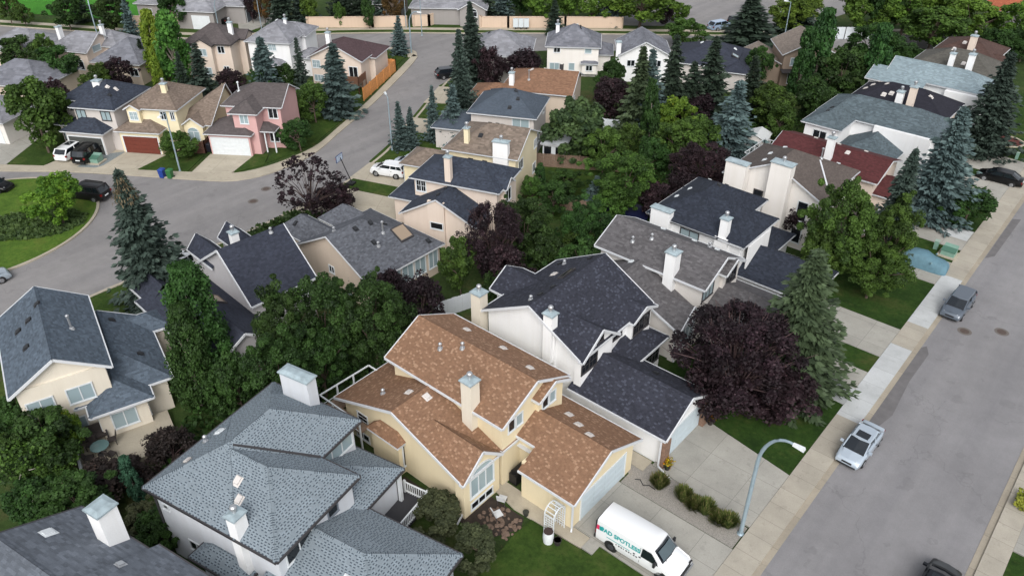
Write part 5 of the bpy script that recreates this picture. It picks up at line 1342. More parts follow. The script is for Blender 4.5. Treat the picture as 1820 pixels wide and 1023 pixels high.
TREES = [
    ('spruce_green', -59.6, 23.2, 13.0, 3.45, 'tall dark spruce with a crown of brown cones at its tip beside the cul-de-sac'),
    ('spruce_blue', -82.3, 60.9, 9.5, 2.80, 'large blue spruce by the cream bungalow with the maroon roof'),
    ('spruce_blue', -92.8, 57.5, 9.0, 2.16, 'blue spruce at the left rear corner of the white house with pale shingles'),
    ('spruce_green', -90.1, 61.4, 8.5, 1.28, 'slim spruce at the right rear corner of the white house with pale shingles'),
    ('spruce_blue', -94.9, 83.4, 6.0, 1.48, 'young blue spruce on the corner lawn inside the road junction'),
    ('spruce_green', -75.5, 79.5, 12.0, 2.54, 'tall spruce nearest the junction in the row right of the diagonal street'),
    ('spruce_green', -66.5, 67.8, 12.5, 2.12, 'tall brownish tipped spruce amid the row right of the diagonal street'),
    ('spruce_blue', -64.5, 64.2, 7.5, 1.74, 'blue spruce in front of the slate blue garage roof'),
    ('spruce_blue', -67.0, 63.2, 7.0, 1.15, 'narrow blue spruce at the kerb left of the slate blue garage roof'),
    ('spruce_blue', -68.1, 59.0, 6.0, 1.19, 'larger of the two small blue spruces beside the lamp post on the diagonal street'),
    ('spruce_blue', -67.6, 60.0, 5.2, 1.07, 'smaller of the two small blue spruces beside the lamp post on the diagonal street'),
    ('spruce_olive', -14.1, 48.5, 12.0, 3.80, 'big olive green spruce standing behind the dark purple plum tree'),
    ('spruce_blue', -14.9, 82.3, 12.0, 3.54, 'broad blue spruce in the front yard of the grey green roofed white house'),
    ('spruce_green', -15.2, 69.9, 12.0, 2.29, 'dark green spruce behind the large leafy tree on the right hand lawns'),
    ('spruce_green', -15.2, 103.0, 12.0, 3.48, 'dark spruce at the right edge by the red mulch bed'),
    ('spruce_blue', -37.1, 81.4, 9.5, 3.06, 'silvery blue spruce behind the small white garden shed'),
    ('spruce_olive', -49.7, 81.0, 11.0, 2.38, 'spruce with rusty top in front of the small white gable house'),
    ('spruce_blue', -48.5, 82.6, 10.5, 2.12, 'blue spruce in front of the small white gable house'),
    ('spruce_dark', -48.0, 86.2, 11.5, 2.30, 'dark spruce right of the small white gable house'),
    ('spruce_dark', -44.6, 90.1, 11.0, 2.95, 'shaggy dark spruce in front of the charcoal roofed bungalow'),
    ('spruce_dark', -45.6, 87.2, 8.5, 2.30, 'squat dark pine at the left end of the charcoal roofed bungalow'),
    ('spruce_dark', -53.9, 119.1, 9.0, 4.78, 'broad dark spruce by the cars parked in the far cul-de-sac'),
    ('spruce_green', -52.1, 134.1, 8.0, 3.07, 'tall spruce behind the slanted lamp post at the top of the picture'),
    ('spruce_blue', -41.6, 61.7, 4.0, 1.16, 'small pale blue spruce in the middle back garden'),
    ('spruce_blue', -48.3, 35.3, 4.5, 0.83, 'little blue spruce at the rear wall of the grey bungalow'),
    ('spruce_green', -99.7, 52.1, 8.0, 2.02, 'spruce in front of the beige two storey house with brown roof'),
    ('spruce_dark', -103.0, 51.2, 6.5, 1.29, 'dark spruce between the tall yellow green poplars and the beige two storey house'),
    ('spruce_blue', -133.7, 59.8, 7.5, 1.28, 'thin blue spruce behind the sound wall left of the poplars'),
    ('spruce_dark', -150.2, 59.3, 6.5, 1.66, 'spruce at the edge of the playing field by the left street lamp'),
    ('spruce_dark', -116.7, 90.0, 12.0, 2.53, 'dark conifer behind the beige sound wall, left part of the grove'),
    ('spruce_dark', -120.7, 80.2, 11.0, 2.27, 'dark conifer at the left end of the grove behind the beige sound wall'),
    ('spruce_green', -119.5, 83.9, 10.0, 2.21, 'green conifer in the grove behind the beige sound wall above the white house'),
    ('spruce_dark', -114.2, 92.2, 12.0, 2.53, 'dark conifer behind the beige sound wall, right part of the grove'),
    ('spruce_green', -112.4, 94.6, 10.0, 2.35, 'green conifer at the right end of the grove behind the beige sound wall'),
    ('spruce_blue', -95.3, 108.4, 9.0, 1.96, 'blue grey spruce behind the wall above the white metal mailboxes'),
    ('spruce_dark', -97.8, 106.3, 9.0, 2.45, 'dark spruce behind the wall right of the far grey house'),
    ('spruce_blue', -79.1, 117.8, 8.0, 1.92, 'dark blue spruce among the bright trees above the white gable house'),
    ('spruce_dark', -83.1, 107.4, 6.0, 1.59, 'grey green spruce at the left corner of the white house with grey hip roof'),
    ('spruce_dark', -41.7, 95.4, 8.0, 2.09, 'dark spruce left of the taupe two storey house'),
    ('spruce_dark', -115.4, 52.2, 5.5, 1.30, 'dark spruce at the foot of the tall poplars beside the grey hip roof'),
    ('spruce_dark', -53.3, 133.9, 8.0, 2.80, 'dark spruce left of the bright trees beyond the right hand lamp post'),
    ('poplar_yellow', -111.8, 52.4, 10.0, 1.66, 'yellow green columnar poplar, left one of the tall pair'),
    ('poplar', -107.6, 52.8, 10.5, 2.41, 'dark green columnar poplar, right one of the tall pair'),
    ('poplar_yellow', -106.2, 49.4, 5.5, 0.92, 'small yellow green columnar poplar in front of the tall pair'),
    ('poplar_dark', -38.1, 106.7, 12.0, 2.02, 'tall columnar poplar right of the taupe house'),
    ('poplar_dark', -39.3, 104.9, 10.0, 1.57, 'shorter columnar poplar leaning on the taupe house wall'),
    ('poplar_dark', -30.8, 108.6, 11.0, 1.83, 'columnar poplar behind the pale blue grey roof'),
    ('poplar_dark', -45.9, 78.5, 8.5, 1.19, 'narrow dark poplar in the back gardens beside the bare birch'),
    ('cypress', -40.9, 11.0, 4.0, 0.60, 'small narrow cypress between the two front houses at lower left'),
    ('poplar_dark', -47.8, 60.2, 4.0, 0.77, 'small columnar shrub tree at the wooden back fence'),
    ('aspen', -46.3, 20.1, 11.0, 2.23, 'tall dark aspen in front of the skylight on the slate roof'),
    ('aspen', -45.8, 18.4, 9.0, 1.65, 'dark green tree at the right edge of the cream house with blue grey roof'),
    ('ash_dark', -42.8, 24.3, 9.0, 2.45, 'leftmost broad maple of the dark grove behind the orange roofed house'),
    ('ash_dark', -41.2, 26.7, 9.5, 3.09, 'middle broad maple of the dark grove behind the orange roofed house'),
    ('ash_dark', -38.7, 29.2, 9.5, 2.90, 'right hand broad maple of the dark grove behind the orange roofed house'),
    ('ash_dark', -39.8, 25.1, 6.5, 2.43, 'lower maple of the dark grove just above the deck of the orange roofed house'),
    ('ash_dark', -40.3, 22.0, 8.0, 2.54, 'lower maple of the dark grove above the wide chimney of the pale grey roof'),
    ('ash_dark', -42.0, 19.7, 7.0, 1.75, 'dark maple between the tall tree and the grove at left'),
    ('ash_dark', -36.9, 29.8, 6.0, 1.46, 'maple at the right end of the dark grove touching the orange roof'),
    ('ash', -17.6, 63.4, 11.0, 3.37, 'large bright green leafy tree on the lawn by the covered car'),
    ('ash', -14.1, 66.5, 9.0, 2.55, 'right hand stem of the leafy tree beside the covered car'),
    ('ash', -14.2, 64.0, 6.0, 2.89, 'leafy lower tree on the lawn in front of the covered car'),
    ('ash_dark', -40.4, 48.4, 7.5, 2.80, 'green tree behind the navy roofed house in the back gardens'),
    ('ash_dark', -36.8, 53.0, 6.5, 2.48, 'rounded green tree in the back garden by the blue pool cover'),
    ('ash_dark', -37.1, 47.5, 6.0, 1.98, 'dark green tree below the wooden fence in the back gardens'),
    ('ash_dark', -33.5, 48.0, 5.5, 2.18, 'dark green tree above the grey brown roof corner'),
    ('ash', -41.6, 41.4, 6.5, 1.60, 'pale green tree at the right end of the grey bungalow'),
    ('ash', -39.0, 62.8, 7.0, 3.41, 'wide bushy tree in the middle of the back gardens'),
    ('ash', -45.7, 68.6, 6.0, 2.17, 'light green bushy tree beyond the wooden back fence'),
    ('ash_dark', -45.9, 62.0, 3.0, 2.09, 'dark bushy tree on the near side of the wooden back fence'),
    ('pine', -49.8, 69.4, 9.0, 3.87, 'big rounded pine behind the slate blue roofed house'),
    ('ash_yellow', -44.6, 81.8, 6.5, 2.49, 'yellow green tree in the back gardens left of the silvery spruce'),
    ('ash', -39.7, 79.1, 6.0, 2.71, 'green bushy tree in the back gardens in front of the silvery spruce'),
    ('ash', -40.9, 76.4, 5.5, 2.87, 'green tree in the back gardens below the yellow green one'),
    ('ash', -37.8, 93.4, 6.5, 3.01, 'light green tree right of the silvery spruce'),
    ('ash', -35.2, 90.5, 5.5, 2.04, 'green tree just above the white garden shed'),
    ('ash_dark', -34.7, 98.3, 7.0, 2.83, 'dark green tree under the tall poplar by the taupe house'),
    ('ash_dark', -34.5, 107.0, 8.0, 3.35, 'dark green tree between the two right hand poplars'),
    ('ash_dark', -32.3, 97.4, 6.0, 2.44, 'dark tree at the left corner of the grey green roof'),
    ('ash_dark', -58.5, 88.5, 6.5, 2.27, 'green tree below the white house with grey hip roof'),
    ('ash_dark', -46.1, 106.2, 6.0, 1.81, 'green tree in front of the taupe two storey house'),
    ('ash', -58.4, 62.0, 3.6, 1.93, 'green bush tree under the blue spruces by the street'),
    ('ash_yellow', -80.6, 24.2, 6.2, 2.56, 'bright yellow green maple on the island lawn'),
    ('ash', -99.2, 30.9, 10.5, 3.63, 'tall green ash on the front lawn at the left edge'),
    ('ash_dark', -127.2, 40.4, 6.5, 3.22, 'dark green tree behind the far left grey roof'),
    ('ash_dark', -118.6, 41.6, 6.5, 3.11, 'dark green tree right of the far left grey roof'),
    ('ash', -124.0, 42.3, 7.0, 1.60, 'light green tree between the pale grey roofs at left'),
    ('ash', -111.5, 44.0, 5.5, 2.29, 'light green tree behind the navy two storey house'),
    ('ash', -82.6, 57.4, 6.0, 2.49, 'tall green shrub tree by the right wall of the pink house'),
    ('ash_dark', -77.0, 50.8, 4.5, 2.13, 'dark green shrub tree at the pink house porch'),
    ('ash_dark', -92.9, 57.1, 6.0, 1.80, 'leafy dark tree between the two spruces behind the pink house'),
    ('ash_dark', -92.6, 60.3, 5.5, 1.91, 'leafy tree left of the maroon roofed bungalow'),
    ('ash', -158.3, 50.5, 7.0, 2.03, 'tree on the playing field at the top left corner'),
    ('ash', -155.4, 51.7, 4.0, 1.45, 'small sparse tree at the edge of the playing field'),
    ('ash_dark', -146.8, 55.5, 6.0, 2.65, 'round tree beside the playing field path'),
    ('ash_dark', -138.2, 59.1, 7.0, 2.88, 'round tree in front of the sound wall at the left'),
    ('ash_dark', -134.7, 68.2, 6.5, 2.58, 'dark round tree in front of the big grey house at the top'),
    ('ash_bright', -117.8, 83.5, 6.5, 1.82, 'bright green tree behind the left end of the beige sound wall'),
    ('ash', -113.4, 86.5, 5.0, 1.15, 'slim street tree on the verge before the beige sound wall'),
    ('ash_dark', -109.1, 89.3, 6.0, 1.24, 'sparse street tree on the verge before the beige sound wall'),
    ('ash_bright', -89.2, 110.9, 8.0, 4.16, 'big bright green tree behind the wall left of the white hip roofed house'),
    ('ash_bright', -81.5, 115.7, 7.5, 3.37, 'bright green tree above the grey hip roofed white house'),
    ('ash_bright', -74.4, 120.1, 8.5, 6.19, 'widest bright green tree above the white gable house'),
    ('ash_bright', -86.2, 115.3, 8.0, 2.93, 'bright green tree between the two big ones at the top'),
    ('ash_bright', -70.8, 126.7, 4.0, 2.15, 'rounded green tree at the left kerb of the far cul-de-sac'),
    ('ash', -63.3, 115.5, 5.0, 3.23, 'low spreading tree right of the white gable house'),
    ('ash_bright', -52.1, 134.1, 8.0, 4.18, 'bright green tree behind the slanted lamp post'),
    ('ash_bright', -44.3, 139.2, 10.0, 4.13, 'bright green tree above the far white fence'),
    ('ash_dark', -42.7, 143.0, 9.0, 3.26, 'dark green tree right of the far white fence'),
    ('ash_bright', -39.0, 145.3, 9.0, 5.10, 'bright green tree at the top, left of the far orange roof'),
    ('ash_bright', -33.4, 146.1, 8.0, 4.56, 'green tree below the far orange roof'),
    ('ash_bright', -29.0, 145.1, 7.5, 4.46, 'green tree behind the maroon brown roof'),
    ('ash', -32.6, 138.9, 7.0, 4.84, 'green tree between the poplar and the maroon brown roof'),
    ('ash_dark', -33.8, 125.9, 5.5, 3.73, 'low green tree left of the grey brown hip roof'),
    ('ash_dark', -36.8, 123.9, 7.0, 3.32, 'dark green tree behind the right hand poplar'),
    ('ash_bright', -22.7, 147.5, 8.0, 3.51, 'green tree at the right edge below the far orange roof'),
    ('ash_dark', -23.5, 139.5, 6.0, 3.40, 'dark green tree right of the maroon brown roof'),
    ('ash_dark', -20.3, 143.0, 6.0, 2.56, 'dark green tree at the far right edge'),
    ('ash_dark', -111.1, 106.6, 8.0, 3.10, 'dark tree above the far grey house with the arched window'),
    ('ash_dark', -94.4, 112.0, 10.0, 3.46, 'dark tree behind the bright tree at the top'),
    ('ash_rust', -124.3, 78.9, 7.0, 1.73, 'rust tinged tree right of the grey driveway at the top'),
    ('ash_rust', -108.5, 94.3, 8.0, 2.23, 'reddish brown tree behind the wall by the two lamp posts'),
    ('ash', -86.0, 40.0, 3.9, 2.15, 'dense green bush beside the dark red garage door'),
    ('ash_dark', -11.6, 83.4, 4.6, 3.08, 'feathery green juniper under the broad blue spruce'),
    ('ash_dark', -46.9, 8.7, 5.5, 2.35, 'drooping green birch at the lower left edge'),
    ('ash_yellow', -47.3, 10.1, 5.0, 1.11, 'yellow tinged shrub in front of the cream house windows'),
    ('ash_dark', -50.6, 8.7, 5.0, 1.70, 'dark green tree at the left edge behind the birch'),
    ('ash_dark', -36.3, 10.2, 3.6, 1.50, 'dark shrub in the gap between the two front houses'),
    ('shrub_olive', -24.8, 21.9, 2.6, 1.80, 'olive bush beside the pale grey house porch'),
    ('shrub_olive', -21.5, 21.8, 2.5, 1.48, 'dark green bush at the front lawn of the orange roofed house'),
    ('ash_dark', -41.1, 7.9, 4.5, 2.03, 'dark bush behind the white chimney at lower left'),
    ('plum', -16.6, 43.2, 8.4, 4.03, 'huge dark purple plum tree on the front lawn'),
    ('plum', -17.2, 41.9, 6.8, 2.16, 'left stem of the huge purple plum tree beside the white house'),
    ('plum', -40.3, 44.3, 8.0, 2.55, 'tall dark purple tree between the navy roofs'),
    ('plum', -37.2, 42.5, 6.0, 1.89, 'dark purple tree above the west corner of the black roof'),
    ('plum', -39.7, 34.9, 6.5, 1.93, 'purple tree at the right end of the dark grove'),
    ('plum', -44.0, 35.5, 5.0, 1.41, 'purple pink bush along the rear windows of the grey bungalow'),
    ('plum_sparse', -61.9, 41.0, 7.0, 3.13, 'sparse purple plum with wispy shoots at the street corner'),
    ('plum', -61.1, 43.6, 3.4, 2.01, 'low mixed shrub right of the sparse purple plum'),
    ('plum', -71.8, 79.1, 7.0, 2.06, 'purple tree in front of the silvery roof beside the tall spruces'),
    ('plum', -69.3, 83.3, 7.0, 2.94, 'round purple tree left of the white house with grey hip roof'),
    ('plum', -54.3, 82.5, 6.5, 2.86, 'dark purple tree among the spruces below the white gable house'),
    ('plum', -44.7, 87.3, 5.5, 2.80, 'purple tree behind the silvery blue spruce'),
    ('plum', -35.2, 71.9, 5.5, 3.28, 'purple tree above the white chimney of the brown roofed house'),
    ('plum', -35.1, 68.0, 4.5, 2.03, 'dark purple shrub tree behind the navy roofed white house'),
    ('plum', -110.8, 46.1, 5.5, 1.92, 'purple tree behind the navy two storey house'),
    ('plum', -103.7, 34.9, 7.0, 2.07, 'purple tree right of the tall ash at the left edge'),
    ('plum', -99.1, 55.8, 4.2, 2.16, 'round dark purple tree behind the brown roofed cream house'),
    ('plum', -127.1, 78.3, 8.0, 1.45, 'dark purple tree by the grey driveway at the top'),
    ('plum', -71.9, 124.4, 3.5, 1.55, 'small purple tree left of the far cul-de-sac'),
    ('plum', -23.3, 68.8, 5.0, 1.62, 'purple shrub tree at the navy roofed white house entrance'),
    ('plum_dark', -42.0, 14.2, 3.3, 1.67, 'dark bronze leaved shrub below the patio of the cream house'),
    ('plum_dark', -42.7, 9.9, 3.0, 2.14, 'dark bronze leaved shrub behind the white chimney at lower left'),
    ('ash', -46.1, 7.8, 4.8, 1.78, 'yellowish green weeping birch in front of the cream house patio'),
    ('ash_dark', -43.6, 6.1, 4.2, 1.87, 'dark bush under the white limbed birch at the left edge'),
    ('ash_dark', -41.0, 6.7, 3.0, 1.85, 'low dark bush above the ridge of the cropped grey roof'),
    ('shrub_olive', -37.7, 9.9, 2.6, 1.35, 'olive bush in the gap right of the broad white chimney'),
    ('plum_dark', -42.4, 11.2, 2.6, 1.45, 'bronze bush between the patio and the narrow cypress'),
    ('ash_dark', -47.0, 7.0, 5.0, 1.25, 'dark tree touching the left edge below the cream house'),
    ('plum', -13.4, 45.0, 4.6, 2.78, 'low right hand stem of the huge purple plum tree'),
    ('ash', -18.3, 62.1, 8.0, 1.94, 'left hand stem of the leafy tree beside the tall white chimneys'),
    ('ash_dark', -51.8, 72.6, 6.5, 2.45, 'leafy tree standing right of the big rounded pine'),
    ('ash', -39.4, 61.7, 4.2, 2.28, 'low leafy tree just left of the pool cover'),
    ('ash_dark', -40.4, 46.5, 5.5, 1.76, 'dark green tree between the two navy roofs'),
    ('ash_dark', -44.2, 57.8, 4.0, 1.71, 'dark green bush in front of the wooden back fence'),
    ('plum', -36.3, 64.1, 4.0, 1.99, 'low purple tree between the bushy back garden trees and the slate roof'),
    ('ash', -36.5, 51.8, 4.5, 1.70, 'bright leafy tree just below the small pale blue spruce'),
    ('ash', -47.6, 58.4, 3.6, 1.41, 'leafy bush at the back corner of the navy roofed house'),
    ('ash_dark', -42.2, 72.7, 5.0, 1.88, 'dark tree behind the narrow dark poplar'),
    ('ash', -46.1, 74.2, 5.0, 1.82, 'light green tree in front of the rusty topped spruce'),
    ('ash_dark', -37.2, 41.1, 5.0, 1.41, 'dark green tree left of the black roof corner'),
]
for q in TREES: tree(*q)
# ------------------------------------------------------------------ vehicles
TYRE = plain("tyre rubber", (26, 26, 27), .8); RIM = plain("alloy rim", (150, 152, 156), .35, metal=.6)
CGLASS = plain("car glass", (26, 32, 38), .08, spec=.8); LAMP = plain("headlamp", (205, 210, 215), .15); TAIL = plain("tail lamp", (120, 14, 16), .25)
PLASTIC = plain("dark bumper plastic", (34, 35, 37), .6); CHROME = plain("bright trim", (180, 184, 188), .25, metal=.6)
def paint(name, c, metal=.25, rough=.3): return plain(name, c, rough, metal=metal, coat=.8)

def car(name, label, x, y, head, col, L=4.6, W=1.82, H=1.46, kind='sedan', cat='car', z=.0, sunroof=False, group=None, rails=False, detail=True):
    """front towards +x before turning; profile stations along the length"""
    t = thing(name, label, cat, (x, y, z), R(head), group)
    if kind == 'sedan': belt = [(-.5, .62), (-.485, .9), (-.3, .95), (.22, .93), (.27, .9), (.44, .78), (.49, .62), (.5, .5)]; gh = (-.4, -.22, .1, .29); rw = .74
    elif kind == 'hatch': belt = [(-.5, .66), (-.49, .98), (-.3, 1.0), (.2, .97), (.27, .94), (.44, .82), (.49, .64), (.5, .5)]; gh = (-.485, -.38, .1, .28); rw = .75
    elif kind == 'pickup': belt = [(-.5, .7), (-.495, 1.12), (-.1, 1.12), (.22, 1.1), (.28, 1.08), (.46, 1.0), (.49, .75), (.5, .55)]; gh = (-.08, -.03, .14, .26); rw = .76
    else: belt = [(-.5, .7), (-.49, 1.08), (-.3, 1.1), (.2, 1.08), (.27, 1.04), (.45, .94), (.49, .7), (.5, .52)]; gh = (-.485, -.42, .1, .27); rw = .76
    b = MB(); rings = []
    for s, zb in belt:
        e = 1 - .16 * max(0, (abs(s) - .34) / .16) ** 2
        w = W / 2 * e; xx = s * L
        zlo = .24 if abs(s) < .46 else .3
        rings.append([(xx, -w * .93, zlo), (xx, -w, zlo + .16), (xx, -w * 1.0, (zlo + zb) / 2 + .08), (xx, -w * .95, zb - .05), (xx, -w * .82, zb), (xx, 0, zb + .025),
                      (xx, w * .82, zb), (xx, w * .95, zb - .05), (xx, w, (zlo + zb) / 2 + .08), (xx, w, zlo + .16), (xx, w * .93, zlo)])
    n = len(rings[0]); vs = [p for r in rings for p in r]
    fs = [(k * n + j, (k + 1) * n + j, (k + 1) * n + (j + 1) % n, k * n + (j + 1) % n) for k in range(len(rings) - 1) for j in range(n)]
    fs += [tuple(range(n)), tuple((len(rings) - 1) * n + j for j in range(n))[::-1]]
    b.mesh(vs, fs); b.build("body", col, t, 42)
    g0, g1, g2, g3 = [q * L for q in gh]
    zb = belt[2][1] - .02; bw = W / 2 * .86; tw = W / 2 * rw; zt = H
    g = MB()
    lo = [(g0, -bw * .92, zb), (g3, -bw * .94, zb - .03), (g3 + .1, 0, zb - .03), (g3, bw * .94, zb - .03), (g0, bw * .92, zb), (g0 - .05, 0, zb)]
    hi = [(g1, -tw, zt - .05), (g2, -tw, zt - .05), (g2 + .08, 0, zt - .02), (g2, tw, zt - .05), (g1, tw, zt - .05), (g1 - .05, 0, zt - .02)]
    g.mesh(lo + hi, [(j, (j + 1) % 6, 6 + (j + 1) % 6, 6 + j) for j in range(6)])
    g.build("windows", CGLASS, t)
    r = MB()
    top = [(g1 - .07, -tw * .98), (g1 + (g2 - g1) * .3, -tw * 1.03), (g2, -tw * 1.0), (g2 + .12, 0), (g2, tw * 1.0), (g1 + (g2 - g1) * .3, tw * 1.03), (g1 - .07, tw * .98), (g1 - .12, 0)]
    m = len(top)
    vs = [(p[0], p[1], zt - .06) for p in top] + [(p[0] * .985 + .01 * (g1 + g2), p[1] * .9, zt) for p in top]
    r.mesh(vs, [tuple(range(m, 2 * m))] + [(j, (j + 1) % m, m + (j + 1) % m, m + j) for j in range(m)])
    for sgn in (-1, 1):
        r.bar((g3, sgn * bw * .95, zb - .02), (g2, sgn * tw, zt - .04), .07, .05); r.bar((g0, sgn * bw * .93, zb), (g1, sgn * tw, zt - .04), .14 if kind != 'pickup' else .09, .06)
        mid = (g0 + g3) / 2 - .05; r.bar((mid, sgn * bw * .985, zb), (mid - .05, sgn * tw * 1.01, zt - .05), .03, .09)
        if kind == 'suv': mid = g0 + (g3 - g0) * .24; r.bar((mid, sgn * bw * .97, zb), (mid + .05, sgn * tw * 1.01, zt - .05), .03, .08)
        if rails: r.bar((g1 + .2, sgn * tw * .88, zt + .05), (g2 - .2, sgn * tw * .88, zt + .05), .05, .05)
    ro = r.build("roof", col, t, 40)
    if sunroof: MB().box(g1 + (g2 - g1) * .45, g2 - .12, -.42, .42, zt + .003, zt + .012).build("sunroof", CGLASS, ro)
    if kind == 'pickup':
        q = MB(); q.box(-.47 * L, g0 - .12, -W * .37, W * .37, 1.125, 1.135); q.build("cargo_bed", PLASTIC, t)
    rad = .34 if kind in ('suv', 'pickup') else .32
    for sx in (-.295, .305):
        for sy in (-1, 1):
            cy = sy * (W / 2 - .1); wh = MB().tube([(sx * L, cy - .11, rad), (sx * L, cy + .11, rad)], rad, 18)
            wo = wh.build("wheel", TYRE, t, 50)
            o = cy + sy * .112
            MB().tube([(sx * L, o - sy * .01, rad), (sx * L, o + sy * .012, rad)], [rad * .66, rad * .6], 14).build("rim", RIM, wo, 40)
            # dark arch above the wheel
            MB().tube([(sx * L, cy + sy * .02, rad + .02), (sx * L, cy + sy * .085, rad + .02)], rad * 1.16, 18).build("wheel_arch", PLASTIC, wo, 50)
    zf = belt[-2][1]; zr = belt[1][1]
    for sy in (-1, 1):
        MB().mesh([(L * .482, sy * W * .27, zf - .03), (L * .462, sy * W * .44, zf - .05), (L * .43, sy * W * .45, zf + .1), (L * .462, sy * W * .28, zf + .13), (L * .44, sy * W * .36, zf + .16)],
                  [(0, 1, 2, 4), (0, 4, 3)]).build("headlight", LAMP, t)
        MB().box(-L * .503, -L * .47, sy * W * .40 - .13, sy * W * .40 + .06, zr - .3, zr - .1).build("taillight", TAIL, t)
        mi = MB().box(g3 - .42, g3 - .26, sy * (W / 2 * .99) - .02 if sy > 0 else -W / 2 * .99 - .2, sy * (W / 2 * .99) + .2 if sy > 0 else -W / 2 * .99 + .02, zb + .02, zb + .16)
        mi.build("mirror", col, t)
    gr = MB().box(L * .482, L * .503, -W * .19, W * .19, zf - .16, zf - .04); gr.build("grille", PLASTIC, t)
    if kind in ('sedan', 'hatch', 'suv'):
        zc, zn = belt[3][1] + .035, belt[5][1] + .03
        hd = MB(); hd.mesh([(g3 + .12, -W * .36, zc - .02), (g3 + .16, 0, zc + .012), (g3 + .12, W * .36, zc - .02), (L * .45, W * .29, zn - .05), (L * .465, 0, zn - .02), (L * .45, -W * .29, zn - .05)], [(0, 1, 4, 5), (1, 2, 3, 4)])
        hd.build("bonnet", col, t)
        cw = MB(); cw.bar((g3 + .06, -bw * .9, zb + .0), (g3 + .12, 0, zb + .01), .1, .03); cw.bar((g3 + .12, 0, zb + .01), (g3 + .06, bw * .9, zb + .0), .1, .03); cw.build("windscreen_cowl", PLASTIC, t)
        for sgn in (-1, 1):
            MB().bar(((g0 + g3) / 2 - .02, sgn * W * .503, .36), ((g0 + g3) / 2 - .02, sgn * W * .478, zb - .04), .02, .012).build("door_seam", PLASTIC, t)
            MB().box((g0 + g3) / 2 - .3, (g0 + g3) / 2 - .14, sgn * W * .5 - .015, sgn * W * .5 + .015, zb - .2, zb - .165).build("door_handle", PLASTIC, t)
    bp = MB().box(L * .47, L * .508, -W * .36, W * .36, .26, .36); bp.build("front_bumper", PLASTIC, t)
    bp = MB().box(-L * .512, -L * .47, -W * .38, W * .38, .3, .48); bp.build("rear_bumper", PLASTIC if kind == 'suv' else col, t)
    MB().box(-L * .508, -L * .495, -.26, .26, .6, .73).build("number_plate", M_WHITE, t)
    return t

PSILVER = paint("silver blue paint", (178, 190, 202)); PGREY = paint("blue grey paint", (92, 101, 112)); PBLACK = plain("black paint", (8, 9, 11), .3, coat=.15, spec=.3); PWHITE = paint("white paint", (226, 228, 230), 0)
PLSILV = paint("light silver paint", (160, 172, 182)); PDBLUE = plain("dark blue black paint", (12, 15, 22), .3, coat=.3); PCHAR = plain("charcoal paint", (26, 25, 27), .3, coat=.2, spec=.3)
car("sedan_car", "silver sedan with dark sunroof parked at the kerb near the street lamp", -7.75, 45.5, -92, PSILVER, 4.5, 1.78, 1.42, 'sedan', sunroof=True)
car("hatchback_car", "blue grey hatchback parked at the kerb in front of the bright green leafy tree", -7.7, 67.4, -92, PGREY, 4.4, 1.8, 1.5, 'hatch')
car("dark_car", "dark car cut by the bottom edge on the right hand street", -.25, 36.9, 88, PDBLUE, 4.5, 1.8, 1.44, 'sedan', sunroof=True)
car("sedan_car", "black sedan in the driveway behind the blue spruce at the right", -11.6, 96.4, 182, PBLACK, 4.6, 1.8, 1.42, 'sedan')
car("white_car", "sleek white car with dark roof glass in the driveway of the navy slate house", -96.4, 32.6, 120, PWHITE, 4.7, 1.9, 1.5, 'hatch', sunroof=True, z=.11)
car("suv_car", "black suv beside the white car in the driveway of the navy slate house", -94.0, 33.5, 122, PBLACK, 4.7, 1.9, 1.72, 'suv', z=.11, rails=True)
car("suv_car", "dark suv with silver wheels parked along the round lawn island", -84.5, 28.6, 207, PCHAR, 4.8, 1.9, 1.74, 'suv', rails=True)
car("sedan_car", "pale silver car cut by the left edge below the round lawn", -75.0, 14.4, 84, PLSILV, 4.6, 1.8, 1.44, 'sedan')
car("sedan_car", "black car just inside the left edge beyond the round lawn", -94.2, 22.6, 32, PBLACK, 4.5, 1.8, 1.44, 'sedan')
car("suv_car", "white suv in the cream driveway beside the basketball hoop", -64.0, 53.2, 202, PWHITE, 4.1, 1.72, 1.52, 'suv', z=.11, rails=True)
car("suv_car", "silver suv half hidden beside the white suv at the tan garage", -63.4, 55.9, 200, PSILVER, 4.0, 1.7, 1.52, 'suv', z=.11)
car("parked_car", "dark car parked on the diagonal street behind the tall spruces", -81.6, 81.2, 60, PDBLUE, 4.6, 1.8, 1.5, 'hatch')
car("parked_car", "dark suv parked in the far cul-de-sac beside the broad spruce", -62.2, 133.0, 70, PDBLUE, 4.7, 1.9, 1.7, 'suv')
car("parked_car", "blue and white car parked in front of the dark suv in the far cul-de-sac", -63.6, 128.6, 70, paint("pale blue paint", (150, 170, 196)), 4.6, 1.8, 1.5, 'hatch')
car("pickup_truck", "black pickup truck in front of the cream garage door at the top left", -131.5, 73.2, 215, PBLACK, 5.4, 1.95, 1.8, 'pickup', cat='truck', z=.1)
car("pickup_truck", "white pickup truck half hidden behind the pointed dormers of the slate house", -63.4, 27.2, 100, PWHITE, 5.6, 2.0, 1.85, 'pickup', cat='truck')

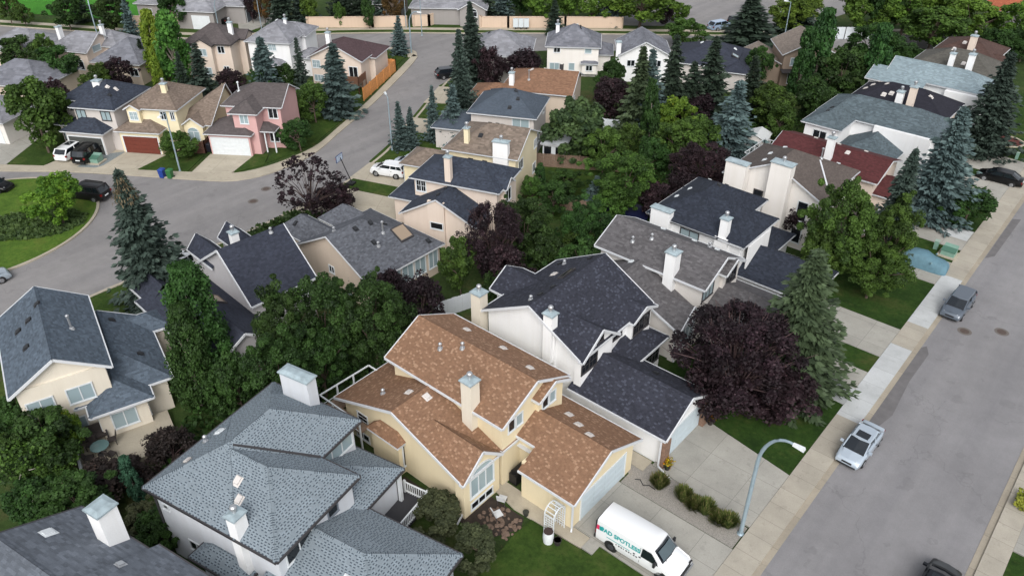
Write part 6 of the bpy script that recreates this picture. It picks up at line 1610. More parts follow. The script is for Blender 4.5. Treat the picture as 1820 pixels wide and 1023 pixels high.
# covered car
cv = thing("covered_car", "car under a pale blue cover in the driveway behind the leafy tree", "car", (-12.4, 72.7, .12), R(4))
rings = []
for xx, w, zt in ((-2.3, .62, .5), (-2.2, .8, .85), (-1.5, .9, 1.0), (-.9, .86, 1.36), (.2, .84, 1.42), (.9, .9, 1.05), (1.7, .9, .92), (2.15, .8, .75), (2.3, .6, .45)):
    rings.append([(xx, -w - .06, .02), (xx, -w, .35), (xx, -w * .93, zt * .72), (xx, -w * .62, zt * .97), (xx, 0, zt), (xx, w * .62, zt * .97), (xx, w * .93, zt * .72), (xx, w, .35), (xx, w + .06, .02)])
b = MB(); n = 9
b.mesh([p for r in rings for p in r], [(k * n + j, (k + 1) * n + j, (k + 1) * n + j + 1, k * n + j + 1) for k in range(len(rings) - 1) for j in range(n - 1)] + [tuple(range(n)), tuple((len(rings) - 1) * n + j for j in range(n))[::-1]])
b.build("car_cover", plain("pale blue cover cloth", (88, 122, 136), .75, noise=(3, .12)), cv, 70)
for sy in (-1, 1): MB().tube([(.9, sy * .95, .95), (.95, sy * 1.06, 1.0)], [.1, .06], 8).build("mirror_bump", plain("cover cloth", (112, 142, 150), .75), cv, 60)

# lettered van
VW = paint("van white", (232, 234, 236), 0, .3)
vt = thing("cargo_van", "white cargo van with teal AD SPOTLESS lettering in the driveway of the orange roofed house", "van", (-14.25, 28.45, .12), R(2))
L, W, H = 5.5, 2.0, 2.02
b = MB(); rings = []
for xx, zt, w, tw in ((-2.75, 1.75, .92, .8), (-2.7, 1.98, .97, .84), (-1.2, 2.02, 1.0, .86), (.6, 2.01, 1.0, .86), (1.0, 1.96, 1.0, .84), (1.72, 1.22, 1.0, .86), (2.5, 1.0, .95, .84), (2.72, .82, .86, .76), (2.76, .5, .8, .74)):
    zl = .38 if xx > 2.6 else .32
    bel = min(zt - .06, 1.12)
    rings.append([(xx, -w * .95, zl), (xx, -w, zl + .12), (xx, -w, min(bel, .8)), (xx, -w * .985, bel), (xx, -tw - .03, zt - .1), (xx, -tw + .08, zt - .015), (xx, 0, zt + .03), (xx, tw - .08, zt - .015), (xx, tw + .03, zt - .1), (xx, w * .985, bel), (xx, w, min(bel, .8)), (xx, w, zl + .12), (xx, w * .95, zl)])
n = 13
b.mesh([p for r in rings for p in r], [(k * n + j, (k + 1) * n + j, (k + 1) * n + (j + 1) % n, k * n + (j + 1) % n) for k in range(len(rings) - 1) for j in range(n)] + [tuple(range(n)), tuple((len(rings) - 1) * n + j for j in range(n))[::-1]])
b.build("body", VW, vt, 38)
ws = MB(); ws.mesh([(1.09, -.74, 1.9), (1.7, -.8, 1.3), (1.76, 0, 1.29), (1.7, .8, 1.3), (1.09, .74, 1.9), (1.15, 0, 1.95)], [(0, 1, 2, 5), (5, 2, 3, 4)]).build("windscreen", CGLASS, vt)
wi = MB(); wi.mesh([(1.235, -.64, 1.825), (1.675, -.68, 1.395), (1.72, 0, 1.39), (1.675, .68, 1.395), (1.235, .64, 1.825), (1.275, 0, 1.86)], [(0, 1, 2, 5), (5, 2, 3, 4)]); o = wi.build("windscreen_pane", plain("windscreen with painted sky reflection", (74, 88, 94), .1, spec=.7), vt); o.location = (.03, 0, .03)  # paler grey pane: the sky's reflection is painted into its base colour
for q in (-.3, .3): MB().bar((1.79, q - .25, 1.34), (1.56, q + .2, 1.58), .025, .02).build("wiper", PLASTIC, vt)
for sy in (-1, 1):
    ws2 = MB(); y0, y1 = sy * 1.0, sy * .915
    ws2.mesh([(.38, y0, 1.14), (1.52, y0, 1.14), (1.44, sy * .965, 1.32), (1.02, y1, 1.78), (.42, y1, 1.78)], [(0, 1, 2, 3, 4)])
    o = ws2.build("side_window", CGLASS, vt); o.location = (0, sy * .012, 0)
    for sx in (-1.62, 1.78):
        wo = MB().tube([(sx, sy * .78, .37), (sx, sy * 1.0, .37)], .37, 20).build("wheel", TYRE, vt, 50)
        MB().tube([(sx, sy * .99, .37), (sx, sy * 1.012, .37)], [.22, .19], 14).build("rim", plain("dark rim", (60, 62, 66), .5), wo, 40)
        MB().tube([(sx, sy * .9, .4), (sx, sy * .995, .4)], .44, 20).build("wheel_arch", PLASTIC, wo, 50)
    mr = MB(); ya, yb = sorted((sy * 1.04, sy * 1.26)); mr.box(1.28, 1.42, ya, yb, 1.14, 1.42); mr.bar((1.35, sy * .95, 1.2), (1.35, sy * 1.1, 1.22), .06, .06); mr.build("mirror", PLASTIC, vt)
    MB().box(2.68, 2.79, sy * .72 - .16, sy * .72 + .12, .58, .88).build("headlight", PLASTIC, vt); MB().box(2.7, 2.797, sy * .72 - .12, sy * .72 + .08, .68, .84).build("headlight_lens", LAMP, vt)
    ya, yb = sorted((sy * .8, sy * .94)); MB().box(-2.775, -2.74, ya, yb, .8, 1.15).build("taillight", TAIL, vt)
    MB().bar((.3, sy * 1.008, .55), (.3, sy * .93, 1.75), .02, .012).build("door_seam", PLASTIC, vt)
MB().box(-.12, .0, -1.015, -.99, 1.0, 1.08).build("door_handle", PLASTIC, vt)
MB().box(.26, .4, -1.02, -.99, .98, 1.05).build("door_handle", PLASTIC, vt)
MB().box(2.74, 2.8, -.55, .55, .58, .84).build("grille", PLASTIC, vt)
MB().box(2.7, 2.86, -.92, .92, .36, .55).build("front_bumper", CHROME, vt)
MB().box(-2.86, -2.72, -.95, .95, .36, .56).build("rear_bumper", PLASTIC, vt)
rg = MB(); rg.bar((-2.77, -.9, 1.75), (-2.77, .9, 1.75), .06, .14); rg.bar((-2.77, -.92, .6), (-2.775, -.86, 1.8), .06, .06); rg.build("rear_door_trim", PLASTIC, vt)
def lettering(txt, size, loc, rx, rz, m, parent, tilt=0., name="lettering"):
    cu = bpy.data.curves.new(name, 'FONT'); cu.body = txt; cu.size = size; cu.extrude = .002; cu.offset = .012 * size / .3
    cu.space_character = 1.04
    o = bpy.data.objects.new(name, cu); COL.objects.link(o)
    dg = bpy.context.evaluated_depsgraph_get(); me = bpy.data.meshes.new_from_object(o.evaluated_get(dg))
    bpy.data.objects.remove(o)
    me.materials.clear(); me.materials.append(m)
    n_ = bpy.data.objects.new(name, me); COL.objects.link(n_); n_.parent = parent; n_.location = loc; n_.rotation_euler = (rx, 0, rz)
    return n_
TEAL = plain("teal lettering", (32, 158, 158), .5); PINKL = plain("pink emblem", (206, 52, 92), .5); GRYL = plain("dark lettering", (52, 60, 66), .5)
# the upper flank leans inward by about 8 degrees
lean = math.atan2(.985 - .89, 1.92 - 1.12)
lettering("AD SPOTLESS", .4, (-2.18, -.991 + .01, 1.3), R(90) - lean, 0, TEAL, vt)
em = MB(); em.box(-2.68, -2.5, -.006, .004, -.16, .16); e_ = em.build("emblem", PINKL, vt); e_.location = (0, -.972, 1.42); e_.rotation_euler = (-lean, 0, 0)
em = MB()
for dx, dz, r_ in ((-.08, .06, .1), (.07, .08, .12), (-.05, -.07, .08), (.06, -.06, .08)):
    em.poly([(dx + r_ * math.cos(a * .5236), 0, dz + r_ * math.sin(a * .5236)) for a in range(12)])
e_ = em.build("emblem", TEAL, vt); e_.location = (-2.36, -.978, 1.42); e_.rotation_euler = (-lean, 0, 0)
st = MB()
for i in range(9): st.box(-1.3 + i * .17, -1.3 + i * .17 + (.11 if i % 3 else .06), -1.006, -.999, .82, .92)
st.build("small_text", GRYL, vt)
st = MB().box(-1.95, -.35, -1.006, -.999, 1.02, 1.06); st.build("text_line", TEAL, vt)

# ------------------------------------------------------------------ street lamps
PST = plain("galvanised lamp pole", (150, 168, 178), .45, metal=.3, noise=(3, .08)); LHEAD = plain("pale lamp head", (215, 220, 222), .4)
def lamp(label, x, y, h, reach, ang, style='arc', r=.1):
    t = thing("street_lamp", label, "street lamp", (x, y, 0), R(ang), "street lamps")
    b = MB()
    if style == 'arc':
        pts = [(0, 0, 0), (0, 0, h * .45), (0, 0, h * .72)]
        for k in range(1, 10):
            a = math.pi / 2 * k / 9 * 1.12
            pts.append((reach * (1 - math.cos(a)) / (1 - math.cos(math.pi / 2 * 1.12)), 0, h * .72 + h * .28 * math.sin(min(a, math.pi / 2)) - (.1 * max(0, a - math.pi / 2))))
        n = len(pts); b.tube(pts, [r * (1.15 - .6 * k / n) for k in range(n)], 10)
        end = pts[-1]
    else:
        pts = [(0, 0, 0), (0, 0, h), (reach, 0, h + .1)]
        b.tube(pts[:2], [r, r * .6], 8); b.tube(pts[1:], [r * .5, r * .4], 8); end = pts[-1]
    b.lathe((0, 0, 0), [(r * 2, .0), (r * 2, .05), (r * 1.3, .12)], 10)
    b.build("pole", PST, t, 50)
    q = MB(); q.mesh([(end[0] - .12, -.1, end[2] - .07), (end[0] + .55, -.16, end[2] - .1), (end[0] + .55, .16, end[2] - .1), (end[0] - .12, .1, end[2] - .07), (end[0] - .12, -.07, end[2] + .08), (end[0] + .5, -.12, end[2] + .08), (end[0] + .5, .12, end[2] + .08), (end[0] - .12, .07, end[2] + .08)],
           [(3, 2, 1, 0), (4, 5, 6, 7), (0, 1, 5, 4), (1, 2, 6, 5), (2, 3, 7, 6), (3, 0, 4, 7)]); q.build("lamp_head", LHEAD, t)
    return t
lamp("tall curved street lamp standing between the two front driveways", -10.55, 33.75, 8.7, 1.75, 0, 'arc', .115)
lamp("street lamp with a straight pole by the pair of recycling bins", -82.9, 38.4, 7.0, 1.0, -55, 'top', .1)
lamp("street lamp beside the two small blue spruces on the diagonal street", -68.8, 58.0, 6.6, 1.0, 150, 'top', .1)
lamp("curved street lamp on the corner lawn at the road junction", -93.9, 84.8, 6.6, 1.6, 20, 'arc', .1)
lamp("slanted looking white lamp post at the right of the far cul-de-sac", -52.3, 129.2, 6.2, .6, 180, 'top', .1)
lamp("curved street lamp at the edge of the playing field", -137.5, 55.8, 7.0, 1.4, 150, 'arc', .09)
lamp("thin lamp post behind the beige sound wall near the gate", -104.5, 93.6, 6.0, .4, 0, 'top', .07)
lamp("tall bare pole at the junction behind the corner spruce", -99.6, 92.6, 9.0, .3, 0, 'top', .08)
lamp("curved street lamp on the verge by the triple garage", -127.8, 72.0, 5.4, 1.0, 40, 'arc', .08)
lamp("tall thin pole at the end of the driveway with the triple garage", -117.6, 73.8, 9.0, .3, 40, 'top', .08)

# basketball hoop
t = thing("basketball_hoop", "portable basketball hoop with clear backboard at the driveway edge", "basketball hoop", (-65.6, 48.9, .1), R(200))
b = MB().box(-.5, .3, -.4, .4, 0, .22); b.build("base", M_BLACK, t)
b = MB().tube([(-.2, 0, .2), (.9, 0, 3.0)], .05, 8); b.build("pole", M_BLACK, t, 50)
MB().box(1.0, 1.05, -.6, .6, 2.6, 3.3).build("backboard", plain("clear board", (190, 205, 225), .15), t)
fr = MB()
for y0, y1, z0, z1 in ((-.62, .62, 2.55, 2.61), (-.62, .62, 3.29, 3.35), (-.64, -.58, 2.55, 3.35), (.58, .64, 2.55, 3.35), (-.3, .3, 2.7, 2.74), (-.3, .3, 3.1, 3.14)): fr.box(.99, 1.07, y0, y1, z0, z1)
fr.build("backboard_frame", plain("blue frame", (70, 84, 120), .5), t)
rm = MB().tube([(1.33 + .23 * math.cos(a), .23 * math.sin(a), 2.75) for a in np.linspace(0, 2 * math.pi, 17)], .015, 6); rm.build("hoop_rim", plain("orange rim", (190, 80, 40), .5), t, 60)

# wheeled bins
def bin_(label, x, y, ang, c, m_):
    t = thing("wheeled_bin", label, "bin", (x, y, .02), R(ang), "wheeled bins")
    b = MB(); b.mesh([(-.24, -.24, .06), (.24, -.24, .06), (.24, .24, .06), (-.24, .24, .06), (-.3, -.3, .98), (.3, -.3, .98), (.3, .3, .98), (-.3, .3, .98)], [(0, 1, 5, 4), (1, 2, 6, 5), (2, 3, 7, 6), (3, 0, 4, 7), (3, 2, 1, 0)])
    b.box(-.32, .32, -.32, .32, .93, .99); b.build("bin_body", m_, t)
    b = MB(); b.mesh([(-.33, -.33, 1.0), (.33, -.33, 1.0), (.33, .35, 1.0), (-.33, .35, 1.0), (-.22, -.24, 1.09), (.22, -.24, 1.09), (.22, .3, 1.09), (-.22, .3, 1.09)], [(4, 5, 6, 7), (0, 1, 5, 4), (1, 2, 6, 5), (2, 3, 7, 6), (3, 0, 4, 7)]); b.bar((-.3, .38, .97), (.3, .38, .97), .05, .05); b.build("lid", m_, t)
    for sx in (-1, 1): MB().tube([(sx * .3, .24, .12), (sx * .36, .24, .12)], .12, 12).build("wheel", TYRE, t, 50)
bin_("blue recycling bin at the kerb", -82.9, 36.3, 30, None, plain("blue bin", (28, 62, 140), .5))
bin_("green compost bin at the kerb", -82.1, 36.8, 30, None, plain("green bin", (46, 104, 56), .5))
bin_("black bin beside the white garage door of the pink house", -85.1, 43.6, 34, None, plain("black bin", (28, 30, 40), .5))

# utility boxes
UG = plain("pale green enamel", (118, 152, 138), .5, noise=(3, .1))
def transformer(label, x, y, ang, z=.1):
    t = thing("transformer_box", label, "utility box", (x, y, z), R(ang), "ground transformer boxes")
    MB().box(-.85, .85, -.8, .8, 0, .12).build("concrete_pad", M_WALKP, t)
    b = MB(); b.mesh([(-.6, -.55, .12), (.6, -.55, .12), (.6, .55, .12), (-.6, .55, .12), (-.6, -.55, .62), (.6, -.55, .62), (.6, .55, .95), (-.6, .55, .95)], [(0, 1, 5, 4), (1, 2, 6, 5), (2, 3, 7, 6), (3, 0, 4, 7), (4, 5, 6, 7)]); b.build("cabinet", UG, t)
    MB().mesh([(-.64, -.6, .64), (.64, -.6, .64), (.64, .05, .84), (-.64, .05, .84), (-.64, -.6, .6), (.64, -.6, .6)], [(0, 1, 2, 3), (4, 5, 1, 0)]).build("lid", plain("darker green lid", (70, 108, 92), .5), t)
transformer("green transformer box on the grass strip behind the covered car", -11.0, 76.2, 0)
transformer("green transformer box on the slate bed by the black suv", -92.3, 33.3, 30, .13)
t = thing("utility_pedestal", "grey green utility pedestal beside the transformer box", "utility box", (-12.3, 76.6, .1), R(0)); MB().box(-.18, .18, -.18, .18, 0, .85).build("cabinet", UG, t); MB().box(-.2, .2, -.2, .2, .86, .93).build("lid", plain("pedestal lid", (150, 172, 160), .5), t)
t = thing("utility_pedestal", "pale utility pedestal on the lawn by the red mulch bed", "utility box", (-11.6, 103.9, .1), R(0)); MB().box(-.15, .15, -.15, .15, 0, .8).build("cabinet", UG, t); MB().box(-.17, .17, -.17, .17, .81, .86).build("lid", plain("pale lid", (150, 172, 160), .5), t)
# manhole covers
IRON = plain("rusty cast iron", (82, 70, 64), .8, noise=(12, .3)); 
for i, (x, y, lab) in enumerate(((-6.25, 64.6, "rusty manhole cover left of its pair on the right hand street"), (-3.9, 66.5, "rusty manhole cover right of its pair on the right hand street"), (-71.8, 42.2, "manhole cover nearer the purple plum on the corner street"), (-70.4, 39.6, "manhole cover further from the kerb on the corner street"))):
    t = thing("manhole_cover", lab, "manhole cover", (x, y, .014), 0, "manhole covers")
    MB().tube([(0, 0, 0), (0, 0, .008)], .36, 20).build("cover", IRON, t); MB().tube([(0, 0, 0), (0, 0, .004)], .56, 20).build("collar", plain("dark asphalt collar", (104, 98, 94), .9), t)
# community mailboxes
t = thing("mailbox_cluster", "row of white metal community mailboxes on the verge by the sound wall", "mailboxes", (-89.2, 106.0, .1), R(40))
for k in range(3): MB().box(-1.35 + k * .92, -.5 + k * .92, -.25, .25, .35, 1.75).build("mailbox", plain("white mailbox", (205, 212, 216), .45), t)
for k in range(3): MB().box(-1.05 + k * .92, -.8 + k * .92, -.1, .1, 0, .35).build("pedestal", PLASTIC, t)

# ------------------------------------------------------------------ fences and walls
def fence(name, label, pts, h, m, cat="fence", post=2.4, board=.14, z0=.05, kind='board', rail=True, postm=None):
    t = thing(name, label, cat, (pts[0][0], pts[0][1], 0)); ox, oy = pts[0]
    b = MB(); ps = MB(); g = random.Random(int(abs(ox * 7)))
    for (xa, ya), (xb, yb) in zip(pts[:-1], pts[1:]):
        D = Vector((xb - xa, yb - ya)); Ln = D.length; D.normalize(); n = max(1, int(Ln / board))
        if kind == 'board':
            for k in range(n):
                s0, s1 = Ln * k / n + .006, Ln * (k + 1) / n - .006; hh = h + g.uniform(-.03, .03); of = g.uniform(-.008, .008)
                p = [(xa - ox + D.x * s - D.y * (d + of), ya - oy + D.y * s + D.x * (d + of)) for d in (-.012, .012) for s in (s0, s1)]
                p = [p[0], p[1], p[3], p[2]]; b.prism(p, z0, hh)
        else:
            p = [(xa - ox - D.y * d + D.x * s, ya - oy + D.x * d + D.y * s) for s, d in ((0, -.09), (Ln, -.09), (Ln, .09), (0, .09))]; b.prism(p, 0, h)
        for zz in ((.3, h - .25) if rail else ()):
            b.bar((xa - ox - D.y * .05, ya - oy + D.x * .05, zz), (xb - ox - D.y * .05, yb - oy + D.x * .05, zz), .05, .09)
        m_ = max(1, int(Ln / post))
        for k in range(m_ + 1):
            x = xa - ox + D.x * Ln * k / m_; y = ya - oy + D.y * Ln * k / m_
            w = .06 if kind == 'board' else .2
            ps.box(x - w, x + w, y - w, y + w, 0, h + .08)
    if kind != 'board':
        for (xa, ya), (xb, yb) in zip(pts[:-1], pts[1:]): b.bar((xa - ox, ya - oy, h + .04), (xb - ox, yb - oy, h + .04), .28, .08)
    b.build("panel", m, t); ps.build("posts", postm or m, t)
    return t
WOODN = plain("new orange cedar", (206, 142, 84), .75, noise=(5, .15)); WOODO = plain("old grey brown boards", (124, 104, 90), .9, noise=(6, .22)); WOODD = plain("dark brown boards", (92, 62, 52), .85, noise=(5, .2)); VINYL = plain("white vinyl fence", (214, 220, 226), .45)
fence("board_fence", "new orange cedar fence running along the diagonal street", [(-83.9, 66.5), (-89.6, 77.6), (-92.6, 76.2)], 1.8, WOODN)
fence("board_fence", "weathered wooden back fence between the middle gardens", [(-53.0, 65.8), (-44.4, 71.0)], 1.7, WOODO)
fence("board_fence", "short weathered fence behind the navy roofed house", [(-46.6, 58.4), (-41.6, 60.6), (-40.6, 60.0)], 1.5, WOODO)
fence("board_fence", "dark brown fence between the yellow and the pink house", [(-86.2, 44.6), (-85.0, 43.0), (-86.8, 40.9)], 1.6, WOODD)
fence("vinyl_fence", "white fence beside the west corner of the charcoal navy roof", [(-40.5, 37.2), (-39.2, 41.0)], 1.7, VINYL)
fence("vinyl_fence", "white back fence among the bushes behind the slate blue roof", [(-53.4, 79.4), (-47.6, 82.2)], 1.6, VINYL)
fence("vinyl_fence", "pale fence with dark posts beyond the far right trees", [(-47.5, 134.6), (-40.6, 140.6)], 2.0, VINYL, postm=M_DARKTRIM)
WALLM = stucco("beige sound wall stucco", (206, 184, 164))
fence("sound_wall", "beige sound wall left of the gate along the collector road", [(-117.4, 82.8), (-109.2, 90.2), (-105.2, 94.2)], 1.85, WALLM, "wall", 8, kind='solid', rail=False)
fence("sound_wall", "beige sound wall stepping back at the road junction", [(-104.2, 95.2), (-102.4, 97.0), (-102.6, 98.8), (-97.6, 102.6), (-95.2, 102.4)], 1.95, WALLM, "wall", 8, kind='solid', rail=False)
fence("sound_wall", "beige sound wall right of the tall spruces behind the mailboxes", [(-95.0, 102.2), (-91.4, 105.2), (-84.0, 111.6), (-76.5, 117.6)], 1.9, WALLM, "wall", 8, kind='solid', rail=False)
fence("sound_wall", "beige sound wall behind the round trees at the top left", [(-140.5, 63.6), (-131.8, 69.8)], 1.9, WALLM, "wall", 8, kind='solid', rail=False)

# garden shed
t = thing("garden_shed", "small white garden shed with pale pitched roof behind the dark red roof", "shed", (-36.0, 86.6, 0), R(12))
b = MB().box(-1.2, 1.2, -1.4, 1.4, 0, 1.9); b.mesh([(-1.2, -1.4, 1.9), (1.2, -1.4, 1.9), (0, -1.4, 2.35), (-1.2, 1.4, 1.9), (1.2, 1.4, 1.9), (0, 1.4, 2.35)], [(0, 1, 2), (3, 5, 4)]); b.build("wall", W_WHITEW, t)
b = MB(); 
for s in (-1, 1): b.mesh([(s * 1.35, -1.55, 1.84), (0, -1.55, 2.4), (0, 1.55, 2.4), (s * 1.35, 1.55, 1.84), (s * 1.35, -1.55, 1.78), (s * 1.35, 1.55, 1.78)], [(0, 1, 2, 3), (4, 0, 3, 5)])
b.build("roof", plain("white metal roof", (205, 208, 208), .5), t); MB().box(-.45, .45, -1.43, -1.4, .1, 1.7).build("door", M_WHITE, t)
# covered pool
t = thing("pool_cover", "above ground pool under a navy blue cover in the back garden", "pool", (-38.2, 61.4, 0))
MB().lathe((0, 0, 0), [(2.6, 0), (2.6, 1.0), (2.55, 1.05)], 28).build("pool_wall", plain("blue pool wall", (46, 52, 82), .6), t, 40)
MB().lathe((0, 0, 0), [(2.66, .98), (2.66, 1.08), (1.6, 1.06), (.02, 1.02)], 28).build("cover", plain("navy pool cover", (22, 26, 62), .5), t, 40)

# ------------------------------------------------------------------ front garden of the orange roofed house
t = thing("garden_arch", "white lattice garden arch at the corner of the cream garage", "garden arch", (-19.35, 26.45, .08), R(90))
b = MB()
for sy in (-.35, .35):
    for sx in (-.55, .55): b.bar((sx, sy, 0), (sx, sy, 1.75), .06, .06, up=(1, 0, 0))
    pr = [(-.55 * math.cos(a), sy, 1.75 + .5 * math.sin(a)) for a in np.linspace(0, math.pi, 9)]
    for p, q in zip(pr[:-1], pr[1:]): b.bar(p, q, .06, .06)
for a in np.linspace(0, math.pi, 7): x, z = -.55 * math.cos(a), 1.75 + .5 * math.sin(a); b.bar((x, -.35, z), (x, .35, z), .05, .04)
for sx in (-.55, .55):
    for z in np.linspace(.2, 1.65, 8): b.bar((sx, -.35, z), (sx, .35, z), .03, .03)
    for y in (-.18, 0, .18): b.bar((sx, y, 0), (sx, y, 1.75), .03, .03, up=(1, 0, 0))
b.build("lattice", M_WHITE, t)
t = thing("rain_barrel", "white rain barrel on the lawn beside the garden arch", "barrel", (-19.1, 25.55, .1)); MB().lathe((0, 0, 0), [(.3, 0), (.34, .3), (.34, .65), (.3, .9)], 18).build("barrel", M_WHITE, t, 40); MB().lathe((0, 0, 0), [(.29, .9), (.29, .93), (.02, .93)], 18).build("lid", plain("dark lid", (58, 44, 42), .8), t)
t = thing("plant_pot", "dark empty plant pot beside the white rain barrel", "plant pot", (-18.55, 25.75, .1)); MB().lathe((0, 0, 0), [(.17, 0), (.25, .34), (.27, .4), (.22, .4), (.2, .33)], 16).build("pot", plain("dark pot", (46, 42, 40), .7), t, 40); MB().lathe((0, 0, 0), [(.21, .3), (.21, .34), (.01, .35)], 14).build("soil", M_SOIL, t)
t = thing("plant_pot", "small pot at the inner corner of the front path", "plant pot", (-21.4, 26.2, .08)); MB().lathe((0, 0, 0), [(.13, 0), (.2, .3), (.21, .34), (.16, .34)], 14).build("pot", plain("small dark pot", (50, 52, 46), .7), t, 40); MB().lathe((0, 0, 0), [(.16, .26), (.16, .3), (.01, .3)], 12).build("soil", M_SOIL, t)
def flowers(label, x, y):
    t = thing("flower_pot", label, "flower pot", (x, y, .12), 0, "flower pots at the garage")
    MB().lathe((0, 0, 0), [(.16, 0), (.26, .4), (.28, .46), (.2, .46)], 14).build("pot", plain("dark planter", (44, 38, 36), .7), t, 40)
    g = np.random.default_rng(int(abs(x * 100 + y))); n = 260; P = g.normal(size=(n, 3)) * np.array([.17, .17, .12]) + np.array([0, 0, .62])
    nn = unit(g.normal(size=(n, 3))); tt = unit(np.cross(nn, g.normal(size=(n, 3)))); bb = np.cross(nn, tt); s = g.uniform(.04, .075, n)[:, None]
    me = leaf_mesh("flowers", np.clip(P, [-.34, -.34, .36], [.34, .34, 1.0]), tt * s, bb * s, g.random(n), FLW); o = bpy.data.objects.new("flowers", me); COL.objects.link(o); o.parent = t
FLW = foliage("yellow and red flowers", (48, 70, 24), (196, 160, 30), (190, 50, 30))
flowers("pot of yellow flowers at the left pillar of the white house garage", -16.75, 35.3); flowers("pot of yellow flowers at the right pillar of the white house garage", -16.7, 41.0)
def chair(label, x, y, ang, m):
    t = thing("patio_chair", label, "chair", (x, y, .06), R(ang), "patio chairs")
    MB().box(-.26, .26, -.26, .26, .38, .44).build("seat", m, t)
    MB().mesh([(-.26, .22, .44), (.26, .22, .44), (.26, .36, .95), (-.26, .36, .95), (-.26, .27, .44), (.26, .27, .44), (.26, .41, .95), (-.26, .41, .95)], [(0, 1, 2, 3), (7, 6, 5, 4), (3, 2, 6, 7), (0, 3, 7, 4), (1, 5, 6, 2)]).build("backrest", m, t)
    for sx in (-.23, .23):
        for sy in (-.23, .23): MB().box(sx - .02, sx + .02, sy - .02, sy + .02, 0, .38).build("leg", M_DARKTRIM, t)
CH = plain("pale chair", (206, 208, 210), .6)
chair("white patio chair nearer the arched window of the cream house", -23.2, 26.0, 200, CH); chair("white patio chair nearer the front lawn of the cream house", -22.6, 24.9, 160, CH)
t = thing("barbecue", "covered black barbecue in the entry of the cream house", "barbecue", (-23.7, 28.2, .1), R(90)); MB().box(-.6, .6, -.3, .3, .0, .85).build("cabinet", M_BLACK, t); MB().tube([(-.45, 0, .9), (.45, 0, .9)], .28, 12).build("lid", M_BLACK, t, 40)
# rockery stones
g = random.Random(4); ST = plain("sandstone", (112, 94, 82), .9, noise=(4, .2))
for k in range(80):
    x, y = -23.6 + g.uniform(0, 2.5), 23.9 + g.uniform(0, 1.95); r_ = g.uniform(.09, .2); b = MB(); n = 7
    pts = [(r_ * g.uniform(.7, 1.2) * math.cos(6.283 * j / n), r_ * g.uniform(.6, 1.1) * math.sin(6.283 * j / n)) for j in range(n)]
    b.mesh([(*p, -.02) for p in pts] + [(p[0] * .75, p[1] * .75, r_ * g.uniform(.4, .7)) for p in pts], [tuple(range(n, 2 * n))] + [(j, (j + 1) % n, n + (j + 1) % n, n + j) for j in range(n)])
    o = b.build("garden_stone", ST, None); o.location = (x, y, .02); tag(o, "brown sandstone rock in the bed before the cream house's arched window", "stone", "rockery stones")
# ornamental grasses
GRS = foliage("tawny feather grass", (58, 80, 34), (104, 116, 58), (160, 144, 104))
def grass_clump(label, x, y, h, r, seed):
    t = thing("grass_clump", label, "ornamental grass", (x, y, .03), 0, "ornamental grasses between the driveways")
    g = np.random.default_rng(seed); n = 700
    a = g.uniform(0, 6.283, n); q = g.random(n) ** .6; tip = np.c_[np.cos(a) * q * r, np.sin(a) * q * r, h * g.uniform(.55, 1.05, n) * (1.1 - .35 * q)]
    base = np.c_[np.cos(a) * q * r * .3, np.sin(a) * q * r * .3, np.zeros(n)]
    P = np.concatenate([base * .5 + tip * .5, base * .15 + tip * .85]); half = (tip - base) * .5
    X = np.concatenate([half, half * .3]); sd = np.c_[-np.sin(a), np.cos(a), np.zeros(n)] * .016
    Y = np.concatenate([sd, sd * 1.4]); T = np.concatenate([g.uniform(0, .55, n), g.uniform(.5, 1, n)])
    me = leaf_mesh("blades", P, X, Y, T, GRS); o = bpy.data.objects.new("blades", me); COL.objects.link(o); o.parent = t
for i, (x, y, h_, r_) in enumerate(((-16.3, 33.6, 1.3, .75), (-14.6, 33.7, 1.25, .7), (-13.7, 33.6, .9, .8), (-13.0, 33.7, 1.3, .75), (-12.0, 33.6, .8, .8), (-11.4, 33.7, 1.2, .75))):
    grass_clump(["feathery grass clump nearest the cream garage", "second feathery grass clump from the garages", "low grass clump left of the middle of the gravel strip", "tall grass clump in the middle of the gravel strip", "low grass clump second from the street lamp", "feathery grass clump nearest the street lamp"][i], x, y, h_, r_, i)
t = thing("garden_hose", "dark hose lying on the gravel at the corner of the cream garage", "hose", (-17.9, 33.2, .05)); MB().tube([(0, 0, .02), (.3, .2, .02), (.7, -.1, .02), (1.0, .15, .02), (1.5, .1, .02)], .03, 6).build("hose", M_BLACK, t)

# ------------------------------------------------------------------ patio of the cream house at the left
A17 = R(-17)
def pw(u, v): return (-49.4 + u * math.cos(A17) - v * math.sin(A17), 8.2 + u * math.sin(A17) + v * math.cos(A17))
x, y = pw(2.2, 3.9); t = thing("patio_table", "round glass patio table beside the bay window", "table", (x, y, .55)); MB().lathe((0, 0, 0), [(.3, 0), (.05, .04), (.05, .7)], 14).build("leg", M_DARKTRIM, t, 40); MB().lathe((0, 0, 0), [(.6, .7), (.6, .73), (.02, .735)], 20).build("tabletop", plain("teal glass top", (96, 122, 122), .1), t, 40)
for i, (u, v, a) in enumerate(((1.4, 3.4, 40), (3.0, 4.4, 200), (2.6, 3.1, 150), (1.6, 4.7, -20))):
    x, y = pw(u, v); c_ = chair(["dark chair at the patio table nearest the house wall", "dark chair at the patio table nearest the bronze shrub", "dark chair at the patio table by the white patio wall", "dark chair at the patio table by the bay window"][i], x, y, a, plain("dark wicker", (58, 52, 50), .8))
for o in [o for o in S.objects if o.name.startswith("patio_chair") and "patio table" in o["label"]]: o.location.z = .55
x, y = pw(.6, 3.6); t = thing("garden_swing", "dark cushioned garden bench against the cream house wall", "bench", (x, y, .55), R(-17 + 90))
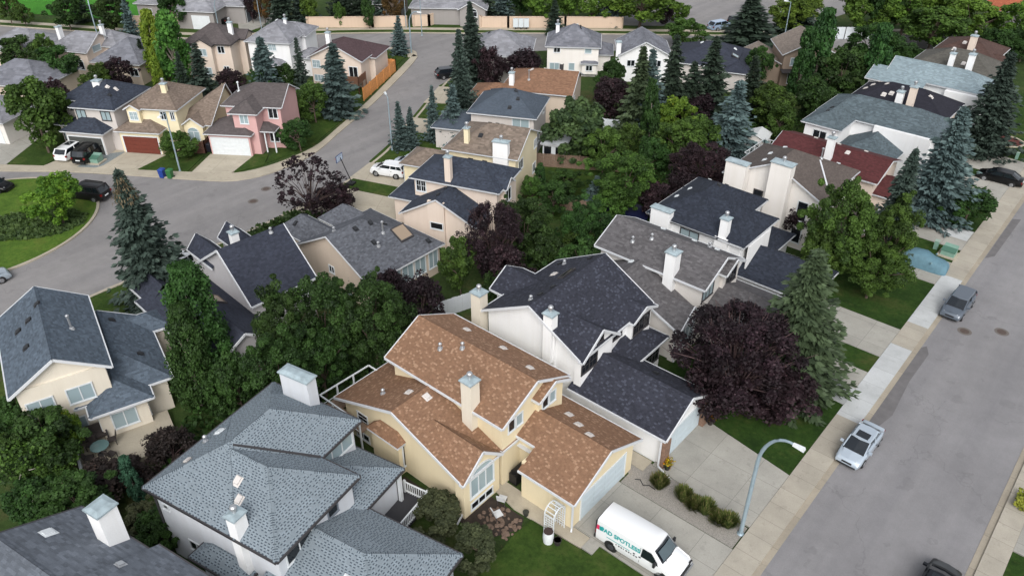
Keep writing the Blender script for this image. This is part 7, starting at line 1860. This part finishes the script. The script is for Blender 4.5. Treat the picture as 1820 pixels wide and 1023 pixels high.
MB().box(-.9, .9, -.35, .35, .35, .5).build("seat", plain("dark cushions", (62, 56, 54), .9), t); MB().box(-.9, .9, .3, .42, .5, 1.1).build("backrest", plain("dark cushion back", (62, 56, 54), .9), t)
for sx in (-.95, .95): MB().box(sx - .05, sx + .05, -.4, .42, 0, .75).build("side_frame", M_DARKTRIM, t)

# ------------------------------------------------------------------ low planting
def groundcover(name, label, pts, h, dens, m, cat="ground cover", leaf=.16):
    """dense low shrubs over an outline, nobody could count the stems"""
    g = np.random.default_rng(len(pts) + int(dens)); P = []
    xs = [p[0] for p in pts]; ys = [p[1] for p in pts]
    def inside(x, y):
        c = False; j = len(pts) - 1
        for i in range(len(pts)):
            if (pts[i][1] > y) != (pts[j][1] > y) and x < (pts[j][0] - pts[i][0]) * (y - pts[i][1]) / (pts[j][1] - pts[i][1]) + pts[i][0]: c = not c
            j = i
        return c
    n = int(dens * (max(xs) - min(xs)) * (max(ys) - min(ys)))
    X = g.uniform(min(xs), max(xs), n); Y = g.uniform(min(ys), max(ys), n)
    keep = np.array([inside(a, b) for a, b in zip(X, Y)]); X, Y = X[keep], Y[keep]; n = len(X)
    lump = .5 + .5 * np.sin(X * 2.3 + 1.7 * np.sin(Y * 1.9)) * np.sin(Y * 2.1 + np.sin(X * 1.3))
    Z = h * (.25 + .75 * lump) * g.random(n) ** .5
    nn = unit(g.normal(size=(n, 3)) + np.array([0, 0, .8])); tt = unit(np.cross(nn, g.normal(size=(n, 3)))); bb = np.cross(nn, tt); s = leaf * g.uniform(.6, 1.3, n)[:, None]
    me = leaf_mesh(name, np.c_[X, Y, Z + .1], tt * s, bb * s, np.clip(.6 * lump + g.uniform(0, .4, n), 0, 1), m)
    o = bpy.data.objects.new(name, me); COL.objects.link(o); struct(o, 'stuff'); tag(o, label, cat); return o
groundcover("shrub_bed", "dark juniper ground cover in the middle of the round lawn", [(-86.9, 20.5), (-85.8, 23.4), (-83.5, 25.8), (-80.5, 26.7), (-79.0, 25.5), (-78.7, 22.8), (-80.0, 20.4), (-81.8, 18.5), (-88.0, 16.5)], .3, 60, foliage("juniper", (42, 60, 32), (84, 102, 54)))
groundcover("shrub_row", "low shrubs along the kerb under the wispy purple plum", [(-64.8, 33), (-64.9, 40.6), (-62, 42.8), (-59.5, 41.5), (-60.5, 37), (-63, 33)], .8, 40, F['ash_dark'])
groundcover("undergrowth", "dark undergrowth in the gardens behind the pale grey roof", [(-44, 14), (-38.5, 12), (-37.8, 21), (-37.5, 34), (-41, 36), (-45, 30), (-47, 21)], .9, 26, F['ash_dark'])
groundcover("undergrowth", "low plants in the back gardens beside the brown roofs", [(-43, 45), (-34.5, 44), (-33.2, 58), (-33, 80), (-41, 84), (-44.5, 70), (-41.4, 62), (-42.5, 52)], .6, 14, F['ash_dark'])
groundcover("undergrowth", "low plants in the gardens below the silvery spruce", [(-56.5, 72), (-44, 76), (-36, 88), (-34, 100), (-44, 98), (-58, 84)], .6, 12, F['ash_dark'])
groundcover("flower_bed", "flowers and low plants along the wall of the slate roofed house", [(-58.6, 19.6), (-56.4, 18.4), (-55.6, 20.6), (-58, 22.4)], .6, 60, FLW)
groundcover("flower_bush", "golden flowering bush beside the right hand pavement", [(1.6, 46.6), (3.6, 46.95), (3.8, 48.35), (1.5, 48.3)], .8, 220, foliage("golden bush", (80, 104, 30), (168, 176, 70)), "bush", .09)
# pale birch limbs at the lower left
t = thing("birch_tree", "birch with bare white limbs at the lower left edge", "tree", (-45.9, 6.6, 0))
b = MB(); g = random.Random(8); b.tube([(0, 0, 0), (.1, .1, 2.0), (.0, .2, 3.6)], [.16, .12, .07], 7)
for k in range(12):
    a = g.uniform(0, 6.28); z = g.uniform(1.5, 3.4); l = g.uniform(.8, 1.7); b.tube([(.05, .15, z), (.05 + math.cos(a) * l * .5, .15 + math.sin(a) * l * .5, z + .35), (.05 + math.cos(a) * l, .15 + math.sin(a) * l, z + .4 + g.uniform(-.2, .5))], [.05, .035, .012], 5)
b.build("trunk", plain("white birch bark", (206, 200, 190), .8, noise=(5, .15)), t, 60)
n = 900; gg = np.random.default_rng(3); P = gg.normal(size=(n, 3)) * np.array([.8, .8, .5]) + np.array([0, .3, 4.0]); nn = unit(gg.normal(size=(n, 3))); tt = unit(np.cross(nn, gg.normal(size=(n, 3)))); bb = np.cross(nn, tt); s = gg.uniform(.06, .12, n)[:, None]
o = bpy.data.objects.new("crown", leaf_mesh("crown", P, tt * s, bb * s, gg.random(n), F['ash'])); COL.objects.link(o); o.parent = t
